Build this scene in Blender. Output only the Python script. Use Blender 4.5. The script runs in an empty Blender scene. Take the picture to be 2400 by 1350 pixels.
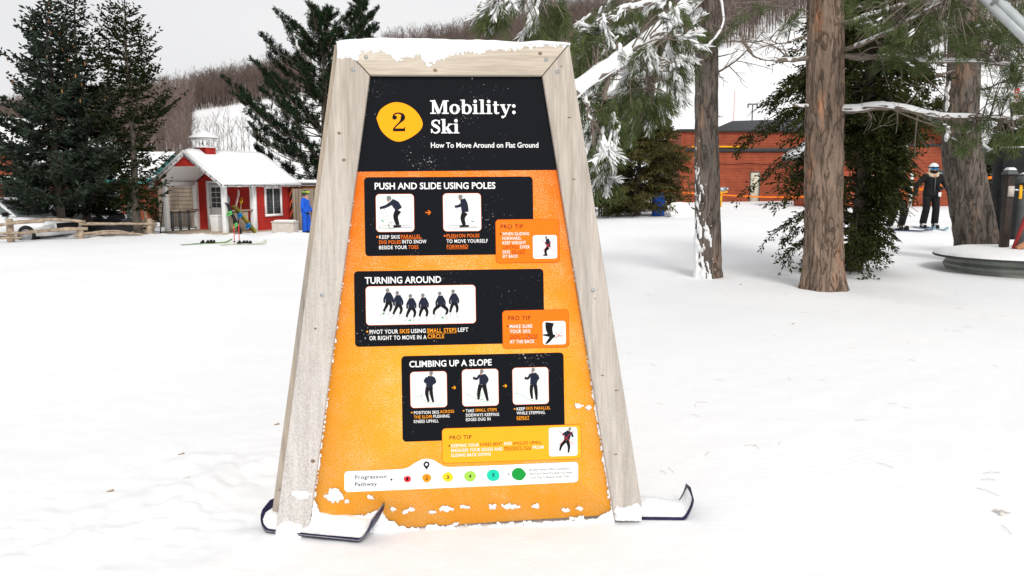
import bpy, bmesh, math, random
import numpy as np
from mathutils import Vector, Matrix
from math import radians, sin, cos, pi

# ------------------------------------------------------------------ camera, sky, sun, exposure
scene = bpy.context.scene
COL = scene.collection
FPX, CXP, CYP = 1813.0, 1200.0, 675.0          # focal length and centre in photograph pixels
PITCH = radians(7.7)
CAM = Vector((0.0, 0.0, 1.5))
cam_d = bpy.data.cameras.new("camera")
cam = bpy.data.objects.new("camera", cam_d); COL.objects.link(cam)
cam_d.sensor_width = 36.0
cam_d.lens = 36.0 * FPX / 2400.0
cam_d.clip_start = 0.05; cam_d.clip_end = 4000.0
cam.location = CAM
cam.rotation_euler = (pi/2 - PITCH, 0, 0)
scene.camera = cam

SUN_EL, SUN_AZ = radians(40), radians(168)      # azimuth measured clockwise from +Y: behind the camera
world = bpy.data.worlds.new("World"); scene.world = world
world.use_nodes = True
wn = world.node_tree; wn.nodes.clear()
w_out = wn.nodes.new("ShaderNodeOutputWorld")
w_bg = wn.nodes.new("ShaderNodeBackground")
w_sky = wn.nodes.new("ShaderNodeTexSky"); w_sky.sky_type = 'NISHITA'; w_sky.sun_disc = False
w_sky.sun_elevation = SUN_EL; w_sky.sun_rotation = SUN_AZ
w_sky.dust_density = 4.0; w_sky.air_density = 1.0
w_hsv = wn.nodes.new("ShaderNodeHueSaturation"); w_hsv.inputs['Saturation'].default_value = 0.12
w_co = wn.nodes.new("ShaderNodeTexCoord")
w_map = wn.nodes.new("ShaderNodeMapping"); w_map.inputs['Scale'].default_value = (1.0, 1.0, 3.0)
w_noi = wn.nodes.new("ShaderNodeTexNoise"); w_noi.inputs['Scale'].default_value = 1.6
w_noi.inputs['Detail'].default_value = 5.0; w_noi.inputs['Roughness'].default_value = 0.5
w_rmp = wn.nodes.new("ShaderNodeValToRGB")
w_rmp.color_ramp.elements[0].position = 0.30; w_rmp.color_ramp.elements[0].color = (8.6, 8.65, 8.85, 1)
w_rmp.color_ramp.elements[1].position = 0.70; w_rmp.color_ramp.elements[1].color = (10.0, 10.0, 10.1, 1)
w_mix = wn.nodes.new("ShaderNodeMixRGB"); w_mix.inputs[0].default_value = 0.85
wn.links.new(w_co.outputs['Generated'], w_map.inputs['Vector'])
wn.links.new(w_map.outputs['Vector'], w_noi.inputs['Vector'])
wn.links.new(w_noi.outputs['Fac'], w_rmp.inputs['Fac'])
wn.links.new(w_sky.outputs['Color'], w_hsv.inputs['Color'])
wn.links.new(w_hsv.outputs['Color'], w_mix.inputs[1])
wn.links.new(w_rmp.outputs['Color'], w_mix.inputs[2])
wn.links.new(w_mix.outputs['Color'], w_bg.inputs['Color'])
w_bg.inputs['Strength'].default_value = 0.0735
wn.links.new(w_bg.outputs['Background'], w_out.inputs['Surface'])

sun_d = bpy.data.lights.new("sun", 'SUN'); sun_d.energy = 1.5; sun_d.angle = radians(18)
sun_d.color = (1.0, 0.965, 0.92)
sun = bpy.data.objects.new("sun", sun_d); COL.objects.link(sun)
_sd = Vector((sin(SUN_AZ)*cos(SUN_EL), cos(SUN_AZ)*cos(SUN_EL), sin(SUN_EL)))
sun.rotation_euler = _sd.to_track_quat('Z', 'Y').to_euler()
sun.location = (0, -10, 30)

vs = scene.view_settings
vs.view_transform = 'Standard'; vs.look = 'None'; vs.exposure = 0.4; vs.gamma = 1.0
vs.use_curve_mapping = False
scene.render.film_transparent = False
try:
    scene.cycles.use_denoising = True
    scene.cycles.max_bounces = 6; scene.cycles.diffuse_bounces = 3; scene.cycles.transparent_max_bounces = 6
except Exception: pass

# ------------------------------------------------------------------ pixel <-> world helpers (design time only)
FWD = Vector((0, cos(PITCH), -sin(PITCH))); UPV = Vector((0, sin(PITCH), cos(PITCH))); RGT = Vector((1, 0, 0))
def ray(px, py):
    return RGT*((px-CXP)/FPX) + UPV*(-(py-CYP)/FPX) + FWD
def at(px, py, Y):
    r = ray(px, py); return CAM + r*(Y/r.y)
def proj(P):
    d = P - CAM; z = d.dot(FWD)
    return (CXP + FPX*d.dot(RGT)/z, CYP - FPX*d.dot(UPV)/z)

# ------------------------------------------------------------------ numpy noise
def _hash(ix, iy, s):
    n = (ix*374761393 + iy*668265263 + s*974634777) & 0x7fffffff
    n = ((n ^ (n >> 13))*1274126177) & 0x7fffffff
    return ((n ^ (n >> 16)) & 0xffff)/65535.0
def vnoise(x, y, s=0):
    x = np.asarray(x, float); y = np.asarray(y, float)
    ix = np.floor(x).astype(np.int64); iy = np.floor(y).astype(np.int64)
    fx = x-ix; fy = y-iy
    fx = fx*fx*fx*(fx*(fx*6-15)+10); fy = fy*fy*fy*(fy*(fy*6-15)+10)
    a = _hash(ix, iy, s); b = _hash(ix+1, iy, s); c = _hash(ix, iy+1, s); d = _hash(ix+1, iy+1, s)
    return (a*(1-fx)+b*fx)*(1-fy) + (c*(1-fx)+d*fx)*fy - 0.5
def fbm(x, y, o=4, s=0, g=0.5):
    t = 0; a = 1.0; f = 1.0
    for k in range(o):
        t = t + a*vnoise(np.asarray(x)*f+k*17.3, np.asarray(y)*f-k*9.1, s+k); a *= g; f *= 2.03
    return t
def sstep(a, b, x):
    t = np.clip((np.asarray(x, float)-a)/(b-a), 0, 1); return t*t*(3-2*t)

# ------------------------------------------------------------------ terrain height
_T = np.array([-3, -1, -.65, -.27, 0, .15, .54, 1, 3.0])
_S = np.array([-.018, -.018, -.018, -.016, -.003, .010, .0148, .015, .015])
_sk_px = np.array([-1500, -600, 0, 200, 400, 640, 920, 1100, 1300, 1500, 1800, 2400, 3200])
_sk_py = np.array([330, 300, 285, 252, 215, 172, 105, 88, 40, -25, -110, -230, -300])
_sk_t = (_sk_px-CXP)/FPX/cos(PITCH)
_sk_e = np.array([ (lambda r: r.z/math.hypot(r.x, r.y))(ray(a, b)) for a, b in zip(_sk_px, _sk_py)])
R_RIDGE = 300.0
def terrain(x, y, fine=True):
    x = np.asarray(x, float); y = np.asarray(y, float)
    r = np.hypot(x, y); t = np.where(y > 0.05, x/np.maximum(y, 0.05), np.sign(x)*3.0)
    t = np.clip(t, -3, 3)
    sl = (np.interp(t-.06, _T, _S)+np.interp(t, _T, _S)*2+np.interp(t+.06, _T, _S))/4
    z = sl*np.minimum(np.sqrt((np.maximum(y, 0))**2+.01), 70)*sstep(1.5, 8, r)
    e = np.interp(t, _sk_t, _sk_e); e = np.where(y < 0, .06, e)
    H = np.maximum(e*R_RIDGE - 3.0, 2)
    u = np.clip((r-62)/(R_RIDGE-62), 0, 1)
    z = z + H*(0.30*u+0.70*u**1.7)*sstep(60, 90, r) + 2.2*fbm(x/60, y/60, 3, 5)*sstep(80, 200, r)
    if fine:
        near = 1-sstep(25, 60, r)
        z = z + near*(0.04*fbm(x/3.1, y/3.1, 3, 11) + 0.006*fbm(x/.55, y/.55, 3, 21))
        rough = sstep(-.5, .1, fbm(x/1.7, y/1.7, 2, 31))*near
        z = z + rough*0.004*fbm(x/.11, y/.11, 2, 41)
        # churned snow beside the sign
        lump = np.exp(-(((x+1.42)/.62)**2+((y-3.75)/.75)**2)) + .7*np.exp(-(((x+2.3)/.7)**2+((y-3.2)/.45)**2))
        f = fbm(x/.26, y/.26, 4, 51)
        z = z + lump*(0.05*np.maximum(f, -.15)+0.035*np.abs(vnoise(x/.09, y/.09, 61)))
        # small bank pushed up in front of the hut and fence
        bank = np.exp(-((y-(28.6-.06*(x+15)))/.9)**2)*sstep(-22, -17, x)*(1-sstep(-7.5, -6.2, x))
        z = z + bank*(.10+.22*np.maximum(fbm(x/.5, y/.5, 3, 71), -.2))
    return z
def gz(x, y, fine=True):
    return float(terrain(np.array([x]), np.array([y]), fine)[0])
_GY = np.geomspace(1.5, 260, 900)
def G(px, py):
    r = ray(px, py); Xs = CAM.x+r.x/r.y*_GY; Zs = CAM.z+r.z/r.y*_GY
    k = np.nonzero(Zs <= terrain(Xs, _GY, False))[0]
    Y = _GY[k[0]] if len(k) else 200.0
    x = float(CAM.x+r.x/r.y*Y)
    return Vector((x, float(Y), gz(x, float(Y))))

# ------------------------------------------------------------------ object helpers
def tag(o, label=None, cat=None, group=None, kind=None):
    if label: o["label"] = label
    if cat: o["category"] = cat
    if group: o["group"] = group
    if kind: o["kind"] = kind
    return o
def thing(name, label, cat, loc=(0, 0, 0), rotz=0.0, group=None):
    o = bpy.data.objects.new(name, None); COL.objects.link(o)
    o.empty_display_size = .1
    o.location = loc; o.rotation_euler = (0, 0, rotz)
    return tag(o, label, cat, group)
def link(name, me, mat=None, parent=None, smooth=False):
    o = bpy.data.objects.new(name, me); COL.objects.link(o)
    if mat is not None and not me.materials:
        me.materials.append(mat)
    if parent is not None: o.parent = parent
    if smooth:
        me.polygons.foreach_set("use_smooth", np.ones(len(me.polygons), bool))
    return o
class MB:
    """collects vertices and quads / triangles, builds one mesh"""
    def __init__(s): s.v = []; s.q = []; s.t = []; s.n = 0
    def add(s, v, quads=None, tris=None):
        v = np.asarray(v, float).reshape(-1, 3)
        if quads is not None and len(quads): s.q.append(np.asarray(quads, np.int64).reshape(-1, 4)+s.n)
        if tris is not None and len(tris): s.t.append(np.asarray(tris, np.int64).reshape(-1, 3)+s.n)
        s.v.append(v); s.n += len(v); return s
    def box(s, c, d, rot=None, taper=None):
        x, y, z = [k/2 for k in d]
        v = np.array([(-x,-y,-z),(x,-y,-z),(x,y,-z),(-x,y,-z),(-x,-y,z),(x,-y,z),(x,y,z),(-x,y,z)])
        if taper: v[4:, :2] *= taper
        if rot is not None: v = v @ np.array(rot.to_3x3() if hasattr(rot, 'to_3x3') else rot).T
        return s.add(v+np.array(c), [(0,3,2,1),(4,5,6,7),(0,1,5,4),(1,2,6,5),(2,3,7,6),(3,0,4,7)])
    def bx(s, a, b):
        a = np.array(a, float); b = np.array(b, float)
        return s.box((a+b)/2, np.abs(b-a))
    def tube(s, pts, rad, sides=8, caps=True):
        pts = np.asarray(pts, float); n = len(pts)
        rad = np.ones(n)*rad if np.isscalar(rad) else np.asarray(rad, float)
        tan = np.gradient(pts, axis=0); tan /= np.linalg.norm(tan, axis=1)[:, None]+1e-12
        ref = np.array([0, 0, 1.0]) if abs(tan[:, 2]).mean() < .9 else np.array([1.0, 0, 0])
        a = np.cross(tan, ref); a /= np.linalg.norm(a, axis=1)[:, None]+1e-12
        b = np.cross(tan, a)
        th = np.arange(sides)*2*pi/sides
        v = pts[:, None, :] + rad[:, None, None]*(np.cos(th)[None, :, None]*a[:, None, :]+np.sin(th)[None, :, None]*b[:, None, :])
        i = np.arange(n-1)[:, None]*sides; j = np.arange(sides)[None, :]; j2 = (j+1) % sides
        q = np.stack([i+j, i+j2, i+sides+j2, i+sides+j], -1).reshape(-1, 4)
        tr = []
        vv = v.reshape(-1, 3)
        if caps:
            c0 = len(vv); vv = np.vstack([vv, pts[0], pts[-1]])
            jj = np.arange(sides)
            tr = np.vstack([np.stack([np.full(sides, c0), (jj+1) % sides, jj], -1),
                            np.stack([np.full(sides, c0+1), (n-1)*sides+jj, (n-1)*sides+(jj+1) % sides], -1)])
        return s.add(vv, q, tr)
    def ell(s, c, r, rot=None, u=12, w=8):
        th = np.linspace(0, pi, w+1); ph = np.arange(u)*2*pi/u
        v = np.stack([np.sin(th)[:, None]*np.cos(ph)[None], np.sin(th)[:, None]*np.sin(ph)[None], np.cos(th)[:, None]*np.ones(u)[None]], -1)
        v = (v*np.array(r)).reshape(-1, 3)
        if rot is not None: v = v @ np.array(rot.to_3x3()).T
        i = np.arange(w)[:, None]*u; j = np.arange(u)[None]; j2 = (j+1) % u
        q = np.stack([i+j, i+u+j, i+u+j2, i+j2], -1).reshape(-1, 4)
        return s.add(v+np.array(c), q)
    def prism(s, poly, z0, z1, axis=2):
        """convex-ish polygon (list of 2d points) extruded; axis = extrusion axis"""
        p = np.asarray(poly, float); n = len(p)
        def mk(z):
            o = np.insert(p, axis, z, axis=1); return o
        v = np.vstack([mk(z0), mk(z1)])
        q = [(i, (i+1) % n, n+(i+1) % n, n+i) for i in range(n)]
        c = np.vstack([v, v[:n].mean(0), v[n:].mean(0)])
        t = [(2*n, (i+1) % n, i) for i in range(n)] + [(2*n+1, n+i, n+(i+1) % n) for i in range(n)]
        return s.add(c, q, t)
    def mesh(s, name):
        me = bpy.data.meshes.new(name)
        v = np.vstack(s.v) if s.v else np.zeros((0, 3))
        q = np.vstack(s.q) if s.q else np.zeros((0, 4), np.int64)
        t = np.vstack(s.t) if s.t else np.zeros((0, 3), np.int64)
        me.vertices.add(len(v)); me.vertices.foreach_set("co", v.astype(np.float32).ravel())
        nl = len(q)*4+len(t)*3
        me.loops.add(nl); me.loops.foreach_set("vertex_index", np.concatenate([q.ravel(), t.ravel()]).astype(np.int32))
        me.polygons.add(len(q)+len(t))
        st = np.concatenate([np.arange(len(q))*4, len(q)*4+np.arange(len(t))*3]).astype(np.int32)
        me.polygons.foreach_set("loop_start", st)
        me.update(calc_edges=True)
        return me
    def build(s, name, mat=None, parent=None, smooth=False, bevel=0, fixn=True):
        me = s.mesh(name)
        if fixn or bevel:
            bm = bmesh.new(); bm.from_mesh(me)
            if bevel:
                bmesh.ops.remove_doubles(bm, verts=bm.verts, dist=1e-5)
                bmesh.ops.bevel(bm, geom=[e for e in bm.edges if len(e.link_faces) == 2 and e.calc_face_angle(0) > .5], offset=bevel, segments=2, affect='EDGES', profile=.6)
            bmesh.ops.recalc_face_normals(bm, faces=bm.faces)
            bm.to_mesh(me); bm.free()
        return link(name, me, mat, parent, smooth)
def frame_mat(z, up=Vector((0, 0, 1))):
    z = Vector(z).normalized()
    return z.to_track_quat('Z', 'Y').to_matrix()
def crv(pts, n):
    """Catmull-Rom through control points"""
    p = np.asarray([tuple(k) for k in pts], float)
    p = np.vstack([2*p[0]-p[1], p, 2*p[-1]-p[-2]])
    m = len(p)-3; out = []
    for t in np.linspace(0, m-1e-6, n):
        i = int(t); f = t-i; a, b, c, d = p[i:i+4]
        out.append(.5*((2*b)+(-a+c)*f+(2*a-5*b+4*c-d)*f*f+(-a+3*b-3*c+d)*f**3))
    return np.array(out)
def copy_tree(o, parent=None):
    c = o.copy(); COL.objects.link(c); c.parent = parent
    for ch in o.children: copy_tree(ch, c)
    return c

# ------------------------------------------------------------------ materials
def nodes(name):
    m = bpy.data.materials.new(name); m.use_nodes = True
    nt = m.node_tree
    return m, nt, nt.nodes["Principled BSDF"]
def N(nt, t, **kw):
    n = nt.nodes.new(t)
    for k, v in kw.items():
        if k in n.inputs: n.inputs[k].default_value = v
        else: setattr(n, k, v)
    return n
def rgb(*c): return (c[0], c[1], c[2], 1.0)
def ramp(nt, fac, stops, interp='LINEAR'):
    r = N(nt, "ShaderNodeValToRGB"); cr = r.color_ramp; cr.interpolation = interp
    while len(cr.elements) < len(stops): cr.elements.new(.5)
    for e, (p, c) in zip(cr.elements, stops):
        e.position = p; e.color = c if len(c) == 4 else rgb(*c)
    nt.links.new(fac, r.inputs['Fac']); return r
_MC = {}
def mat(name, col, rough=.65, var=.10, scale=6.0, bump=0.0, bscale=None, metal=0.0, island=0.0, spec=None, stretch=(1, 1, 1), trans=0.0):
    if name in _MC: return _MC[name]
    m, nt, b = nodes(name)
    tc = N(nt, "ShaderNodeTexCoord"); mp = N(nt, "ShaderNodeMapping"); mp.inputs['Scale'].default_value = stretch
    nt.links.new(tc.outputs['Object'], mp.inputs['Vector'])
    no = N(nt, "ShaderNodeTexNoise", Scale=scale, Detail=6.0, Roughness=.6); nt.links.new(mp.outputs[0], no.inputs['Vector'])
    lo = tuple(c*(1-var*1.6) for c in col); hi = tuple(min(1, c*(1+var*1.6)) for c in col)
    r = ramp(nt, no.outputs['Fac'], [(.25, lo), (.75, hi)])
    out = r.outputs['Color']
    if island:
        ge = N(nt, "ShaderNodeNewGeometry")
        rr = ramp(nt, ge.outputs['Random Per Island'], [(0, (1-island,)*3), (1, (1+island,)*3)])
        mx = N(nt, "ShaderNodeMixRGB", blend_type='MULTIPLY'); mx.inputs[0].default_value = 1
        nt.links.new(out, mx.inputs[1]); nt.links.new(rr.outputs['Color'], mx.inputs[2]); out = mx.outputs[0]
    nt.links.new(out, b.inputs['Base Color'])
    b.inputs['Roughness'].default_value = rough; b.inputs['Metallic'].default_value = metal
    b.inputs['Specular IOR Level'].default_value = .15 if spec is None else spec
    if trans: b.inputs['Transmission Weight'].default_value = trans
    if bump:
        n2 = N(nt, "ShaderNodeTexNoise", Scale=bscale or scale*4, Detail=5.0); nt.links.new(mp.outputs[0], n2.inputs['Vector'])
        bp = N(nt, "ShaderNodeBump", Strength=min(1, bump), Distance=.02); nt.links.new(n2.outputs['Fac'], bp.inputs['Height'])
        nt.links.new(bp.outputs[0], b.inputs['Normal'])
    _MC[name] = m; return m

def snow_material():
    m, nt, b = nodes("snow")
    tc = N(nt, "ShaderNodeTexCoord")
    n1 = N(nt, "ShaderNodeTexNoise", Scale=.35, Detail=4.0); nt.links.new(tc.outputs['Object'], n1.inputs['Vector'])
    r = ramp(nt, n1.outputs['Fac'], [(.3, (.82, .83, .845)), (.7, (.87, .87, .87))])
    nt.links.new(r.outputs[0], b.inputs['Base Color'])
    b.inputs['Roughness'].default_value = .75; b.inputs['Specular IOR Level'].default_value = .25
    n2 = N(nt, "ShaderNodeTexNoise", Scale=38.0, Detail=6.0, Roughness=.65); nt.links.new(tc.outputs['Object'], n2.inputs['Vector'])
    n3 = N(nt, "ShaderNodeTexNoise", Scale=5.0, Detail=4.0); nt.links.new(tc.outputs['Object'], n3.inputs['Vector'])
    # groomer corduroy: fine parallel ridges that fade in and out
    mp = N(nt, "ShaderNodeMapping"); mp.inputs['Rotation'].default_value = (0, 0, radians(-24))
    nt.links.new(tc.outputs['Object'], mp.inputs['Vector'])
    wv = N(nt, "ShaderNodeTexWave", Scale=6.5, Distortion=.6); wv.inputs['Detail'].default_value = 1; wv.bands_direction = 'Y'
    nt.links.new(mp.outputs[0], wv.inputs['Vector'])
    n4 = N(nt, "ShaderNodeTexNoise", Scale=.28, Detail=2.0); nt.links.new(tc.outputs['Object'], n4.inputs['Vector'])
    rm = ramp(nt, n4.outputs['Fac'], [(.54, (0, 0, 0)), (.64, (.22, .22, .22))])
    mu = N(nt, "ShaderNodeMath", operation='MULTIPLY'); nt.links.new(wv.outputs['Fac'], mu.inputs[0]); nt.links.new(rm.outputs[0], mu.inputs[1])
    a1 = N(nt, "ShaderNodeMath", operation='MULTIPLY_ADD'); a1.inputs[1].default_value = .5; nt.links.new(n2.outputs['Fac'], a1.inputs[0]); nt.links.new(n3.outputs['Fac'], a1.inputs[2])
    a2 = N(nt, "ShaderNodeMath", operation='ADD'); nt.links.new(a1.outputs[0], a2.inputs[0]); nt.links.new(mu.outputs[0], a2.inputs[1])
    bp = N(nt, "ShaderNodeBump", Strength=.25, Distance=.03); nt.links.new(a2.outputs[0], bp.inputs['Height']); nt.links.new(bp.outputs[0], b.inputs['Normal'])
    return m
SNOW = snow_material()
SNOWP = mat("packed_snow", (.85, .855, .86), .8, .03, 20, bump=.5, bscale=60, spec=.2)

# ------------------------------------------------------------------ snow-covered ground, one sheet out past the ridge
def build_ground():
    a_front = np.linspace(-radians(41), radians(41), 400)
    a_back = np.linspace(radians(41), radians(319), 72)[1:-1]
    ang = np.concatenate([a_front, a_back])
    rr = np.concatenate([np.linspace(.02, 1.2, 8), np.geomspace(1.25, 8, 240), np.geomspace(8.1, 60, 150), np.geomspace(61, 1800, 110)])
    A, R = np.meshgrid(ang, rr)
    X = np.sin(A)*R; Y = np.cos(A)*R
    Z = terrain(X, Y)
    na, nr = len(ang), len(rr)
    V = np.stack([X, Y, Z], -1).reshape(-1, 3)
    i = np.arange(nr-1)[:, None]*na; j = np.arange(na)[None]; j2 = (j+1) % na
    q = np.stack([i+j, i+j2, i+na+j2, i+na+j], -1).reshape(-1, 4)
    me = MB().add(V, q[:, ::-1]).mesh("snow_ground")
    o = link("snow_ground", me, SNOW, None, True)
    tag(o, kind="structure")
    return o
ground = build_ground()
rng = np.random.default_rng(7)
random.seed(7)

# ================================================================== THE SIGN
YAW, ROLL = radians(4.6), radians(0.92)
D_SIGN = 3.42
_u = RGT*cos(YAW) - (-FWD)*sin(YAW); _v = UPV.copy(); _n = RGT*sin(YAW) + (-FWD)*cos(YAW)
_q = Matrix.Rotation(ROLL, 3, _n)
SU, SV, SN = (_q @ _u).normalized(), (_q @ _v).normalized(), _n.normalized()
_r0 = ray(1072, 1238); S0 = CAM + _r0*D_SIGN
SM = Matrix(((SU.x, SV.x, SN.x, S0.x), (SU.y, SV.y, SN.y, S0.y), (SU.z, SV.z, SN.z, S0.z), (0, 0, 0, 1)))
def uv(px, py, w=0.0):
    r = ray(px, py); t = ((S0-CAM).dot(SN)+w)/r.dot(SN); p = CAM + r*t - S0
    return np.array([p.dot(SU), p.dot(SV)])
print("sign base z", S0.z, S0.y, [ (SM @ Vector((*uv(a, b), 0))).z for a, b in ((645, 1260), (1500, 1190), (1440, 1210))])

sign = thing("information_sign", "tall tapered wooden sign with black and orange ski lesson panel, standing in the snow", "sign")
sign.matrix_world = SM

def wood_material(name, along='Y', frost=0.0, tint=(1, 1, 1)):
    m, nt, b = nodes(name)
    tc = N(nt, "ShaderNodeTexCoord"); mp = N(nt, "ShaderNodeMapping")
    mp.inputs['Scale'].default_value = (1, .06, 1) if along == 'Y' else (.06, 1, 1)
    nt.links.new(tc.outputs['Object'], mp.inputs['Vector'])
    n1 = N(nt, "ShaderNodeTexNoise", Scale=26.0, Detail=5.0, Roughness=.55, Distortion=.5); nt.links.new(mp.outputs[0], n1.inputs['Vector'])
    n2 = N(nt, "ShaderNodeTexNoise", Scale=140.0, Detail=3.0); nt.links.new(mp.outputs[0], n2.inputs['Vector'])
    n3 = N(nt, "ShaderNodeTexNoise", Scale=9.0, Detail=4.0); nt.links.new(mp.outputs[0], n3.inputs['Vector'])
    a = ramp(nt, n1.outputs['Fac'], [(.28, (.365*tint[0], .318*tint[1], .268*tint[2])), (.5, (.475*tint[0], .425*tint[1], .368*tint[2])), (.72, (.55*tint[0], .50*tint[1], .44*tint[2]))])
    g = ramp(nt, n3.outputs['Fac'], [(.50, (0, 0, 0)), (.72, (.75, .75, .75))])
    mx = N(nt, "ShaderNodeMixRGB"); nt.links.new(g.outputs[0], mx.inputs[0]); nt.links.new(a.outputs[0], mx.inputs[1]); mx.inputs[2].default_value = rgb(.31, .30, .285)
    f = ramp(nt, n2.outputs['Fac'], [(.35, (.86, .85, .84)), (.65, (1.06, 1.05, 1.04))])
    mu = N(nt, "ShaderNodeMixRGB", blend_type='MULTIPLY'); mu.inputs[0].default_value = 1; nt.links.new(mx.outputs[0], mu.inputs[1]); nt.links.new(f.outputs[0], mu.inputs[2])
    out = mu.outputs[0]
    h = n2.outputs['Fac']; bstr = .12
    if frost:
        # rime frozen on the lower two thirds of the board
        sp = N(nt, "ShaderNodeSeparateXYZ"); nt.links.new(tc.outputs['Object'], sp.inputs[0])
        gr = N(nt, "ShaderNodeMapRange"); gr.inputs['From Min'].default_value = .15; gr.inputs['From Max'].default_value = 1.75
        gr.inputs['To Min'].default_value = .62*frost; gr.inputs['To Max'].default_value = 0.0; nt.links.new(sp.outputs['Y'], gr.inputs['Value'])
        nf = N(nt, "ShaderNodeTexNoise", Scale=150.0, Detail=4.0, Roughness=.7); nt.links.new(tc.outputs['Object'], nf.inputs['Vector'])
        rf = ramp(nt, nf.outputs['Fac'], [(.38, (.25, .25, .25)), (.62, (1, 1, 1))])
        mm = N(nt, "ShaderNodeMath", operation='MULTIPLY'); nt.links.new(gr.outputs[0], mm.inputs[0]); nt.links.new(rf.outputs[0], mm.inputs[1])
        m2 = N(nt, "ShaderNodeMixRGB"); nt.links.new(mm.outputs[0], m2.inputs[0]); nt.links.new(out, m2.inputs[1]); m2.inputs[2].default_value = rgb(.84, .84, .85)
        out = m2.outputs[0]; h = nf.outputs['Fac']; bstr = .55
    nt.links.new(out, b.inputs['Base Color'])
    bp = N(nt, "ShaderNodeBump", Strength=bstr, Distance=.006); nt.links.new(h, bp.inputs['Height']); nt.links.new(bp.outputs[0], b.inputs['Normal'])
    b.inputs['Roughness'].default_value = .75; b.inputs['Specular IOR Level'].default_value = .2
    return m
WOOD_V = wood_material("pale_spruce_upright", 'Y', .35)
WOOD_L = wood_material("pale_spruce_frosted", 'Y', 1.0)
WOOD_H = wood_material("pale_spruce_rail", 'X', 0, (1.14, 1.12, 1.06))
WOOD_B = wood_material("spruce_back_frame", 'Y', .2, (.92, .86, .78))

def plank_uv(name, quad, w0, w1, m, parent, bevel=.004):
    """quad of uv points extruded in w"""
    return MB().prism([tuple(k) for k in quad], w0, w1).build(name, m, parent, bevel=bevel)
WF = .024
lq = [uv(793, 99, WF), uv(866.5, 177, WF), uv(722, 1257, WF), uv(643, 1264, WF)]
rq = [uv(1271.5, 178, WF), uv(1334.5, 103, WF), uv(1505, 1187, WF), uv(1440.5, 1214, WF)]
tq = [uv(794.5, 98.5, WF), uv(1334, 101.5, WF), uv(1271, 176.5, WF), uv(867.5, 175.5, WF)]
lb = plank_uv("left_stile", lq, -.02, WF, WOOD_L, sign, .006)
rb = plank_uv("right_stile", rq, -.02, WF-.001, WOOD_V, sign, .006)
tb = plank_uv("top_rail", tq, -.02, WF-.0005, WOOD_H, sign, .005)
# back frame: boards behind the front ones, peeping out on the left
lq2 = [uv(784, 104, -.07), uv(840, 110, -.07), uv(690, 1252, -.07), uv(630.5, 1250, -.07)]
rq2 = [uv(1276, 110, -.07), uv(1331, 108, -.07), uv(1499, 1187, -.07), uv(1440, 1190, -.07)]
plank_uv("back_stile", lq2, -.12, -.07, WOOD_B, sign, .005)
plank_uv("back_stile", rq2, -.12, -.07, WOOD_B, sign, .005)
plank_uv("back_rail", [uv(842, 104, -.07), uv(1275, 108, -.07), uv(1268, 180, -.07), uv(846, 180, -.07)], -.118, -.071, WOOD_B, sign, .005)
plank_uv("back_rail", [uv(706, 1130, -.07), uv(1430, 1100, -.07), uv(1436, 1165, -.07), uv(698, 1205, -.07)], -.118, -.071, WOOD_B, sign, .005)
for a in ((800, 118), (722, 700), (660, 1180), (1325, 118), (1398, 620), (1478, 1150)):      # blocks tying the two frames
    c = uv(*a); MB().box((c[0], c[1], -.0455), (.05, .09, .047)).build("spacer_block", WOOD_B, sign)

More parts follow.
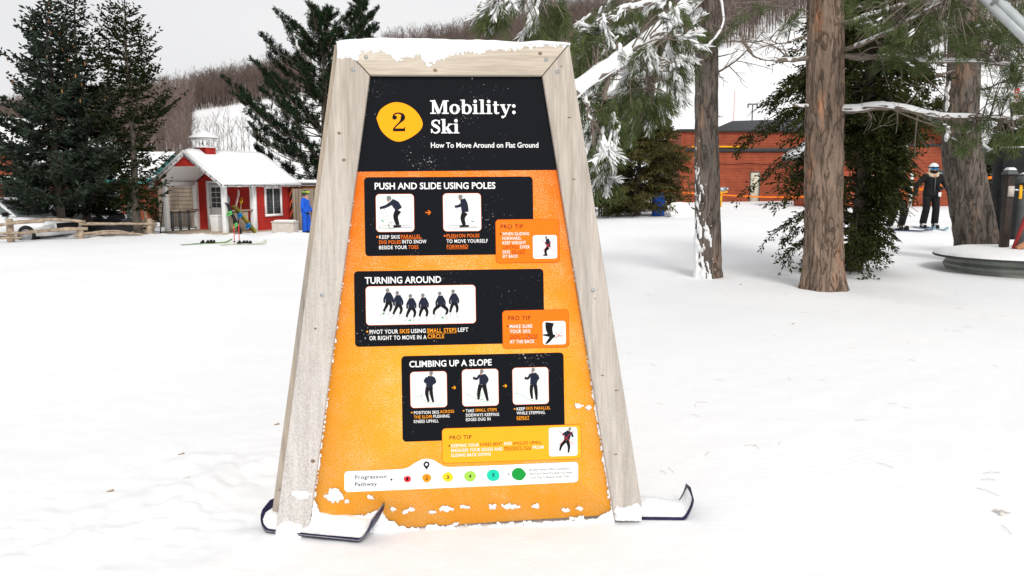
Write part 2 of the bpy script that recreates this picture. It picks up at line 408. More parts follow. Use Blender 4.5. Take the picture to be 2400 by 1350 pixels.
# ---- printed panel
def panel_material():
    m, nt, b = nodes("orange_gradient_print")
    tc = N(nt, "ShaderNodeTexCoord"); sp = N(nt, "ShaderNodeSeparateXYZ"); nt.links.new(tc.outputs['Object'], sp.inputs[0])
    mr = N(nt, "ShaderNodeMapRange"); mr.inputs['From Min'].default_value = .05; mr.inputs['From Max'].default_value = 1.55
    nt.links.new(sp.outputs['Y'], mr.inputs['Value'])
    g = ramp(nt, mr.outputs[0], [(0, (.98, .40, .030)), (.45, (.97, .375, .018)), (.75, (.96, .26, .012)), (1, (.95, .195, .012))])
    # darker orange where the print runs under the frame, then frost specks and scratches
    ns = N(nt, "ShaderNodeTexNoise", Scale=210.0, Detail=3.0, Roughness=.7); nt.links.new(tc.outputs['Object'], ns.inputs['Vector'])
    nb = N(nt, "ShaderNodeTexNoise", Scale=5.5, Detail=5.0, Roughness=.65); nt.links.new(tc.outputs['Object'], nb.inputs['Vector'])
    ad = N(nt, "ShaderNodeMath", operation='MULTIPLY_ADD'); ad.inputs[1].default_value = .34; nt.links.new(nb.outputs['Fac'], ad.inputs[0]); nt.links.new(ns.outputs['Fac'], ad.inputs[2])
    sk = ramp(nt, ad.outputs[0], [(.705, (0, 0, 0)), (.84, (.85, .85, .85))])
    m1 = N(nt, "ShaderNodeMixRGB"); nt.links.new(sk.outputs[0], m1.inputs[0]); nt.links.new(g.outputs[0], m1.inputs[1]); m1.inputs[2].default_value = rgb(.97, .72, .42)
    mp = N(nt, "ShaderNodeMapping"); mp.inputs['Rotation'].default_value = (0, 0, radians(28)); mp.inputs['Scale'].default_value = (7, 60, 1); nt.links.new(tc.outputs['Object'], mp.inputs['Vector'])
    n5 = N(nt, "ShaderNodeTexNoise", Scale=1.4, Detail=3.0, Roughness=.5); nt.links.new(mp.outputs[0], n5.inputs['Vector'])
    sc = ramp(nt, n5.outputs['Fac'], [(.70, (0, 0, 0)), (.76, (.55, .55, .55))])
    m2 = N(nt, "ShaderNodeMixRGB"); nt.links.new(sc.outputs[0], m2.inputs[0]); nt.links.new(m1.outputs[0], m2.inputs[1]); m2.inputs[2].default_value = rgb(.97, .74, .47)
    nt.links.new(m2.outputs[0], b.inputs['Base Color'])
    b.inputs['Roughness'].default_value = .5; b.inputs['Specular IOR Level'].default_value = .08
    bp = N(nt, "ShaderNodeBump", Strength=.1, Distance=.004); nt.links.new(ns.outputs['Fac'], bp.inputs['Height']); nt.links.new(bp.outputs[0], b.inputs['Normal'])
    return m
def ink(name, col, frost=.35, rough=.5):
    """flat print with a few frost specks"""
    m, nt, b = nodes(name)
    tc = N(nt, "ShaderNodeTexCoord")
    ns = N(nt, "ShaderNodeTexNoise", Scale=120.0, Detail=4.0, Roughness=.7); nt.links.new(tc.outputs['Object'], ns.inputs['Vector'])
    nb = N(nt, "ShaderNodeTexNoise", Scale=4.2, Detail=5.0, Roughness=.65); nt.links.new(tc.outputs['Object'], nb.inputs['Vector'])
    ad = N(nt, "ShaderNodeMath", operation='MULTIPLY_ADD'); ad.inputs[1].default_value = .55; nt.links.new(nb.outputs['Fac'], ad.inputs[0]); nt.links.new(ns.outputs['Fac'], ad.inputs[2])
    sk = ramp(nt, ad.outputs[0], [(.985, (0, 0, 0)), (1.03, (frost,)*3)])
    m1 = N(nt, "ShaderNodeMixRGB"); nt.links.new(sk.outputs[0], m1.inputs[0]); m1.inputs[1].default_value = rgb(*col); m1.inputs[2].default_value = rgb(.85, .84, .82)
    nt.links.new(m1.outputs[0], b.inputs['Base Color'])
    b.inputs['Roughness'].default_value = rough; b.inputs['Specular IOR Level'].default_value = .04
    return m
I_BLACK = ink("black_print", (.0075, .0085, .0115), .8)
I_WHITE = ink("white_print", (.86, .86, .85), 0)
I_PHOTO = ink("photo_white_print", (.82, .825, .82), 0)
I_AMBER = ink("amber_print", (.97, .38, .012), .5)
I_ORANGE = ink("orange_print", (.95, .185, .012), .5)
I_YELLOW = ink("yellow_orange_print", (.97, .41, .022), .4)
I_OTEXT = ink("orange_lettering", (.85, .17, .018), 0)
I_YTEXT = ink("amber_lettering", (.93, .34, .02), 0)
I_MAROON = ink("maroon_lettering", (.16, .02, .015), 0)
I_DARK = ink("dark_lettering", (.035, .016, .018), 0)
I_NAVY = ink("navy_print", (.018, .022, .040), 0)
I_TROU = ink("black_trousers_print", (.012, .012, .014), 0)
I_HELM = ink("grey_helmet_print", (.20, .20, .20), 0)
I_SKIN = ink("skin_print", (.45, .22, .15), 0)
I_SKI = ink("ski_print", (.36, .30, .29), 0)
I_GREEN = ink("green_print", (.02, .30, .08), 0)
I_RED = ink("red_print", (.80, .05, .05), 0)
I_LINE = ink("dark_red_line_print", (.38, .06, .015), 0)
PRINT = {'w': I_WHITE, 'o': I_OTEXT, 'y': I_YTEXT, 'm': I_MAROON, 'd': I_DARK, 'n': I_NAVY, 'k': I_BLACK}

panel_q = [uv(862, 172), uv(1276, 173), uv(1446, 1198), uv(1440, 1206), uv(735, 1250), uv(722, 1242)]
panel = MB().prism([tuple(k) for k in panel_q], -.014, 0).build("printed_panel", panel_material(), sign)
def flat(name, pts, w, m, parent=panel):
    """flat polygon (uv points) as one ngon"""
    me = bpy.data.meshes.new(name)
    me.from_pydata([(p[0], p[1], w) for p in pts], [], [tuple(range(len(pts)))])
    me.update()
    if me.polygons[0].normal.z < 0: me.flip_normals()
    return link(name, me, m, parent)
# header field: four-sided, clipped to the frame edge
flat("header_field", [uv(863, 173.5, .0008), uv(1275, 174.5, .0008), uv(1309, 398.2, .0008), uv(836, 402.3, .0008)], .0008, I_BLACK)
def rrect(u0, v0, u1, v1, r, n=6):
    out = []
    for cx, cy, a0 in ((u1-r, v1-r, 0), (u0+r, v1-r, 90), (u0+r, v0+r, 180), (u1-r, v0+r, 270)):
        for k in range(n+1):
            a = radians(a0+90*k/n); out.append((cx+r*cos(a), cy+r*sin(a)))
    return out
def card(name, xl, yt, xr, yb, rpx, w, m, outline=None):
    a = uv(xl, yt, w); b = uv(xl, yb, w); c = uv(xr, yt-.02*(xr-xl), w)
    r = rpx*.0019
    if outline is not None:
        e = .0017
        flat(name+"_border", rrect(a[0]-e, b[1]-e, c[0]+e, a[1]+e, r+e), w-.0002, outline)
    return flat(name, rrect(a[0], b[1], c[0], a[1], r), w, m)
def strip(mb, pts, wid, w):
    p = np.asarray(pts, float); wid = np.ones(len(p))*wid if np.isscalar(wid) else np.asarray(wid, float)
    t = np.gradient(p, axis=0); t /= np.linalg.norm(t, axis=1)[:, None]+1e-9
    nn = np.stack([-t[:, 1], t[:, 0]], -1)
    L = p+nn*wid[:, None]/2; R = p-nn*wid[:, None]/2
    v = np.vstack([np.c_[L, np.full(len(p), w)], np.c_[R, np.full(len(p), w)]]); n = len(p)
    mb.add(v, [(i, n+i, n+i+1, i+1) for i in range(n-1)])
    return mb
def disc(mb, c, rx, ry, w, n=14):
    a = np.arange(n)*2*pi/n
    v = np.c_[c[0]+rx*np.cos(a), c[1]+ry*np.sin(a), np.full(n, w)]
    v = np.vstack([v, [c[0], c[1], w]])
    mb.add(v, None, [(n, i, (i+1) % n) for i in range(n)])

# lettering -------------------------------------------------------------------------------------------------
_texts = []
def lettering(s, x0, x1, ybase, cap, ink_k, bold=.028, w=.0022, ul=False, name="lettering", dy=0):
    """text fitted between two photo columns on a baseline (taken at its left end)"""
    cu = bpy.data.curves.new(name, 'FONT'); cu.body = s; cu.size = 1.0; cu.offset = bold; cu.fill_mode = 'FRONT'; cu.resolution_u = 3; cu.space_character = 1.0 if cap > 11 else 1.09
    o = bpy.data.objects.new(name, cu); COL.objects.link(o)
    _texts.append((o, s, x0, x1, ybase, cap, ink_k, w, ul, name))
def finish_lettering():
    bpy.context.view_layer.update()
    dg = bpy.context.evaluated_depsgraph_get()
    for o, s, x0, x1, yb, cap, k, w, ul, name in _texts:
        me = bpy.data.meshes.new_from_object(o.evaluated_get(dg))
        n = len(me.vertices); co = np.empty(n*3, np.float32); me.vertices.foreach_get("co", co); co = co.reshape(-1, 3)
        a = uv(x0, yb, w); b = uv(x1, yb-.022*(x1-x0), w)
        mnx, mxx = co[:, 0].min(), co[:, 0].max()
        sx = (b[0]-a[0])/(mxx-mnx); sy = cap*.00189/.70
        base = 0.0
        co2 = np.c_[a[0]+(co[:, 0]-mnx)*sx, a[1]+(co[:, 1]-base)*sy, np.full(n, w)]
        me.vertices.foreach_set("co", co2.astype(np.float32).ravel()); me.update()
        if len(me.polygons) and me.polygons[0].normal.z < 0: me.flip_normals()
        me.materials.clear()
        link(name, me, PRINT[k], panel)
        if ul:
            mb = MB(); v = a[1]-cap*.00189*.24
            mb.add([(a[0], v, w), (b[0], v, w), (b[0], v+.0016, w), (a[0], v+.0016, w)], [(0, 1, 2, 3)])
            mb.build("underline", PRINT[k], panel)
        cu = o.data; bpy.data.objects.remove(o); bpy.data.curves.remove(cu)

# heavy serif letters for the title and the big number, drawn as strokes
def glyph(ch):
    """list of (points, widths) strokes and ('disc', c, rx, ry); unit = cap height"""
    S = []
    def st(pts, wd): S.append((np.array(pts, float), wd))
    def stem(x, y0, y1, w): st([(x, y0), (x, y1)], w)
    def serif(x0, x1, y, h=.085): st([(x0, y), (x1, y)], h)
    def ring(cx, cy, rx, ry, tx, ty, a0=0, a1=360):
        a = np.radians(np.linspace(a0, a1, 25))
        mid = np.stack([cx+(rx-tx/2)*np.cos(a), cy+(ry-ty/2)*np.sin(a)], -1)
        wd = np.sqrt((tx*np.cos(a))**2+(ty*np.sin(a))**2); st(mid, wd)
    if ch == 'M':
        stem(.20, 0, 1, .13); st([(.22, 1.0), (.60, .04)], .25); st([(.60, .04), (.93, 1.0)], .10); stem(1.03, 0, 1, .25)
        serif(.0, .40, .045); serif(.80, 1.27, .045); serif(0, .34, .955); serif(.90, 1.27, .955); return S, 1.27
    if ch == 'o': ring(.36, .355, .36, .375, .22, .10); return S, .72
    if ch == 'b': stem(.20, .02, 1.06, .21); serif(0, .3, 1.02, .07); ring(.42, .355, .36, .375, .22, .10, -150, 150); return S, .78
    if ch == 'i': stem(.20, 0, .72, .22); serif(0, .22, .685, .07); serif(0, .42, .04); S.append(('disc', (.19, .93), .13, .13)); return S, .42
    if ch == 'l': stem(.20, 0, 1.07, .22); serif(0, .22, 1.035, .07); serif(0, .42, .04); return S, .42
    if ch == 't': stem(.19, .12, .93, .2); serif(0, .44, .675, .08); st([(.19, .2), (.2, .1), (.27, .05), (.36, .05), (.45, .1)], [.2, .18, .14, .1, .06]); return S, .46
    if ch == 'y': st([(.14, .70), (.40, .06)], .22); st([(.66, .70), (.42, .06), (.33, -.16), (.22, -.26)], [.09, .09, .1, .08]); S.append(('disc', (.17, -.22), .10, .10)); serif(0, .36, .68, .075); serif(.50, .78, .68, .075); return S, .78
    if ch == ':': S.append(('disc', (.13, .12), .13, .13)); S.append(('disc', (.13, .60), .13, .13)); return S, .26
    if ch == 'S':
        p = crv([(.60, .74), (.54, .92), (.36, .96), (.17, .86), (.16, .68), (.36, .54), (.56, .40), (.60, .20), (.42, .05), (.20, .05), (.07, .28)], 40)[:, :2] if False else None
        q = [(.60, .74, 0), (.54, .92, 0), (.36, .965, 0), (.16, .86, 0), (.16, .66, 0), (.36, .53, 0), (.56, .38, 0), (.58, .17, 0), (.38, .035, 0), (.17, .09, 0), (.08, .30, 0)]
        c = crv(q, 44)[:, :2]; t = np.linspace(0, 1, 44)
        st(c, .07+.17*np.exp(-((t-.5)/.16)**2)+.05*np.exp(-((t-.28)/.1)**2)+.05*np.exp(-((t-.74)/.1)**2))
        stem(.62, .68, .98, .075); stem(.055, .03, .33, .075); return S, .70
    if ch == 'k': stem(.20, 0, 1.06, .22); serif(0, .24, 1.02, .07); serif(0, .42, .04); st([(.68, .68), (.28, .32)], .09); st([(.40, .42), (.66, .03)], .23); serif(.46, .84, .04); serif(.50, .82, .68, .075); return S, .84
    if ch == '2':
        q = [(.06, .74, 0), (.10, .90, 0), (.30, .975, 0), (.52, .90, 0), (.55, .70, 0), (.42, .50, 0), (.20, .28, 0), (.06, .10, 0)]
        c = crv(q, 34)[:, :2]; t = np.linspace(0, 1, 34)
        st(c, .07+.17*np.exp(-((t-.55)/.13)**2)); S.append(('disc', (.13, .74), .125, .12)); st([(.04, .07), (.66, .07)], .15); st([(.625, .05), (.645, .22)], .05); return S, .68
def title(s, x0, x1, yb, cap, m, name, w=.0024):
    tot = 0; gl = []
    for ch in s:
        g, adv = glyph(ch); gl.append((g, tot)); tot += adv+.045
    tot -= .045
    a = uv(x0, yb, w); b = uv(x1, yb, w); sx = (b[0]-a[0])/tot; sy = cap*.00189
    mb = MB(); k = 0
    for g, off in gl:
        for e in g:
            ww = w+k*.00006; k = (k+1) % 9
            if isinstance(e[0], str):
                disc(mb, (a[0]+(off+e[1][0])*sx, a[1]+e[1][1]*sy), e[2]*sy, e[3]*sy, ww)
            else:
                p = e[0]; wd = e[1]
                pp = np.c_[a[0]+(off+p[:, 0])*sx, a[1]+p[:, 1]*sy]
                strip(mb, pp, np.asarray(wd)*sy if not np.isscalar(wd) else wd*sy, ww)
    return mb.build(name, m, panel, fixn=False)

def Z1(x, y): return (740+x/3.5294, 60+y/3.5294)
def Z2(x, y): return (790+x/3.934, 390+y/3.934)
def Z3(x, y): return (790+x/3.934, 610+y/3.934)
def Z4(x, y): return (890+x/4.364, 810+y/4.364)
def Z5(x, y): return (740+x/3.4286, 1050+y/3.4286)
def line(Z, s, zx0, zx1, zy, cap, k, bold=.03, ul=False, name="caption_lettering", w=.0022):
    a = Z(zx0, zy); b = Z(zx1, zy); lettering(s, a[0], b[0], a[1], cap, k, bold, w, ul, name)
def blob(name, Z, pts, m, w=.0016, n=48):
    q = [(*Z(*p), 0) for p in pts]; q = q+[q[0]]
    c = crv([q[-2]]+q+[q[1]], n+20)[10:-10] if False else crv(q, n)[:-1]
    return flat(name, [uv(p[0], p[1], w) for p in c], w, m)
def dot(Z, zx, zy, r, m, name="bullet_dot", w=.0022, ry=None):
    mb = MB(); c = uv(*Z(zx, zy), w); disc(mb, c, r*.0019, (ry or r)*.0019, w); return mb.build(name, m, panel)
def arrow(Z, zx, zy, L, m, name="printed_arrow", ang=0, w=.0026):
    mb = MB(); c = uv(*Z(zx, zy), w); L *= .0019
    R = np.array([[cos(ang), -sin(ang)], [sin(ang), cos(ang)]])
    f = lambda P: [c+R@np.array(p)*L for p in P]
    strip(mb, f([(-.5, 0), (.35, 0)]), L*.2, w); strip(mb, f([(.05, .42), (.5, .0)]), L*.2, w+.0001); strip(mb, f([(.05, -.42), (.5, 0)]), L*.2, w+.0002)
    return mb.build(name, m, panel, fixn=False)

# header
blob("number_badge", Z1, [(502, 765), (540, 690), (630, 638), (725, 642), (812, 690), (868, 762), (884, 825), (850, 880), (775, 932), (690, 960), (612, 935), (540, 865)], I_AMBER)
a = Z1(633, 873); b = Z1(743, 873); title("2", a[0], b[0], a[1], 43, I_BLACK, "badge_number")
a = Z1(947, 730); b = Z1(1655, 730); title("Mobility:", a[0], b[0], a[1], 31.5, I_WHITE, "title_lettering")
a = Z1(952, 891); b = Z1(1188, 891); title("Ski", a[0], b[0], a[1], 31.5, I_WHITE, "title_lettering")
line(Z1, "How To Move Around on Flat Ground", 953, 1842, 1010, 12.2, 'w', .014, name="subtitle_lettering")
# box 1
card("lesson_box", *Z2(248, 100), Z2(1803, 0)[0], Z2(0, 828)[1], 9, .0008, I_BLACK)
line(Z2, "PUSH AND SLIDE USING POLES", 347, 1460, 211, 15, 'w', .02, name="heading_lettering")
card("photo_card", *Z2(358, 258), Z2(705, 0)[0], Z2(0, 603)[1], 8, .0014, I_PHOTO, I_OTEXT)
card("photo_card", *Z2(977, 251), Z2(1323, 0)[0], Z2(0, 597)[1], 8, .0014, I_PHOTO, I_OTEXT)
arrow(Z2, 838, 425, 12, I_ORANGE)
for t in (("KEEP SKIS", 388, 578, 668, 'w', 0), ("PARALLEL.", 588, 782, 663, 'o', 1), ("DIG POLES", 388, 588, 715, 'o', 0), ("INTO SNOW", 600, 824, 711, 'w', 0), ("BESIDE YOUR", 388, 645, 764, 'w', 0), ("TOES", 657, 750, 760, 'o', 0),
          ("PUSH", 1010, 1112, 656, 'o', 1), ("ON POLES", 1122, 1312, 655, 'o', 0), ("TO MOVE YOURSELF", 1010, 1390, 706, 'w', 0), ("FORWARD", 1012, 1208, 755, 'o', 1)):
    line(Z2, t[0], t[1], t[2], t[3], 8.2, t[4], .012, bool(t[5]))
dot(Z2, 370, 650, 2.2, I_OTEXT); dot(Z2, 992, 640, 2.2, I_OTEXT)
card("tip_box", *Z2(1462, 492), Z2(2046, 0)[0], Z2(0, 890)[1], 8, .0014, I_ORANGE, I_LINE)
line(Z2, "PRO TIP", 1508, 1715, 575, 10, 'd', .002, name="tip_heading_lettering")
for t in (("WHEN GLIDING", 1523, 1770, 636, 'w', 0), ("FORWARD,", 1523, 1700, 678, 'w', 0), ("KEEP WEIGHT", 1525, 1742, 719, 'w', 0), ("CENTRED", 1527, 1676, 760, 'm', 0), ("OVER", 1687, 1777, 757, 'w', 0), ("SKIS.", 1527, 1602, 802, 'w', 0), ("DO NOT", 1613, 1740, 800, 'm', 1), ("SIT BACK", 1527, 1668, 843, 'w', 0)):
    line(Z2, t[0], t[1], t[2], t[3], 7.2, t[4], .0 if t[4] == 'm' else .013, bool(t[5]))
dot(Z2, 1505, 623, 1.9, I_DARK)
card("photo_card", *Z2(1804, 635), Z2(2027, 0)[0], Z2(0, 852)[1], 6, .0018, I_PHOTO)
# box 2
card("lesson_box", *Z3(155, 102), Z3(1902, 0)[0], Z3(0, 799)[1], 9, .0008, I_BLACK)
line(Z3, "TURNING AROUND", 257, 960, 216, 15, 'w', .02, name="heading_lettering")
card("photo_card", *Z3(265, 244), Z3(1273, 0)[0], Z3(0, 598)[1], 8, .0014, I_PHOTO, I_OTEXT)
for t in (("PIVOT YOUR", 300, 563, 680, 'w', 0), ("SKIS", 577, 668, 673, 'y', 0), ("USING", 682, 818, 671, 'w', 0), ("SMALL STEPS", 830, 1102, 667, 'y', 1), ("LEFT", 1115, 1210, 659, 'w', 0), ("OR RIGHT TO MOVE IN A", 298, 825, 737, 'w', 0), ("CIRCLE", 835, 988, 721, 'y', 0)):
    line(Z3, t[0], t[1], t[2], t[3], 9.4, t[4], .014, bool(t[5]))
dot(Z3, 279, 658, 2.2, I_YTEXT)
card("tip_box", *Z3(1525, 466), Z3(2133, 0)[0], Z3(0, 814)[1], 8, .0014, I_ORANGE, I_LINE)
line(Z3, "PRO TIP", 1578, 1785, 554, 10, 'd', .002, name="tip_heading_lettering")
for t in (("MAKE SURE", 1592, 1800, 626, 'w', 0), ("YOUR SKIS", 1592, 1782, 672, 'w', 0), ("DON'T CROSS", 1597, 1848, 719, 'm', 1), ("AT THE BACK", 1593, 1822, 767, 'w', 0)):
    line(Z3, t[0], t[1], t[2], t[3], 8.0, t[4], .0 if t[4] == 'm' else .013, bool(t[5]))
dot(Z3, 1575, 608, 1.9, I_DARK)
card("photo_card", *Z3(1895, 563), Z3(2107, 0)[0], Z3(0, 779)[1], 6, .0018, I_PHOTO)
# box 3
card("lesson_box", *Z4(220, 108), Z4(1880, 0)[0], Z4(0, 985)[1], 9, .0008, I_BLACK)
line(Z4, "CLIMBING UP A SLOPE", 303, 1145, 221, 14.3, 'w', .02, name="heading_lettering")
for q in ((313, 272, 682, 637), (842, 247, 1209, 621), (1358, 230, 1722, 603)):
    card("photo_card", *Z4(q[0], q[1]), Z4(q[2], 0)[0], Z4(0, q[3])[1], 8, .0014, I_PHOTO, I_OTEXT)
arrow(Z4, 757, 430, 9, I_AMBER); arrow(Z4, 1280, 412, 9, I_AMBER)
for t in (("POSITION SKIS", 350, 606, 702, 'w', 0), ("ACROSS", 617, 760, 691, 'y', 0), ("THE SLOPE", 350, 538, 747, 'y', 0), ("PUSHING", 550, 713, 739, 'w', 0), ("KNEES UPHILL", 350, 602, 792, 'w', 0),
          ("TAKE", 880, 965, 682, 'w', 0), ("SMALL STEPS", 977, 1198, 676, 'y', 0), ("SIDEWAYS KEEPING", 880, 1220, 727, 'w', 0), ("EDGES DUG IN", 882, 1133, 772, 'w', 0),
          ("KEEP", 1400, 1487, 663, 'w', 0), ("SKIS PARALLEL", 1497, 1745, 657, 'y', 0), ("WHILE STEPPING.", 1400, 1695, 706, 'w', 0), ("REPEAT", 1402, 1530, 754, 'y', 1)):
    line(Z4, t[0], t[1], t[2], t[3], 7.0, t[4], .012, bool(t[5]))
for q in ((328, 685), (858, 666), (1380, 648)): dot(Z4, *q, 2.3, I_YTEXT, ry=1.6)
card("tip_box", *Z4(638, 850), Z4(2058, 0)[0], Z4(0, 1203)[1], 8, .0014, I_YELLOW, I_LINE)
line(Z4, "PRO TIP", 715, 940, 963, 9.6, 'd', .002, name="tip_heading_lettering")
for t in (("KEEPING YOUR", 730, 1015, 1041, 'w', 0), ("KNEES BENT", 1030, 1255, 1027, 'm', 0), ("AND", 1267, 1350, 1018, 'w', 0), ("ANGLED UPHILL", 1363, 1658, 1015, 'm', 0), ("ENGAGES YOUR EDGES AND", 732, 1258, 1089, 'w', 0), ("PREVENTS YOU", 1273, 1550, 1066, 'm', 1), ("FROM", 1562, 1675, 1057, 'w', 0), ("SLIDING BACK DOWN", 732, 1135, 1139, 'w', 0)):
    line(Z4, t[0], t[1], t[2], t[3], 7.4, t[4], .0 if t[4] == 'm' else .013, bool(t[5]))
dot(Z4, 712, 1025, 2, I_DARK)
card("photo_card", *Z4(1728, 840), Z4(2020, 0)[0], Z4(0, 1135)[1], 6, .0018, I_PHOTO)
# progression bar with its hump
pb = [(230, 210), (240, 193), (262, 186), (480, 180), (700, 168), (745, 155), (800, 118), (850, 92), (895, 85), (945, 95), (985, 120), (1030, 146), (1075, 153), (1500, 136), (2080, 112), (2100, 118), (2109, 140), (2109, 250), (2100, 268), (2080, 275), (1500, 302), (262, 354), (240, 348), (230, 330)]
flat("progress_bar", [uv(*Z5(*p), .0010) for p in pb], .0010, I_WHITE)
line(Z5, "Progression", 315, 568, 251, 9.0, 'n', .008, name="progress_lettering")
line(Z5, "Pathway", 315, 492, 308, 9.0, 'n', .008, name="progress_lettering")
dot(Z5, 608, 254, 2.4, I_NAVY, "start_dot")
def wob(name, zx, zy, r, col, sd):
    rs = random.Random(sd); n = 9
    pts = [(zx+r*(1+rs.uniform(-.10, .12))*cos(2*pi*k/n), zy+r*.92*(1+rs.uniform(-.08, .08))*sin(2*pi*k/n)) for k in range(n)]
    return blob(name, Z5, pts, ink(name+"_print", col, .3), .0016)
for nm, zx, zy, r, c, d in (("red_step", 736, 250, 28, (.85, .04, .05), "1"), ("orange_step", 892, 242, 36, (.93, .29, .015), "2"), ("yellow_step", 1062, 235, 43, (.95, .60, .03), "3"), ("lime_step", 1241, 227, 46, (.34, .62, .09), "4"), ("teal_step", 1428, 218, 52, (.02, .58, .38), "5"), ("green_step", 1632, 210, 54, (.015, .30, .05), None)):
    wob(nm, zx, zy, r, c, nm)
    if d: line(Z5, d, zx-9, zx+9, zy+12, 7.5, 'k', .03, name="step_number", w=.0022)
c = uv(*Z5(890, 132), .0016); mb = MB(); disc(mb, c, .0135, .0135, .0016, 20); v = [(c[0]-.0122, c[1]-.006), (c[0]+.0122, c[1]-.006), (c[0], c[1]-.0235)]
mb.add([(*p, .0017) for p in v], None, [(0, 1, 2)]); mb.build("map_pin", I_NAVY, panel); mb = MB(); disc(mb, c, .0058, .0058, .0021, 14); mb.build("map_pin_hole", I_WHITE, panel)
mb = MB(); pth = crv([(*Z5(*p), 0) for p in ((620, 262), (660, 285), (700, 270), (745, 215), (800, 218), (830, 270), (880, 278), (940, 215), (992, 186), (1000, 270), (1030, 275), (1090, 205), (1120, 200), (1150, 255), (1190, 200), (1260, 270), (1300, 250), (1350, 190), (1400, 180), (1480, 255), (1530, 215))], 150)
for i in range(0, 147, 3): strip(mb, [uv(*pth[i, :2], .0013), uv(*pth[i+1, :2], .0013)], .0012, .0013)
mb.build("dashed_path", I_HELM, panel, fixn=False)
mb = MB(); mb.add([(*uv(*Z5(*p), .0016), .0016) for p in ((1543, 203), (1562, 210), (1543, 220), (1548, 211))], None, [(0, 3, 1), (3, 2, 1)]); mb.build("path_arrowhead", I_NAVY, panel)
for s, x0, x1, y in (("Ski Each Station With Confidence", 1714, 2040, 184), ("And You'll Have The Skills You Need", 1716, 2060, 216), ("To Ski Top To Bottom Green Trails", 1716, 2037, 247)):
    line(Z5, s, x0, x1, y, 5.0, 'n', .0, name="progress_note_lettering")
finish_lettering()

# small printed photographs of skiers: flat silhouettes
def figure(Z, sc, parts, cross=None, w=.0028):
    """parts: dict colour -> list of (points in zoom px, width in zoom px) ; 'disc' entries as (x, y, r)"""
    nm = {'j': ("printed_jacket", I_NAVY), 't': ("printed_trousers", I_TROU), 'h': ("printed_helmet", I_HELM), 'f': ("printed_face", I_SKIN), 's': ("printed_skis", I_SKI), 'g': ("printed_guide", I_GREEN), 'r': ("printed_cross", I_RED)}
    order = 'sgtfjhr'
    for key in order:
        if key not in parts: continue
        mb = MB(); k = 0
        ww = w+.0003*order.index(key)
        for e in parts[key]:
            k += 1; w2 = ww+k*.00002
            if len(e) == 3: disc(mb, uv(*Z(e[0], e[1]), w2), e[2]/sc*.0019, e[2]/sc*.0019, w2)
            else:
                pts, wd = e; pts = np.array(pts, float)
                if len(pts) > 2: pts = crv(np.c_[pts, np.zeros(len(pts))], 14)[:, :2]
                wd = np.interp(np.linspace(0, 1, len(pts)), np.linspace(0, 1, len(wd)), wd) if not np.isscalar(wd) else wd
                strip(mb, [uv(*Z(*p), w2) for p in pts], np.asarray(wd)/sc*.0019, w2)
        o = mb.build(nm[key][0], nm[key][1], panel, fixn=False)
        if key in 'sgr': o['kind'] = 'stuff'
S2 = 3.934; S4 = 4.364
figure(Z2, S2, {'h': [(478, 292, 22)], 'f': [(472, 312, 12)], 'j': [([(500, 315), (540, 350), (572, 395)], [40, 70, 62]), ([(505, 335), (450, 368), (395, 384)], [34, 26, 22])], 't': [([(565, 405), (540, 460), (560, 540)], [58, 44, 34]), ([(520, 555), (590, 550)], 20)], 's': [([(395, 388), (495, 572)], 3), ([(425, 372), (500, 530)], 3), ([(388, 548), (420, 568), (690, 562)], 5), ([(395, 540), (680, 546)], 4)], 'g': [([(405, 490), (432, 512)], 8), ([(468, 545), (500, 515), (532, 545), (500, 580), (468, 545)], 3)]})
figure(Z2, S2, {'h': [(1138, 280, 20)], 'f': [(1134, 300, 11)], 'j': [([(1158, 300), (1172, 350), (1182, 420)], [44, 66, 64]), ([(1150, 350), (1120, 366), (1085, 370)], [30, 24, 20])], 't': [([(1180, 425), (1158, 475), (1172, 540)], [54, 40, 32]), ([(1130, 552), (1215, 548)], 18)], 's': [([(1095, 380), (1228, 532)], 3), ([(1020, 550), (1050, 568), (1295, 562)], 5), ([(1030, 544), (1290, 550)], 4)], 'g': [([(1160, 318), (1166, 550)], 7), (1160, 314, 8), ([(1235, 506), (1265, 506)], 7)]})
figure(Z2, S2, {'h': [(1928, 655, 12)], 'j': [([(1938, 668), (1946, 705), (1950, 745)], [28, 42, 36]), ([(1940, 690), (1918, 712)], 14)], 't': [([(1946, 745), (1922, 778), (1928, 815)], [34, 24, 20]), ([(1902, 818), (1940, 816)], 12)], 's': [([(1826, 830), (2000, 822)], 3), ([(1920, 715), (1995, 815)], 2)], 'r': [([(1888, 680), (2000, 778)], 3), ([(1996, 672), (1890, 785)], 3)]})
for i, (x, y, tw) in enumerate(((465, 275, -30), (555, 300, -24), (676, 328, -12), (790, 322, 0), (946, 305, 0), (1070, 285, 2))):
    sp = (18, 22, 26, 24, 52, 22)[i]
    figure(Z3, S2, {'h': [(x, y, 17)], 'f': [(x-2, y+14, 9)], 'j': [([(x+6, y+22), (x+10, y+60), (x+10, y+108)], [44, 62, 52]), ([(x-12, y+40), (x-30, y+80), (x-28, y+118)], 17), ([(x+30, y+40), (x+48, y+80), (x+46, y+112)], 17)], 't': [([(x+4, y+105), (x+6-sp, y+150), (x-8-sp*.9+tw*.4, y+195)], [34, 26, 18]), ([(x+18, y+105), (x+16+sp, y+150), (x+14+sp*.9+tw*.3, y+195)], [34, 26, 18])],
                     's': [([(x-6-sp+tw*1.6, y+240), (x-8-sp*.5, y+190)], 5), ([(x+12+sp*1.3+tw*1.2, y+244), (x+12+sp*.6, y+190)], 5)]}, w=.0028+.0)
for q in ((425, 492), (668, 553), (970, 529)): arrow(Z3, q[0], q[1], 7, I_GREEN, "printed_guide")
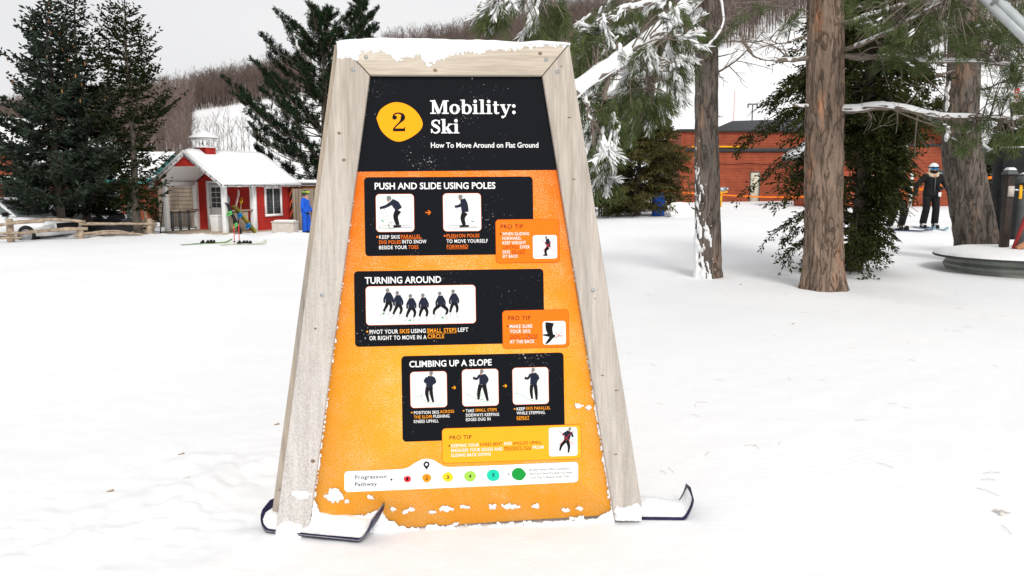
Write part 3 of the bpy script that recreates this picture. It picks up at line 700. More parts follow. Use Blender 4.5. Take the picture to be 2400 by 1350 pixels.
figure(Z3, S2, {'t': [([(1960, 575), (1955, 630), (1972, 690)], [78, 62, 44]), ([(1900, 688), (1960, 692), (2010, 700)], [10, 30, 24]), ([(1985, 700), (1950, 745), (1922, 772)], [34, 26, 8])], 's': [([(1985, 602), (2105, 612)], 3), ([(2000, 712), (2080, 690)], 5)], 'r': [([(2005, 660), (2085, 720)], 3), ([(2075, 655), (2010, 728)], 3)]})
figure(Z4, S4, {'h': [(526, 282, 19)], 'f': [(524, 300, 11)], 'j': [([(522, 312), (516, 360), (506, 425)], [54, 80, 62]), ([(485, 325), (462, 365), (500, 380)], 24), ([(548, 325), (566, 370), (530, 390)], 24)], 't': [([(492, 425), (482, 490), (500, 575)], [40, 34, 20]), ([(522, 425), (528, 490), (548, 580)], [40, 34, 20])], 's': [([(470, 380), (458, 555)], 2.5), ([(556, 390), (568, 580)], 2.5)], 'g': [([(335, 512), (400, 525), (480, 575), (560, 598), (660, 598)], 3), ([(418, 515), (440, 515)], 8), ([(470, 430), (505, 412), (545, 425)], 4), ([(480, 500), (540, 495)], 3)]})
figure(Z4, S4, {'h': [(1044, 262, 20)], 'f': [(1034, 286, 12)], 'j': [([(1050, 295), (1060, 345), (1052, 400)], [64, 84, 70]), ([(1025, 300), (990, 340), (955, 325)], 24), ([(1085, 310), (1102, 350), (1080, 385)], 24)], 't': [([(1032, 400), (1015, 470), (1010, 550)], [44, 36, 22]), ([(1065, 400), (1085, 480), (1105, 565)], [44, 36, 22])], 's': [([(957, 335), (976, 525)], 2.5), ([(1090, 395), (1140, 560)], 2.5)], 'g': [([(858, 492), (920, 505), (1000, 550), (1080, 575), (1185, 574)], 3), ([(1032, 548), (1056, 548)], 7), ([(985, 500), (1012, 475), (1040, 500), (1012, 530), (985, 500)], 3)]})
figure(Z4, S4, {'h': [(1570, 246, 19)], 'f': [(1562, 268, 11)], 'j': [([(1574, 280), (1580, 335), (1570, 400)], [58, 80, 66]), ([(1545, 290), (1515, 335), (1482, 328)], 24), ([(1608, 295), (1622, 335), (1600, 350)], 22)], 't': [([(1555, 400), (1550, 470), (1560, 545)], [36, 32, 20]), ([(1590, 400), (1600, 480), (1605, 555)], [36, 32, 20])], 's': [([(1485, 335), (1532, 530)], 2.5), ([(1610, 400), (1632, 548)], 2.5)], 'g': [([(1372, 484), (1440, 500), (1520, 548), (1600, 568), (1690, 566)], 3)]})
figure(Z4, S4, {'h': [(1945, 850, 15)], 'f': [(1940, 866, 9)], 'j': [([(1938, 875), (1922, 915), (1912, 970)], [50, 66, 56]), ([(1905, 885), (1870, 915)], 20), ([(1960, 885), (1975, 935)], 20)], 't': [([(1902, 970), (1860, 1020), (1842, 1075)], [38, 28, 16]), ([(1918, 970), (1935, 1030), (1930, 1095)], [38, 28, 16])], 's': [([(1868, 925), (1835, 1020)], 2.5), ([(1974, 945), (1964, 1100)], 2.5), ([(1735, 1055), (1800, 1070), (1870, 1105), (1990, 1108)], 2.5)], 'r': [([(1832, 870), (1975, 1010)], 3.5), ([(1978, 870), (1840, 1015)], 3.5)]})

# knots and screws on the boards
KNOT = mat("wood_knot", (.22, .15, .10), .7, .5, 60)
SCREW = mat("zinc_screw", (.42, .45, .47), .4, .2, 80, metal=.7)
for px, py, r, el in ((795, 312, 5, 1), (806, 375, 5, 1), (739, 770, 4, .8), (733, 1081, 6, 1), (1020, 165, 6, 1), (1266, 125, 6, 1), (1316, 155, 2.5, 1), (1345, 420, 5, .35), (1335, 275, 5, .35), (1445, 915, 6, .35), (1412, 880, 4, .5), (1443, 1065, 5, .5), (1395, 700, 3, .4)):
    if py < 170 and 860 < px < 1280: w = WF+.0002
    else: w = WF+.0007
    mb = MB(); c = uv(px, py, w); disc(mb, c, r*.0019*.85, r*.0019*.7*el, w, 12); mb.build("knot", KNOT, sign)
for px, py in ((858, 134), (828, 163), (1280, 140), (1306, 168), (1390, 680), (755, 692)):
    c = uv(px, py, WF); mb = MB().tube([(c[0], c[1], WF-.004), (c[0], c[1], WF+.0022)], .0085, 12); s = mb.build("screw", SCREW, sign)
    MB().box((c[0], c[1], WF+.0026), (.008, .0018, .0006)).build("screw_slot", KNOT, s)

# snow and rime on the sign ------------------------------------------------------------------------
def uv_arr(X, Y, w):
    d = np.stack([(X-CXP)/FPX, -(Y-CYP)/FPX, np.ones_like(X)], -1)
    B = np.array([tuple(RGT), tuple(UPV), tuple(FWD)])
    r = d @ B; nn = np.array(SN); t = ((S0-CAM).dot(SN)+w)/(r @ nn)
    p = r*t[..., None] + np.array(CAM-S0)
    return p @ np.array(SU), p @ np.array(SV)
def rime_sheet(name, px0, px1, py0, py1, step, fn, w, m, parent):
    """shell of snow clinging to a face; fn(px, py) -> thickness in metres, <=0 none"""
    xs = np.arange(px0, px1+step, step); ys = np.arange(py0, py1+step, step)
    X, Y = np.meshgrid(xs, ys)
    X = X+(rng_s.random(X.shape)-.5)*step*.75; Y = Y+(rng_s.random(X.shape)-.5)*step*.75
    T = fn(X, Y); U, V = uv_arr(X, Y, w)
    n = X.shape[1]; ok = T > 0
    I = np.arange(X.size).reshape(X.shape)
    cnt = ok[:-1, :-1].astype(int)+ok[1:, :-1]+ok[:-1, 1:]+ok[1:, 1:]
    sel = cnt >= 2
    q = np.stack([I[:-1, :-1][sel], I[1:, :-1][sel], I[1:, 1:][sel], I[:-1, 1:][sel]], -1)
    used = np.unique(q); re = -np.ones(X.size, int); re[used] = np.arange(len(used))
    P = np.stack([U.ravel(), V.ravel(), w+np.maximum(T.ravel(), -.0012)], -1)[used]
    o = MB().add(P, re[q]).build(name, m, parent, True, fixn=True)
    o["kind"] = "stuff"
    return o
rng_s = np.random.default_rng(3)
# rime over the upper left of the top rail
def top_edge(X): return np.interp(X, [785, 1340], [97, 102])
def f_top(X, Y):
    low = np.interp(X, [788, 830, 838, 842, 900, 930, 980, 1000, 1015, 1035, 1060, 1110, 1160, 1200, 1240, 1290, 1335], [134, 139, 138, 124, 124, 138, 130, 148, 152, 138, 128, 122, 118, 116, 112, 108, 104])
    n = fbm(X/9, Y/7, 3, 91)*9 + fbm(X/3.5, Y/2.6, 2, 95)*9
    d = (low + n - Y)/30
    t = np.clip(d, -1, .45)*.016 + .0045*np.abs(vnoise(X/3.2, Y/2.4, 93))
    t = np.where(Y < top_edge(X), -1, np.where(d > 0, t, -1)); return np.where((X < 791) | (X > 1334), -1, t)
rime_sheet("rime_on_rail", 788, 1338, 94, 160, 2.0, f_top, WF, SNOWP, sign)
# snow ridge lying on the top edge
mb = MB(); n = 90; pxs = np.linspace(788, 1337, n); prof = []
for i, px in enumerate(pxs):
    e = min(i, n-1-i)/(n-1); h = (.024*np.interp(px, [788, 880, 1150, 1225, 1270, 1337], [.35, 1.0, .75, .42, .75, .35]) + .004*vnoise(px/20, 0, 3))*sstep(-.004, .03, e)
    b = uv(px, float(top_edge(px))+1.5, WF)
    ring = [(b[0], b[1]-.004, WF+.004), (b[0], b[1]+h*.55, WF+.007), (b[0], b[1]+h*.92, WF-.004), (b[0], b[1]+h, WF-.03), (b[0], b[1]+h*.98, -.05), (b[0], b[1]+h*.8, -.10), (b[0], b[1]+.2*h, -.124), (b[0], b[1]-.004, -.122)]
    prof += ring
q = [(i*8+k, i*8+(k+1) % 8, (i+1)*8+(k+1) % 8, (i+1)*8+k) for i in range(n-1) for k in range(8)]
mb.add(prof, q); mb.build("snow_cap", SNOWP, sign, True)
# snow stuck along the bottom of the panel and in scattered patches
def f_pan(X, Y):
    low = np.interp(X, [735, 745, 765, 800, 835, 870, 895, 915, 935, 1000, 1100, 1250, 1400, 1440], [1165, 1192, 1208, 1215, 1211, 1200, 1196, 1222, 1236, 1237, 1232, 1226, 1214, 1198])
    n = fbm(X/16, Y/12, 3, 101)*13 + fbm(X/4, Y/4, 2, 105)*6
    d = (Y + n - low)/26
    t = np.clip(d, -1, .8)*.02 + .003*vnoise(X/4, Y/4, 107)
    t = np.where(d > 0, np.maximum(t, .0015), -1)
    spots = [(783, 1163, 17, 15), (815, 1175, 8, 5), (868, 1166, 6, 6), (921, 1193, 5, 6), (950, 1200, 9, 4), (964, 1196, 6, 6), (1013, 1201, 7, 4), (1045, 1194, 14, 5), (1090, 1189, 9, 4), (1153, 1188, 8, 5), (1195, 1186, 17, 6), (1255, 1186, 6, 5), (1325, 1196, 9, 4), (1360, 1192, 8, 4), (1378, 955, 5, 5), (1355, 953, 9, 5)]
    for cx, cy, rx, ry in spots:
        k = 1-np.sqrt(((X-cx)/rx)**2+((Y-cy)/ry)**2) + fbm(X/6, Y/6, 2, 111)*1.1
        t = np.maximum(t, np.where(k > 0, .002+.009*np.clip(k, 0, .6), -1))
    # rime fringe down both inner edges of the frame
    le = np.interp(Y, [178, 1257], [867, 724]); re = np.interp(Y, [178, 1212], [1272, 1440])
    k = 1.8*sstep(250, 1100, Y)*(1+1.6*fbm(X/5, Y/7, 2, 115)) - (X-le)
    t = np.maximum(t, np.where((k > 0) & (Y > 240), .0015+.0004*k, -1))
    k = np.interp(Y, [300, 520, 800, 950, 1100, 1190], [.3, 1, .6, 3.5, 4, 5])*(1+1.7*fbm(X/5, Y/8, 2, 117)) - (re-X)
    t = np.maximum(t, np.where((k > 0) & (Y > 240), .0015+.0005*k, -1))
    edge = np.where((X < le) | (X > re), -1, t)
    return edge
rime_sheet("snow_on_panel", 722, 1442, 240, 1246, 2.2, f_pan, .0034, SNOWP, sign)
def f_lst(X, Y):
    le = np.interp(Y, [99, 1264], [793, 643])+2; re = np.interp(Y, [177, 1257], [866, 722])-2
    low = np.interp(X, [645, 655, 668, 680, 690, 698, 706, 712], [1240, 1228, 1221, 1219, 1228, 1232, 1230, 1300])
    d = (Y+fbm(X/5, Y/5, 2, 121)*8-low)/20
    t = np.where(d > 0, np.clip(d, 0, .8)*.022+.002, -1)
    k = 1-np.sqrt(((X-712)/28)**2+((Y-1160)/9)**2) + fbm(X/8, Y/6, 2, 123)*.9
    t = np.maximum(t, np.where(k > 0, .003+.015*np.clip(k, 0, .6), -1))
    return np.where((X < le) | (X > re), -1, t)
rime_sheet("snow_on_stile", 640, 745, 1130, 1266, 2.5, f_lst, WF, SNOWP, sign)
def f_rst(X, Y):
    le = np.interp(Y, [178, 1214], [1271, 1441])+2; re = np.interp(Y, [103, 1187], [1334, 1505])-2
    low = np.interp(X, [1440, 1446, 1455, 1464, 1472, 1480, 1492, 1505], [1192, 1186, 1190, 1192, 1184, 1186, 1181, 1186])
    d = (Y+fbm(X/5, Y/5, 2, 131)*7-low)/20
    return np.where((X < le) | (X > re), -1, np.where(d > 0, np.clip(d, 0, .8)*.022+.002, -1))
rime_sheet("snow_on_stile", 1436, 1508, 1170, 1216, 2.5, f_rst, WF, SNOWP, sign)

# snowboard ends bolted under both uprights as feet
BOARD = mat("navy_board_edge", (.02, .018, .06), .45, .3, 12)
BTOP = mat("brown_board_top", (.16, .10, .08), .5, .4, 14)
def board_foot(name, P, rotz, L, Wd, tipL, tipR, rl=2.4, rr=14, inset=.12, nose=.85):
    """P world point at the centre of the deck; lies along local x with both ends turned up"""
    root = bpy.data.objects.new(name, None); COL.objects.link(root); root.empty_display_size = .05
    nx, ny = 48, 9; V = []; S = []
    for i in range(nx):
        s = -1+2*i/(nx-1); x = s*L/2
        hw = Wd/2*math.sqrt(max(0, 1-max(0, (abs(s)-.66)/.34)**(rr if s > 0 else rl)))+.002
        tip = tipR if s > 0 else tipL
        over = max(0, abs(s)-.72)/.28; z = tip*(over*over*.15+over*.85)
        xx = x*(1-.10*over*over)
        for j in range(ny):
            y = hw*(-1+2*j/(ny-1)); V.append((xx, y, z)); S.append((xx, y, z))
    V = np.array(V); top = V+np.array([0, 0, .011]); vv = np.vstack([V, top]); m = nx*ny
    q = []
    for i in range(nx-1):
        for j in range(ny-1):
            a = i*ny+j; q.append((a, a+ny, a+ny+1, a+1)); q.append((m+a, m+a+1, m+a+ny+1, m+a+ny))
    for i in range(nx-1):
        for j in (0, ny-1):
            a = i*ny+j; q.append((a, m+a, m+a+ny, a+ny))
    for j in range(ny-1):
        for i in (0, nx-1):
            a = i*ny+j; q.append((a, a+1, m+a+1, m+a))
    MB().add(vv, q).build("deck", BOARD, root, True)
    # snow lying on the deck
    T = []
    for i in range(nx):
        s = -1+2*i/(nx-1)
        for j in range(ny):
            e = 1-abs(-1+2*j/(ny-1)); k = sstep(inset, inset+.3, e)*((1-sstep(.88, .97, s)) if s > 0 else (1-sstep(nose-.08, nose+.08, -s)))
            T.append(-.006+.016*k+.055*k*(1-.55*abs(s))+.012*vnoise(V[i*ny+j, 0]*16, V[i*ny+j, 1]*16, 5)*k)
    T = np.array(T); mb = MB(); sv = top+np.array([0, 0, 1.0])*(T[:, None]-.002); sv2 = top+np.array([0, 0, -.003])
    mb.add(np.vstack([sv, sv2]), q).build("snow_on_deck", SNOWP, root, True)
    root.parent = sign; root.matrix_parent_inverse = SM.inverted()
    root.matrix_basis = Matrix.Translation(P) @ Matrix.Rotation(rotz, 4, 'Z')
    return root
PL = at(765, 1238, 3.27)+Vector((0, 0, .022)); PR = at(1508, 1214, 3.44)+Vector((.0, -.03, .040))
print("feet z", PL.z, PR.z)
FOOT_L = board_foot("board_foot", PL, radians(-12), .60, .27, .075, .105)
FOOT_R = board_foot("board_foot", PR, radians(-2), .46, .19, .03, .115, 2.4, 60, .30)

# ================================================================== VEGETATION
def unit(v): return v/(np.linalg.norm(v, axis=-1, keepdims=True)+1e-12)
def blades(mb, base, d, L, W, cross=True, mid=.45):
    """diamond-shaped leaf blades; base (n,3), d unit dir (n,3), L,W (n,)"""
    n = len(base); r = rng.normal(size=(n, 3)); a = unit(np.cross(d, r)); b = np.cross(d, a)
    L = np.broadcast_to(L, (n,)); W = np.broadcast_to(W, (n,))
    tip = base+d*L[:, None]; m = base+d*(L*mid)[:, None]
    for ax in ((a, b) if cross else (a,)):
        v = np.stack([base, m+ax*(W/2)[:, None], tip, m-ax*(W/2)[:, None]], 1).reshape(-1, 3)
        mb.add(v, np.arange(n*4).reshape(-1, 4))
NEEDLE = mat("spruce_needles", (.017, .025, .008), .7, .3, 1.5, island=.6, spec=.03)
BLUEN = mat("blue_spruce_needles", (.038, .052, .037), .7, .25, 1.2, island=.65, spec=.03)
PINEN = mat("pine_needles", (.018, .032, .015), .65, .25, 1.2, island=.5, spec=.04)
WPINE = mat("white_pine_needles", (.075, .100, .036), .55, .3, 3, island=.5, spec=.08)
CEDARN = mat("cedar_sprays", (.040, .046, .014), .65, .4, 1.3, island=.55, spec=.03)
HEDGEN = mat("brown_green_cedar_sprays", (.066, .060, .021), .7, .45, .9, island=.55, spec=.03)
CONE = mat("spruce_cones", (.34, .16, .06), .7, .2, 9)
TWIG = mat("twig_bark", (.11, .085, .065), .85, .2, 20)
GTRUNK = mat("grey_trunk_bark", (.115, .095, .078), .9, .3, 14, bump=.7, bscale=40, stretch=(1, 1, .25))

def spruce(name, label, base, H, R, z0, needle, seed, dens=1.0, bare=0.0, leanx=0.0, cones=False, group="spruces by the split rail fence", profile=.85, lift=.35, low=None, big=1.0):
    rs = np.random.default_rng(seed)
    t = thing(name, label, "tree", base, 0, group)
    zt = np.linspace(-.3, H, 26); wob = .06*np.sin(zt*1.3+seed)
    pts = np.stack([leanx*zt+wob*.5, wob*.3, zt], -1)
    MB().tube(pts, np.linspace(.17, .012, 26)*H/9, 10).build("trunk", GTRUNK, t, True)
    br = MB(); fo = MB(); co = MB()
    z = z0
    B, Dd, Ls, Ws = [], [], [], []
    while z < H-.18:
        f = (z-z0)/(H-z0); rad = R*(1-f)**profile*(.55+.45*min(1, (f+.06)/.14))+.10
        if low: rad *= float(np.interp(f, [0, low[0], low[0]+.14], [low[1], low[1], 1]))
        nb = rs.integers(5, 8) if f < .85 else 4
        a0 = rs.uniform(0, 6.28)
        for k in range(nb):
            if rs.random() < bare: continue
            a = a0+k*2*pi/nb+rs.normal()*.22; L = rad*rs.uniform(.45, 1.18)
            h = np.array([cos(a), sin(a), 0]); m = max(5, int(L/.16)+3); s = np.linspace(0, 1, m)
            up = lift*(f**1.2)*1.1-.30*(1-f)
            zc = up*s*L + (.30*(1-f)+.10)*L*s**2.4 - .10*L*np.sin(s*pi)
            P = np.array([leanx*z, 0, z+rs.normal()*.06])+h*s[:, None]*L*.97; P[:, 2] += zc
            br.tube(P, np.linspace(.022*(L/2+.3), .004, m), 4, False)
            T = unit(np.gradient(P, axis=0)); side = unit(np.cross(T, [0, 0, 1.0]))
            # side twigs and their sprays
            ns = int(max(6, L/.060)*dens)
            for q in rs.uniform(.16, 1.0, ns):
                i = min(m-2, int(q*(m-1))); fr = q*(m-1)-i; p = P[i]*(1-fr)+P[i+1]*fr
                sg = rs.choice((-1, 1)); tl = (.14+.34*L*.5*(1-q)*rs.uniform(.6, 1.1)+.04)
                dv = T[i]*rs.uniform(.45, .9)+side[i]*sg*rs.uniform(.4, 1)+np.array([0, 0, rs.uniform(-.35, .12)*(1-f)+.10*f])
                dv = dv/np.linalg.norm(dv)
                nn = max(2, int(tl/.075))
                u = np.linspace(.05, 1, nn)
                B.append(p+dv*(u*tl)[:, None]); jit = rs.normal(size=(nn, 3))*.42
                Dd.append(unit(dv+jit+np.array([0, 0, -.12]))); Ls.append(rs.uniform(.11, .20, nn)*big); Ws.append(rs.uniform(.045, .075, nn)*big)
            if cones and f > .45 and rs.random() < .5:
                p = P[-2]; co.ell(p-np.array([0, 0, .10]), (.028, .028, .075), None, 6, 4)
        z += rs.uniform(.17, .27)*(1 if f < .8 else .8)
    # leader
    P = np.array([[leanx*H, 0, H-.4+k*.06] for k in range(8)]); B.append(P); Dd.append(unit(rs.normal(size=(8, 3))*.5+np.array([0, 0, .7]))); Ls.append(np.full(8, .12)); Ws.append(np.full(8, .03))
    blades(fo, np.vstack(B), np.vstack(Dd), np.concatenate(Ls), np.concatenate(Ws))
    br.build("branches", TWIG, t, True, fixn=False)["kind"] = "stuff"
    fo.build("crown", needle, t, fixn=False)["kind"] = "stuff"
    if cones: co.build("cones", CONE, t, True, fixn=False)["kind"] = "stuff"
    return t
def gp(px, py):
    p = G(px, py); return (p.x, p.y, p.z)
def ground_at(px, Y, py=540):
    p = at(px, py, Y); return (p.x, p.y, gz(p.x, p.y))
b1 = ground_at(143, 28.5); b2 = ground_at(205, 31.0); b3 = ground_at(324, 29.2)
def hgt(base, pytop):
    p = proj(Vector(base)); return (p[1]-pytop)/FPX*base[1]*1.0
spruce("blue_spruce", "dense blue-green spruce with brown cones near its top, leftmost tree", b1, hgt(b1, 8), 2.95, 1.55, BLUEN, 1, 1.15, bare=.06, cones=True, leanx=.012, profile=.92, big=1.25)
spruce("norway_spruce", "tallest dark green spruce, its tip cut off by the photo's top edge", b2, hgt(b2, -12), 2.9, 1.2, NEEDLE, 2, 1.1, bare=.06, leanx=.012, profile=1.0)
spruce("norway_spruce", "open dark spruce with a bare lower trunk nearest the small red hut", b3, hgt(b3, -4), 2.75, 1.2, NEEDLE, 3, .85, bare=.12, profile=.80, lift=.55, low=(.30, .42))
b4 = ground_at(408, 47, 530)
spruce("young_spruce", "small dark conifer whose top shows beside the hut's left eave", b4, 4.2, 1.9, .3, NEEDLE, 4, 1.0, group=None)

def tufts(mb, base, axis, n, shoot, nl, nw, spread=.75, seed=0, flat_up=None):
    """needle tufts; base (T,3), axis (T,3); n needles each"""
    rs = np.random.default_rng(seed); T = len(base)
    u = rs.random((T, n)); p = base[:, None, :]+axis[:, None, :]*(u*shoot)[..., None]
    r = unit(rs.normal(size=(T, n, 3))); r = unit(r-(r*axis[:, None, :]).sum(-1, keepdims=True)*axis[:, None, :])
    d = unit(axis[:, None, :]*(1-spread*.5+rs.random((T, n, 1))*.3)+r*spread*rs.uniform(.5, 1.2, (T, n, 1)))
    d[..., 2] -= .10; d = unit(d)
    L = nl*rs.uniform(.7, 1.15, (T, n)); W = np.full((T, n), nw)
    p = p.reshape(-1, 3); d = d.reshape(-1, 3)
    blades(mb, p, d, L.ravel(), W.ravel(), cross=False, mid=.5)
    return p, d, L.ravel()

def tufted_pine(name, label, base, H, R, z0, seed, group, dens=1.0):
    rs = np.random.default_rng(seed); t = thing(name, label, "tree", base, 0, group)
    zt = np.linspace(-.3, H-.3, 20); MB().tube(np.stack([.05*np.sin(zt), 0*zt, zt], -1), np.linspace(.2, .03, 20), 10).build("trunk", GTRUNK, t, True)
    br = MB(); fo = MB(); B = []; A = []
    z = z0
    while z < H-.3:
        f = (z-z0)/(H-z0); rad = R*(1-f)**.62*min(1, .55+f*2.5)+.12
        nb = 5 if f < .8 else 4; a0 = rs.uniform(0, 6.28)
        for k in range(nb):
            a = a0+k*2*pi/nb+rs.normal()*.25; L = rad*rs.uniform(.35, 1.15); h = np.array([cos(a), sin(a), 0])
            m = 9; s = np.linspace(0, 1, m); P = np.array([0, 0, z])+h*(s*L)[:, None]
            P[:, 2] += L*(-.06*s+.42*s**2.2)*(1.0)+.25*f*L*s
            br.tube(P, np.linspace(.035, .01, m), 4, False); Tn = unit(np.gradient(P, axis=0)); sd = unit(np.cross(Tn, [0, 0, 1.0]))
            for q in np.concatenate([rs.uniform(.3, 1, int(4+L*9*dens)), [1.0]]):
                i = min(m-2, int(q*(m-1))); p = P[i]+(P[i+1]-P[i])*(q*(m-1)-i)
                tl = rs.uniform(.1, .5)*(.4+.35*L*(1.15-q)); dv = Tn[i]*rs.uniform(.2, 1)+sd[i]*rs.normal()*.8+np.array([0, 0, rs.uniform(.15, .9)]); dv /= np.linalg.norm(dv)
                e = p+dv*tl; br.tube(np.array([p, e]), [.01, .006], 3, False)
                ax = dv*.5+np.array([0, 0, .85]); ax /= np.linalg.norm(ax)
                for w in range(3): B.append(e-dv*tl*.35*w*rs.random()); A.append(unit(ax+rs.normal(size=3)*.25))
        z += rs.uniform(.30, .46)
    tip = np.array([0, 0, H-.45])
    for k in range(6): B.append(tip+rs.normal(size=3)*np.array([.12, .12, .05])+np.array([0, 0, .08*k])); A.append(unit(np.array([0, 0, 1])+rs.normal(size=3)*.15))
    tufts(fo, np.array(B), np.array(A), 13, .26, .17, .030, .7, seed)
    br.build("branches", TWIG, t, True, fixn=False)["kind"] = "stuff"; fo.build("crown", PINEN, t, fixn=False)["kind"] = "stuff"
    return t
p1 = ground_at(768, 41, 540); p2 = ground_at(858, 49, 520)
tufted_pine("tufted_pine", "broad dark green pine left of the sign, behind the red hut", p1, hgt(p1, 45), 5.3, 2.0, 11, "dark pines behind the sign", 1.1)
tufted_pine("tufted_pine", "dark pine whose tip alone shows above the sign's snowy top rail", p2, hgt(p2, 22), 3.4, 2.4, 12, "dark pines behind the sign", 1.1)

def cedar(name, label, base, H, R, z0, needle, seed, nbr, fan=.12, lobes=None, leaf=(.05, .018), squash=1.0, per=10, droop=.5, gaps=.0, clip=None):
    """arborvitae: upswept limbs carrying drooping flat fans of small scale sprays"""
    rs = np.random.default_rng(seed); t = thing(name, label, "tree", base)
    zt = np.linspace(-.2, H*.93, 14); MB().tube(np.stack([.06*np.sin(zt*.9), .03*np.cos(zt), zt], -1), np.linspace(.13, .02, 14)*(H/5)**.5, 9).build("trunk", GTRUNK, t, True)
    br = MB(); fo = MB(); B, Dd, Ls, Ws = [], [], [], []
    for k in range(nbr):
        f = rs.random()**.85; z = z0+f*(H-z0)*.97; a = rs.uniform(0, 6.28)
        if gaps and f < .33 and rs.random() < .40: continue
        if gaps and vnoise(np.array(a*1.6), np.array(z*1.5), seed) > .5-gaps: continue
        rad = R(f, a) if callable(R) else R*(1-f)**.6
        L = rad*rs.uniform(.55, 1.05); h = np.array([cos(a), sin(a)*squash, 0]); m = 7; s = np.linspace(0, 1, m)
        P = np.array([0, 0, z])+h*(s*L)[:, None]; P[:, 2] += L*(.25*s-droop*s**2.2)+.2*f*s
        br.tube(P, np.linspace(.018, .004, m), 3, False); Tn = unit(np.gradient(P, axis=0)); sd = unit(np.cross(Tn, [0, 0, 1.0]))
        for q in rs.uniform(.30, 1.03, per):
            i = min(m-2, int(q*(m-1))); p = P[i]+(P[i+1]-P[i])*(q*(m-1)-i)
            ax = unit(Tn[i]*rs.uniform(.3, .9)+sd[i]*rs.normal()*.7+np.array([0, 0, rs.uniform(-.7, .25)]))
            if clip is not None:
                pp = proj(Vector(p)+Vector(base))
                if pp[0] > clip(pp[1])+rs.normal()*12: continue
            nl = 9; u = np.linspace(0, 1, nl); fl = fan*rs.uniform(.7, 1.7); pl = unit(np.cross(ax, rs.normal(size=3)))
            pos = p+ax*(u*fl)[:, None]; sg = np.where(np.arange(nl) % 2, 1, -1)
            B.append(pos); Dd.append(unit(ax*.8+pl*sg[:, None]*.8*(1-u*.6)[:, None]+rs.normal(size=(nl, 3))*.22)); Ls.append(leaf[0]*rs.uniform(.8, 1.5, nl)); Ws.append(leaf[1]*rs.uniform(.8, 1.4, nl))
    blades(fo, np.vstack(B), np.vstack(Dd), np.concatenate(Ls), np.concatenate(Ws), cross=False)
    br.build("branches", TWIG, t, True, fixn=False)["kind"] = "stuff"; fo.build("crown", needle, t, fixn=False)["kind"] = "stuff"
    return t
# brown-green cedar clump right of the sign
def Rh(f, a): return 2.05*(1-max(0, f-.42)/.58)**.9*(.92+.08*sin(3*a))+.12
pc = ground_at(1492, 29.5, 500)
cedar("cedar", "dense brown-green cedar beside the sign's right edge, in front of a low fence", pc, 4.8, Rh, .15, HEDGEN, 21, 620, .20, leaf=(.11, .040), per=13, droop=.25)
def Rh2(f, a): return 1.25*(1-f)**.55+.1
pc = ground_at(1424, 30.5, 500); cedar("cedar", "second brown-green cedar half hidden by the sign's right upright", pc, 3.4, Rh2, .15, HEDGEN, 22, 300, .20, leaf=(.11, .040), per=12, droop=.25)
# dark cedar behind the thick pine trunk
pcd = G(2003, 636); pcd = Vector((pcd.x, pcd.y, pcd.z))
def Rd(f, a):
    right = cos(a)
    return (1.0+.30*sstep(.34, .55, f) if right > 0 else 1.85)*(1-max(0, f-.55)/.45*.75)*(.72+.28*sin(2*a+7*f))*(1 if f > .32 else (.55+1.1*f))+.1
cedar("cedar", "large dark cedar with drooping sprays right behind the thickest pine trunk", tuple(pcd), 5.6, Rd, .10, CEDARN, 23, 900, .17, leaf=(.062, .026), per=17, droop=.55, gaps=.25, clip=lambda y: np.interp(y, [0, 290, 335, 470, 500, 560, 600, 650], [2200, 2190, 2128, 2118, 2075, 2078, 2110, 2060]))
for px, Y, h, r, sd in ((2340, 36, 3.6, 1.3, 31), (2190, 41, 5.2, 1.6, 32), (2395, 33, 4.4, 1.3, 33)):
    pb = ground_at(px, Y, 470)
    cedar("cedar", {31: "dark green evergreen between the black pad and the red building", 32: "olive evergreen whose tip rises behind the red building's gable", 33: "dark green evergreen at the photo's right edge behind the black pad"}[sd], pb, h, (lambda r: (lambda f, a: r*(1-f)**.7+.1))(r), .2, HEDGEN if sd == 32 else CEDARN, sd, 230, .2, leaf=(.10, .036), per=11)

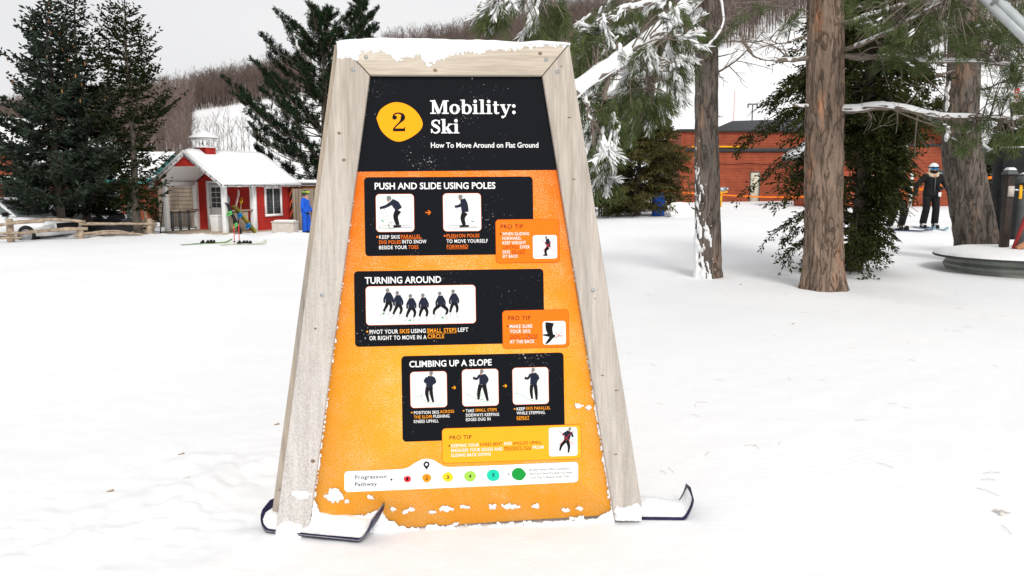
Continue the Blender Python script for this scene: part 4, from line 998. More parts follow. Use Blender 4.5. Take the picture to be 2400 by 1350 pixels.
# ---------------------------------------------------------------- near pines: bark, limbs, needle tufts, snow
def bark_material(name, c1, c2, c3):
    m, nt, b = nodes(name); tc = N(nt, "ShaderNodeTexCoord"); mp = N(nt, "ShaderNodeMapping"); mp.inputs['Scale'].default_value = (1, 1, .26); nt.links.new(tc.outputs['Object'], mp.inputs['Vector'])
    n1 = N(nt, "ShaderNodeTexNoise", Scale=10.0, Detail=8.0, Roughness=.7, Distortion=.6); nt.links.new(mp.outputs[0], n1.inputs['Vector'])
    mc = N(nt, "ShaderNodeMapping"); mc.inputs['Scale'].default_value = (1, 1, .17); nt.links.new(tc.outputs['Object'], mc.inputs['Vector'])
    vo = N(nt, "ShaderNodeTexNoise", Scale=9.5, Detail=4.0, Roughness=.55, Distortion=1.1); nt.links.new(mc.outputs[0], vo.inputs['Vector'])
    vs_ = N(nt, "ShaderNodeMath", operation='SUBTRACT'); nt.links.new(vo.outputs['Fac'], vs_.inputs[0]); vs_.inputs[1].default_value = .5
    va = N(nt, "ShaderNodeMath", operation='ABSOLUTE'); nt.links.new(vs_.outputs[0], va.inputs[0])
    cr = ramp(nt, n1.outputs['Fac'], [(.28, c1), (.52, c2), (.74, c3)])
    n2 = N(nt, "ShaderNodeTexNoise", Scale=3.2, Detail=5.0, Roughness=.7); nt.links.new(mp.outputs[0], n2.inputs['Vector'])
    fl = ramp(nt, n2.outputs['Fac'], [(.56, (0, 0, 0)), (.68, (.8, .8, .8))])
    m0 = N(nt, "ShaderNodeMixRGB"); nt.links.new(fl.outputs[0], m0.inputs[0]); nt.links.new(cr.outputs[0], m0.inputs[1]); m0.inputs[2].default_value = rgb(c3[0]*1.35, c3[1]*.95, c3[2]*.70)
    ck = ramp(nt, va.outputs[0], [(.0, (.34, .32, .31)), (.045, (1, 1, 1))])
    mu = N(nt, "ShaderNodeMixRGB", blend_type='MULTIPLY'); mu.inputs[0].default_value = .85; nt.links.new(m0.outputs[0], mu.inputs[1]); nt.links.new(ck.outputs[0], mu.inputs[2])
    nt.links.new(mu.outputs[0], b.inputs['Base Color']); b.inputs['Roughness'].default_value = .9; b.inputs['Specular IOR Level'].default_value = .15
    hh = N(nt, "ShaderNodeMath", operation='MULTIPLY_ADD'); hh.inputs[1].default_value = .6; nt.links.new(n1.outputs['Fac'], hh.inputs[0]); nt.links.new(ck.outputs[0], hh.inputs[2])
    bp = N(nt, "ShaderNodeBump", Strength=.9, Distance=.018); nt.links.new(hh.outputs[0], bp.inputs['Height']); nt.links.new(bp.outputs[0], b.inputs['Normal'])
    return m
BARK_B = bark_material("orange_grey_pine_bark", (.095, .070, .054), (.225, .163, .123), (.345, .24, .175))
BARK_A = bark_material("dark_pine_bark", (.065, .055, .048), (.14, .118, .10), (.235, .195, .165))
LIMB = mat("pine_limb_bark", (.20, .165, .135), .9, .3, 30, bump=.6, bscale=70)
def big_trunk(root, base, top, r0, r1, m, seed, flare=.18, snow_side=None, na=72, nz=220, hmax=None):
    """root empty at base; top = world point of the axis at the upper end"""
    rs = np.random.default_rng(seed); base = np.array(base, float); top = np.array(top, float)
    s = np.linspace(-.03, 1, nz); H = np.linalg.norm(top-base); z = s*H
    ax = base+(top-base)*s[:, None]+np.stack([.03*np.sin(z*.9+seed), 0*z, 0*z], -1)*np.clip(s, 0, 1)[:, None]
    th = np.arange(na)*2*pi/na; TH, Zz = np.meshgrid(th, z)
    rad = (r0+(r1-r0)*np.clip(s, 0, 1))[:, None]*(1+flare*np.exp(-np.clip(Zz, 0, 9)/.22)*(1+.35*np.sin(TH*5+seed)))
    per = 2*pi
    def wrapn(fx, fz, sd):   # noise periodic in angle
        return .5*(fbm(np.cos(TH)*fx+Zz*fz, np.sin(TH)*fx-Zz*fz*.6, 3, sd)+fbm(np.sin(TH)*fx*1.3+9, Zz*fz*1.7+np.cos(TH)*fx, 3, sd+7))
    rid = 1-2*np.abs(wrapn(5.5, 2.4, seed)); pl = wrapn(2.2, 1.2, seed+3)
    rad = rad*(1+.10*pl) + .030*(rid-.75)*(r0/.25)
    X = ax[:, 0:1]+rad*np.cos(TH); Y = ax[:, 1:2]+rad*np.sin(TH); Zp = ax[:, 2:3]+0*TH
    V = np.stack([X, Y, Zp], -1); i = np.arange(nz-1)[:, None]*na; j = np.arange(na)[None]; j2 = (j+1) % na
    q = np.stack([i+j, i+j2, i+na+j2, i+na+j], -1)
    MB().add(V.reshape(-1, 3)-base, q.reshape(-1, 4)).build("trunk", m, root, True, fixn=False)
    if snow_side is not None:
        ang, half, zmax, thr = snow_side
        dA = np.abs((TH-ang+pi) % (2*pi)-pi); k = 1-(dA/half)**2 - np.clip((Zz-.15)/zmax, -.2, 2)**1.0 + 2.4*fbm(np.cos(TH)*6+Zz*9, np.sin(TH)*6+Zz*4, 3, seed+20) - thr
        rad2 = rad+np.where(k > 0, .006+.022*np.clip(k, 0, 1), -.012)
        V2 = np.stack([ax[:, 0:1]+rad2*np.cos(TH), ax[:, 1:2]+rad2*np.sin(TH), Zp], -1).reshape(-1, 3)-base
        kk = k > 0; kn = kk[:-1]|kk[1:]; kn = kn | np.roll(kn, -1, 1); sel = kn.reshape(-1)
        MB().add(V2, q.reshape(-1, 4)[sel]).build("bark_snow", SNOWP, root, True, fixn=False)["kind"] = "stuff"
def W(*l): return [at(*k) for k in l]
def limb(mb, pts, r0, r1, n=26, sides=7, wob=.02, seed=0):
    P = crv([tuple(p) for p in pts], n); rs = np.random.default_rng(seed); P[1:-1] += np.cumsum(rs.normal(size=(n-2, 3)), 0)*wob*.25
    R = np.linspace(r0, r1, n)*(1+.12*rs.normal(size=n)); mb.tube(P, R, sides); return P, np.linspace(r0, r1, n)
def limb_snow(mb, P, R, lo=0.0, hi=1.0, h=1.0, seed=0):
    """snow lying along the top of a limb"""
    n = len(P); a, b = int(lo*(n-1)), max(int(hi*(n-1)), int(lo*(n-1))+3); Q = P[a:b+1]; rr = R[a:b+1]; m = len(Q)
    if m < 3: return
    T = unit(np.gradient(Q, axis=0)); sd = unit(np.cross(T, [0, 0, 1.0])); up = np.cross(sd, T); th = np.linspace(-.15*pi, 1.15*pi, 7)
    rs = np.random.default_rng(seed); k = np.clip(np.minimum(np.arange(m), np.arange(m)[::-1])/2.0, 0, 1)
    hh = (.6+.7*np.abs(rs.normal(size=m))*.6)*h
    V = Q[:, None]+sd[:, None]*(np.cos(th)[None, :, None]*(rr*1.03)[:, None, None])+up[:, None]*((np.sin(th)[None]*(rr*(1.0+.75*hh*k))[:, None]+.002)[..., None])
    i = np.arange(m-1)[:, None]*7; j = np.arange(6)[None]; mb.add(V.reshape(-1, 3), np.stack([i+j, i+j+1, i+8+j, i+7+j], -1).reshape(-1, 4))
def twiggy(mb, P, R, n, L, seed, depth=1, up=.1):
    rs = np.random.default_rng(seed); out = []
    for k in range(n):
        i = rs.integers(len(P)//6, len(P)-2); T = unit(P[i+1]-P[i]); d = unit(T*.55+unit(rs.normal(size=3))*.8+np.array([0, 0, up])); l = L*rs.uniform(.4, 1.2)
        s = np.linspace(0, 1, 7); Q = P[i]+d*(s*l)[:, None]+rs.normal(size=3)*(s**2)[:, None]*l*.28
        mb.tube(Q, np.linspace(min(.012, R[i]*.5), .003, 7), 4, False); out.append(Q)
        if depth: out += twiggy(mb, Q, np.linspace(.008, .003, 7), 3, l*.5, seed*31+k, depth-1, up)
    return out

# -- slim pine with snow on its bark, carrying the snow-laden boughs
bA = G(1661, 650); Ya = bA.y
tA = thing("pine_tree", "slim pine with snow plastered on its bark and snow-laden boughs reaching left", "tree", bA)
topA = at(1654, -160, Ya)
big_trunk(tA, bA, topA, .185, .150, BARK_A, 41, .10, (pi*1.12, 1.0, .9, .3))
la, na_, sa = MB(), MB(), MB()
LA = []
def LL(pts, r0, r1, snow=True, seed=0, lo=0, hi=1, n=26):
    P, R = limb(la, W(*pts), r0, r1, n, 7, .02, seed); LA.append(P)
    if snow: limb_snow(sa, P, R, lo, hi, 1.3, seed)
    return P, R
LL([(1652, -20, Ya-.1), (1600, 28, Ya-1.2), (1540, 82, Ya-2.2), (1480, 128, Ya-3.2), (1420, 166, Ya-3.9), (1362, 205, Ya-4.4), (1290, 262, Ya-4.9)], .075, .045, True, 1)
LL([(1652, -150, Ya), (1500, -70, Ya-2.0), (1380, -45, Ya-3.4), (1280, -22, Ya-4.3), (1180, -20, Ya-5.0)], .05, .012, True, 2)
LL([(1430, 160, Ya-3.8), (1412, 230, Ya-3.9), (1404, 320, Ya-3.9), (1398, 420, Ya-3.9)], .028, .008, False, 3)
LL([(1652, -40, Ya), (1540, 0, Ya-1.5), (1440, 25, Ya-2.6), (1345, 75, Ya-3.6)], .035, .010, True, 4)
LL([(1650, 20, Ya), (1590, 60, Ya-.8), (1555, 150, Ya-1.4), (1540, 245, Ya-1.7)], .03, .007, True, 5)
LL([(1500, 115, Ya-2.9), (1520, 180, Ya-2.8), (1500, 260, Ya-2.7)], .02, .006, True, 6)
LL([(1655, -60, Ya), (1690, -10, Ya-.9), (1700, 60, Ya-1.4), (1660, 110, Ya-1.6)], .02, .006, True, 7)
LL([(1365, 205, Ya-4.3), (1375, 250, Ya-4.3), (1385, 300, Ya-4.2)], .02, .008, True, 8)
twA = []
# tuft targets: rough regions the boughs fill
regs = [([(1350, 60), (1440, 0), (1620, 0), (1640, 60), (1600, 200), (1560, 250), (1480, 300), (1420, 260), (1360, 160)], 150, (Ya-3.6, Ya-.6)),
        ([(1130, -30), (1215, -30), (1215, 10), (1170, 50), (1128, 40)], 14, (Ya-5.2, Ya-4.7)),
        ([(1240, -30), (1345, -30), (1330, 40), (1300, 90), (1240, 85)], 24, (Ya-4.8, Ya-4.0)),
        ([(1345, 80), (1420, 60), (1400, 150), (1350, 200)], 22, (Ya-4.4, Ya-3.4)),
        ([(1365, 230), (1450, 230), (1450, 330), (1440, 430), (1395, 450), (1375, 330)], 62, (Ya-4.4, Ya-3.6)),
        ([(1440, 200), (1600, 190), (1560, 280), (1470, 330)], 46, (Ya-3.2, Ya-1.2))]
def inpoly(x, y, P):
    c = False; n = len(P); j = n-1
    for i in range(n):
        if ((P[i][1] > y) != (P[j][1] > y)) and x < (P[j][0]-P[i][0])*(y-P[i][1])/(P[j][1]-P[i][1])+P[i][0]: c = not c
        j = i
    return c
rs = np.random.default_rng(77); tb, ta = [], []
allA = np.vstack(LA)
for poly, cnt, (y0, y1) in regs:
    xs = [p[0] for p in poly]; ys = [p[1] for p in poly]; k = 0
    while k < cnt:
        x = rs.uniform(min(xs), max(xs)); y = rs.uniform(min(ys), max(ys))
        if not inpoly(x, y, poly): continue
        k += 1; P = np.array(at(x, y, rs.uniform(y0, y1)))
        d = np.linalg.norm(allA-P, axis=1)+rs.random(len(allA))*.25; Q = allA[np.argmin(d)]
        s = np.linspace(0, 1, 6); C = Q+(P-Q)*s[:, None]; C[:, 2] += .18*np.sin(s*pi)*np.linalg.norm(P-Q)
        la.tube(C, np.linspace(.010, .004, 6), 4, False)
        ax = unit((P-C[-2])*1.0+np.array([-.10, -.05, -.10])*.3+rs.normal(size=3)*.03)
        for e in range(2):
            tb.append(P-ax*.09*e); ta.append(unit(ax+rs.normal(size=3)*.25+np.array([0, 0, -.25])))
tb = np.array(tb); ta = np.array(ta)
tufts(na_, tb, ta, 62, .16, .125, .0052, .62, 5)
# rime and snow coating the needles: white blades laid over the upper side, and soft pads
snb = MB(); up = tb+np.array([0, 0, .02])
heavy = fbm(tb[:, 0]*2.2, tb[:, 2]*2.2+tb[:, 1], 2, 8)+rs.normal(size=len(tb))*.12 > .28
tufts(snb, up[heavy], unit(ta[heavy]+np.array([0, -.15, .12])), 20, .15, .115, .017, .5, 6)
for p, a in zip(tb[heavy], ta[heavy]):
    R3 = Vector(a).to_track_quat('X', 'Z').to_matrix()
    for e in range(3):
        if rs.random() < .75: snb.ell(p+a*(.02+.07*e)+np.array([0, -.01, .030])+rs.normal(size=3)*.014, (.040+.03*rs.random(), .013+.012*rs.random(), .010+.010*rs.random()), R3, 7, 5)
for o in (la.build("branches", LIMB, None, True, fixn=False), na_.build("crown", WPINE, None, fixn=False), snb.build("needle_snow", SNOWP, None, fixn=False), sa.build("branch_snow", SNOWP, None, True, fixn=True)):
    o.parent = tA; o.matrix_parent_inverse = Matrix.Translation(-bA); o["kind"] = "stuff"

# -- thick pine trunk and its horizontal limbs
bB = G(1930, 676); Yb = bB.y
tB = thing("pine_tree", "thickest pine, orange-grey bark, with bare snow-lined limbs stretching right", "tree", bB)
big_trunk(tB, bB, at(1931, -160, Yb), .245, .21, BARK_B, 43, .26, None, 96, 300)
lb_, nb_, sb_ = MB(), MB(), MB(); LB = []
def LR(pts, r0, r1, snow=True, seed=0, lo=0.05, hi=1, n=30, h=.28):
    P, R = limb(lb_, W(*pts), r0, r1, n, 7, .018, seed); LB.append(P)
    if snow: limb_snow(sb_, P, R, lo, hi, h, seed)
    return P, R
l1 = LR([(1950, 128, Yb), (2010, 134, Yb-.2), (2090, 132, Yb-.3), (2170, 140, Yb-.4), (2270, 143, Yb-.5), (2390, 152, Yb-.6), (2480, 158, Yb-.7)], .042, .022, True, 11, .3)
l2 = LR([(1950, 252, Yb), (2000, 256, Yb-.2), (2060, 249, Yb-.35), (2110, 250, Yb-.45), (2180, 265, Yb-.5), (2260, 272, Yb-.6), (2340, 274, Yb-.7), (2470, 276, Yb-.9)], .058, .026, True, 12, .08)
l3 = LR([(1955, 124, Yb), (2010, 105, Yb-.3), (2070, 78, Yb-.6), (2110, 55, Yb-.8), (2170, 20, Yb-1.0), (2230, -20, Yb-1.3)], .035, .014, True, 13, .2, h=.2)
l4 = LR([(1955, 62, Yb), (2030, 40, Yb-.4), (2100, 20, Yb-.7), (2180, 0, Yb-1), (2260, -20, Yb-1.2)], .035, .014, True, 14, .2, h=.2)
l5 = LR([(1900, 136, Yb), (1850, 141, Yb-.2), (1800, 139, Yb-.3), (1768, 128, Yb-.4), (1745, 108, Yb-.5), (1728, 70, Yb-.6), (1715, 0, Yb-.8)], .030, .009, True, 15, .05, .6)
l6 = LR([(1900, 250, Yb), (1870, 246, Yb-.2), (1855, 238, Yb-.3)], .028, .01, True, 16, .1, n=12)
l7 = LR([(1895, 82, Yb), (1860, 95, Yb-.2), (1820, 97, Yb-.3), (1790, 82, Yb-.4)], .012, .004, False, 17)
l8 = LR([(1895, 28, Yb), (1850, 22, Yb-.2), (1800, 5, Yb-.3)], .014, .005, False, 18)
l9 = LR([(1895, 119, Yb), (1840, 117, Yb-.2), (1800, 106, Yb-.3)], .009, .003, False, 19)
for k, (P, R) in enumerate((l1, l2, l3, l4)): twiggy(lb_, P, R, 12, .7, 200+k, 1, .05)
for k, (P, R) in enumerate((l5, l7, l8)): twiggy(lb_, P, R, 7, .55, 220+k, 1, .05)
# twigs off the slim trunk towards the right
for k, pts in enumerate(([(1662, 178, Ya), (1690, 165, Ya-.2), (1720, 145, Ya-.4), (1755, 110, Ya-.6), (1798, 52, Ya-.8)], [(1664, 130, Ya), (1700, 128, Ya-.2), (1730, 120, Ya-.3)], [(1662, 95, Ya), (1690, 98, Ya-.2), (1735, 95, Ya-.4), (1770, 130, Ya-.5)], [(1665, 184, Ya), (1682, 184, Ya-.1), (1698, 183, Ya-.15)], [(1665, 272, Ya), (1680, 273, Ya-.1), (1695, 273, Ya-.15)], [(1660, 40, Ya), (1720, 10, Ya-.4), (1800, 8, Ya-.9), (1880, -10, Ya-1.2)])):
    mbx = MB(); P, R = limb(mbx, W(*pts), .014 if k else .022, .004, 16, 5, .02, 300+k)
    if k in (0, 2, 5): twiggy(mbx, P, R, 6, .5, 310+k, 1, .05)
    o = mbx.build("branch", LIMB, tA, True, fixn=False); o.matrix_parent_inverse = Matrix.Translation(-bA)
rs = np.random.default_rng(78); tb, ta = [], []
regsB = [([(1990, 0), (2400, 0), (2400, 130), (2250, 130), (2100, 110), (2000, 60)], 88, (Yb-1.6, Yb-.2)),
         ([(2040, 110), (2160, 100), (2180, 160), (2060, 165)], 18, (Yb-.8, Yb-.2)),
         ([(2300, 60), (2400, 60), (2400, 260), (2340, 250), (2310, 150)], 60, (Yb-1.2, Yb-.2)),
         ([(2200, 280), (2400, 270), (2400, 340), (2330, 360), (2230, 350)], 46, (Yb-1.2, Yb-.3)),
         ([(2180, 40), (2300, 40), (2290, 130), (2200, 120)], 26, (Yb-1.2, Yb-.2)),
         ([(1700, 40), (1790, 10), (1790, 45), (1720, 70)], 5, (Yb-1, Yb-.4)), ([(1815, 30), (1870, 30), (1860, 60), (1810, 60)], 5, (Yb-.6, Yb-.2)), ([(1640, 70), (1720, 60), (1700, 100), (1650, 100)], 7, (Ya-.6, Ya-.2))]
allB = np.vstack(LB)
for poly, cnt, (y0, y1) in regsB:
    xs = [p[0] for p in poly]; ys = [p[1] for p in poly]; k = 0
    while k < cnt:
        x = rs.uniform(min(xs), max(xs)); y = rs.uniform(min(ys), max(ys))
        if not inpoly(x, y, poly): continue
        k += 1; P = np.array(at(x, y, rs.uniform(y0, y1))); d = np.linalg.norm(allB-P, axis=1)+rs.random(len(allB))*.3; Q = allB[np.argmin(d)]
        s = np.linspace(0, 1, 6); C = Q+(P-Q)*s[:, None]; C[:, 2] += .12*np.sin(s*pi)*np.linalg.norm(P-Q)
        lb_.tube(C, np.linspace(.009, .004, 6), 4, False)
        tb.append(P); ta.append(unit((P-C[-2])+rs.normal(size=3)*.08+np.array([0, -.02, .02])))
tb = np.array(tb); ta = np.array(ta); tufts(nb_, tb, ta, 66, .12, .15, .0056, .85, 8)
sn2 = MB()
for p, a in zip(tb, ta):
    if rs.random() < .16:
        R3 = Vector(a).to_track_quat('X', 'Z').to_matrix()
        for e in range(2): sn2.ell(p+a*.06*e+np.array([0, 0, .03])+rs.normal(size=3)*.015, (.045, .014, .010), R3, 6, 4)
for o in (lb_.build("branches", LIMB, None, True, fixn=False), nb_.build("crown", WPINE, None, fixn=False), sn2.build("needle_snow", SNOWP, None, True, fixn=False), sb_.build("branch_snow", SNOWP, None, True, fixn=True)):
    o.parent = tB; o.matrix_parent_inverse = Matrix.Translation(-bB); o["kind"] = "stuff"

# -- leaning pine by the tank
bC = G(2288, 612); Yc = bC.y
tC = thing("pine_tree", "leaning dark pine trunk rising behind the round metal tank", "tree", bC)
_r = np.random.default_rng(9)
def bent_trunk(root, pts, rad, m, seed):
    P = crv([tuple(p) for p in pts], 150); R = np.interp(np.linspace(0, 1, 150), np.linspace(0, 1, len(rad)), rad); na = 72
    th = np.arange(na)*2*pi/na; TH, S = np.meshgrid(th, np.linspace(0, 1, 150)); L = S*7
    rid = 1-2*np.abs(.5*(fbm(np.cos(TH)*5.5+L*2.4, np.sin(TH)*5.5-L*1.5, 3, seed)+fbm(np.sin(TH)*7, L*4+np.cos(TH)*5, 3, seed+5)))
    RR = R[:, None]*(1+.10*fbm(np.cos(TH)*2+L, np.sin(TH)*2-L, 2, seed+9))+.032*(rid-.75)
    V = np.stack([P[:, 0:1]+RR*np.cos(TH), P[:, 1:2]+RR*np.sin(TH), P[:, 2:3]+0*TH], -1)-np.array(root.location)
    i = np.arange(149)[:, None]*na; j = np.arange(na)[None]; j2 = (j+1) % na
    MB().add(V.reshape(-1, 3), np.stack([i+j, i+j2, i+na+j2, i+na+j], -1).reshape(-1, 4)).build("trunk", m, root, True, fixn=False)
bent_trunk(tC, W((2297, 650, Yc), (2288, 560, Yc), (2274, 470, Yc), (2258, 380, Yc), (2252, 280, Yc), (2258, 150, Yc), (2262, 0, Yc), (2264, -150, Yc)), [.40, .34, .32, .31, .275, .24, .22, .21], BARK_A, 47)
# snow stuck on its left side
mb = MB()
for px, py, r in ((2221, 230, 5), (2219, 215, 6), (2220, 245, 6), (2218, 255, 4), (2225, 320, 4), (2222, 310, 6), (2218, 322, 6), (2224, 205, 4), (2226, 195, 3), (2219, 300, 3)):
    p = np.array(at(px, py, Yc-.1)); s = r*Yc/FPX; mb.ell(p, (s*.7, s, s*1.7), None, 8, 6)
o = mb.build("bark_snow", SNOWP, tC, True, fixn=False); o.matrix_parent_inverse = Matrix.Translation(-bC); o["kind"] = "stuff"
mb = MB()
for k, pts in enumerate(([(2262, 205, Yc), (2310, 210, Yc-.4), (2360, 190, Yc-.8), (2410, 175, Yc-1)], [(2255, 95, Yc), (2310, 90, Yc-.3), (2360, 75, Yc-.6)], [(2250, 60, Yc), (2200, 70, Yc-.3), (2150, 90, Yc-.6), (2100, 120, Yc-.9)], [(2258, 160, Yc), (2200, 175, Yc-.3), (2140, 190, Yc-.5), (2060, 215, Yc-.8)], [(2258, 20, Yc), (2200, 35, Yc-.3), (2120, 40, Yc-.7)])):
    P, R = limb(mb, W(*pts), .024, .006, 18, 5, .02, 400+k); twiggy(mb, P, R, 12, .8, 420+k, 1, .0)
o = mb.build("branches", LIMB, tC, True, fixn=False); o.matrix_parent_inverse = Matrix.Translation(-bC); o["kind"] = "stuff"

# ---------------------------------------------------------------- leafless woods on the hill
BARE = mat("bare_wood", (.175, .130, .112), .9, .3, .08, island=.35)
BARE2 = mat("bare_trunk_bark", (.13, .105, .09), .9, .25, 3)
def bare_proto(seed, H, fine, th=1.0):
    """tapered trunk with forking limbs; numpy triangles"""
    rs = np.random.default_rng(seed); V, Tt = [], []
    def seg(p, q, r0, r1):
        d = unit(q-p); a = unit(np.cross(d, [.3, .7, .2])); b = np.cross(d, a); n = len(V)*0
        base = [p+r0*(cos(x)*a+sin(x)*b) for x in (0, 2.09, 4.19)]; top = [q+r1*(cos(x)*a+sin(x)*b) for x in (0, 2.09, 4.19)]
        k = sum(len(v) for v in V); V.append(np.array(base+top)); Tt.append(np.array([(0, 1, 4), (0, 4, 3), (1, 2, 5), (1, 5, 4), (2, 0, 3), (2, 3, 5)])+k)
    def grow(p, d, L, r, lev):
        q = p+d*L; seg(p, q, r, r*.6)
        if lev == 0: return
        for _ in range(fine if lev > 1 else fine+1):
            f = rs.uniform(.35, 1); nd = unit(d*.8+unit(rs.normal(size=3))*.62+np.array([0, 0, .25])); grow(p+d*L*f, nd, L*rs.uniform(.35, .62), r*.45, lev-1)
    p = np.array([0, 0, -.5]); d = np.array([0, 0, 1.0]); n = 4
    for k in range(n):
        L = H/n*1.05; q = p+d*L; r0 = (.011*H*(1-k/n)+.02)*th; seg(p, q, r0, (.011*H*(1-(k+1)/n)+.015)*th)
        if k >= 1:
            for _ in range(fine+2):
                nd = unit(unit(rs.normal(size=3))*np.array([1, 1, .3])+np.array([0, 0, .75 if th == 1 else 1.5])); grow(p+d*L*rs.random(), nd, H*.2*rs.uniform(.6, 1.2), .0045*H*th, 2)
        p = q; d = unit(d+rs.normal(size=3)*.07)
    return np.vstack(V), np.vstack(Tt)
protos = [bare_proto(500+k, 10, 2) for k in range(7)]
def forest_mask(px, py):
    if px < 450: return py < 415
    if px < 720: return py < 262-(px-455)*.162
    if px < 1360: return py < 215
    if px < 2030: return py < np.interp(px, [1360, 1560, 1670, 1760, 1890, 2030], [205, 150, 122, 98, 45, 15])
    return py < 165 and rs_f.random() < .35
rs_f = np.random.default_rng(99); fm = MB(); cnt = 0
cand = []
for _ in range(72000):
    tt = rs_f.uniform(-1.25, .85); r = 85+(R_RIDGE+12-85)*rs_f.random()**.62
    a = math.atan(tt); cand.append((sin(a)*r, cos(a)*r, r))
cand = np.array(cand); zc = terrain(cand[:, 0], cand[:, 1], False)
for (x, y, r), z in zip(cand, zc):
    px, py = proj(Vector((x, y, z)))
    if py < -60 or not forest_mask(px, py): continue
    if 900 > px > 720: continue
    V, T = protos[rs_f.integers(0, 7)]
    dens = .34 if px < 450 else (.95 if px < 720 else (.55 if px < 1360 else .34))
    if rs_f.random() > dens: continue
    s = rs_f.uniform(.62, 1.1)*(1.0 if r > 150 else .8); a = rs_f.uniform(0, 6.28); c, sn = cos(a)*s, sin(a)*s
    fm.add(np.stack([V[:, 0]*c-V[:, 1]*sn+x, V[:, 0]*sn+V[:, 1]*c+y, V[:, 2]*s+z], -1), None, T); cnt += 1
print("forest trees", cnt, "tris", sum(len(t) for t in fm.t))
o = fm.build("bare_forest", BARE, None, fixn=False); tag(o, "leafless brown woods covering the far hillside", "forest", kind="stuff")
# single leafless trees standing on the snow behind the hut
pm = []
for k in range(4):
    V, T = bare_proto(600+k, 7.5, 2, .6); pm.append(MB().add(V, None, T).mesh("bare_tree")); pm[-1].materials.append(BARE2)
for k, (px, Y) in enumerate(((462, 96), (487, 88), (500, 104), (513, 92), (527, 98), (541, 86), (556, 108), (575, 100), (604, 94), (632, 104), (446, 110), (472, 118), (480, 100), (495, 112), (507, 90), (520, 108), (534, 114), (548, 96), (566, 90), (588, 112), (618, 98), (455, 90))):
    p = at(px, 380, Y); o = link("bare_tree", pm[k % 4]); o.location = (p.x, p.y, gz(p.x, p.y)); o.rotation_euler = (0, 0, k*1.7); o.scale = (1, 1, .8+.35*((k*37) % 10)/10)
    tag(o, "slender leafless tree on the snowy slope behind the red hut", "tree", "leafless trees behind the hut")

# ================================================================== RED HUT AND THE LEFT SIDE
RED = mat("red_clapboard_paint", (.42, .030, .022), .6, .2, 2.2, bump=.15)
WHITE = mat("white_trim_paint", (.84, .835, .82), .55, .04, 4)
GREYP = mat("grey_rail_paint", (.12, .125, .13), .6, .15, 8)
TANW = mat("tan_weathered_wood", (.42, .34, .25), .8, .25, 9, bump=.3, stretch=(1, 1, .2))
RAILW = mat("weathered_split_rail", (.37, .29, .215), .85, .35, 7, bump=.6, bscale=40)
DARKG = mat("dark_glass", (.025, .03, .035), .12, .1, 2, spec=.5)
BLACK = mat("black_matte", (.012, .012, .013), .6, .2, 10)
ROOFD = mat("dark_roof_edge", (.06, .06, .062), .7, .2, 10)
def clap(mb, x0, x1, z0, z1, y, pitch=.125, d=.02, face=-1):
    """lapped boards as a saw-tooth sheet in the xz plane facing -y (face=-1) or +y"""
    n = max(1, int(round((z1-z0)/pitch))); zs = np.linspace(z0, z1, n+1); V = []; q = []
    for k in range(n):
        b = len(V); V += [(x0, y+face*d, zs[k]), (x1, y+face*d, zs[k]), (x1, y, zs[k+1]), (x0, y, zs[k+1])]; q.append((b, b+1, b+2, b+3))
        if k < n-1:
            c = len(V); V += [(x0, y, zs[k+1]), (x1, y, zs[k+1]), (x1, y+face*d, zs[k+1]), (x0, y+face*d, zs[k+1])]; q.append((c, c+1, c+2, c+3))
    mb.add(V, q)
def rot_mesh(o, M):
    o.data.transform(M); return o
def window(parent, x0, x1, z0, z1, y, cols=2, rows=2, face=-1, trim=.09, mt=None, glass=None, M=None, sash=2):
    """frame with real panes and glazing bars, facing -y"""
    mt = mt or WHITE; f = face
    mb = MB()
    mb.bx((x0-trim, y, z1), (x1+trim, y+f*.05, z1+trim)); mb.bx((x0-trim, y, z0-trim), (x1+trim, y+f*.06, z0)); mb.bx((x0-trim, y, z0), (x0, y+f*.05, z1)); mb.bx((x1, y, z0), (x1+trim, y+f*.05, z1))
    w = mb.build("window", mt, parent)
    cw = (x1-x0)/cols; rh = (z1-z0)/rows; b = .035
    for i in range(cols):
        for j in range(rows):
            p = MB().bx((x0+i*cw+b/2, y+f*.004, z0+j*rh+b/2), (x0+(i+1)*cw-b/2, y+f*.012, z0+(j+1)*rh-b/2)).build("pane", glass or DARKG, w)
            if M is not None: rot_mesh(p, M)
    mb = MB()
    for i in range(1, cols): mb.bx((x0+i*cw-b/2, y+f*.006, z0), (x0+i*cw+b/2, y+f*.03, z1))
    for j in range(1, rows): mb.bx((x0, y+f*.0062, z0+j*rh-b*.35), (x1, y+f*.024, z0+j*rh+b*.35))
    if cols*rows > 1:
        g = mb.build("glazing_bars", mt, w)
        if M is not None: rot_mesh(g, M)
    if M is not None: rot_mesh(w, M)
    return w

mid = at(530, 548, 30.9); lf = at(386, 550, 32.1)
hx = Vector((mid.x-lf.x, mid.y-lf.y, 0)); WH = hx.length; hang = math.atan2(hx.y, hx.x)
HZ = min(gz(mid.x, mid.y), -.45)
hut = thing("red_hut", "small red clapboard hut with white porch, snowy roof and belfry", "hut", ((mid.x+lf.x)/2, (mid.y+lf.y)/2, HZ), hang)
a2 = WH/2; LD = 4.2; PD = 1.75; EZ = 2.10; RZ = 3.24; OV = .32
FLZ = .05
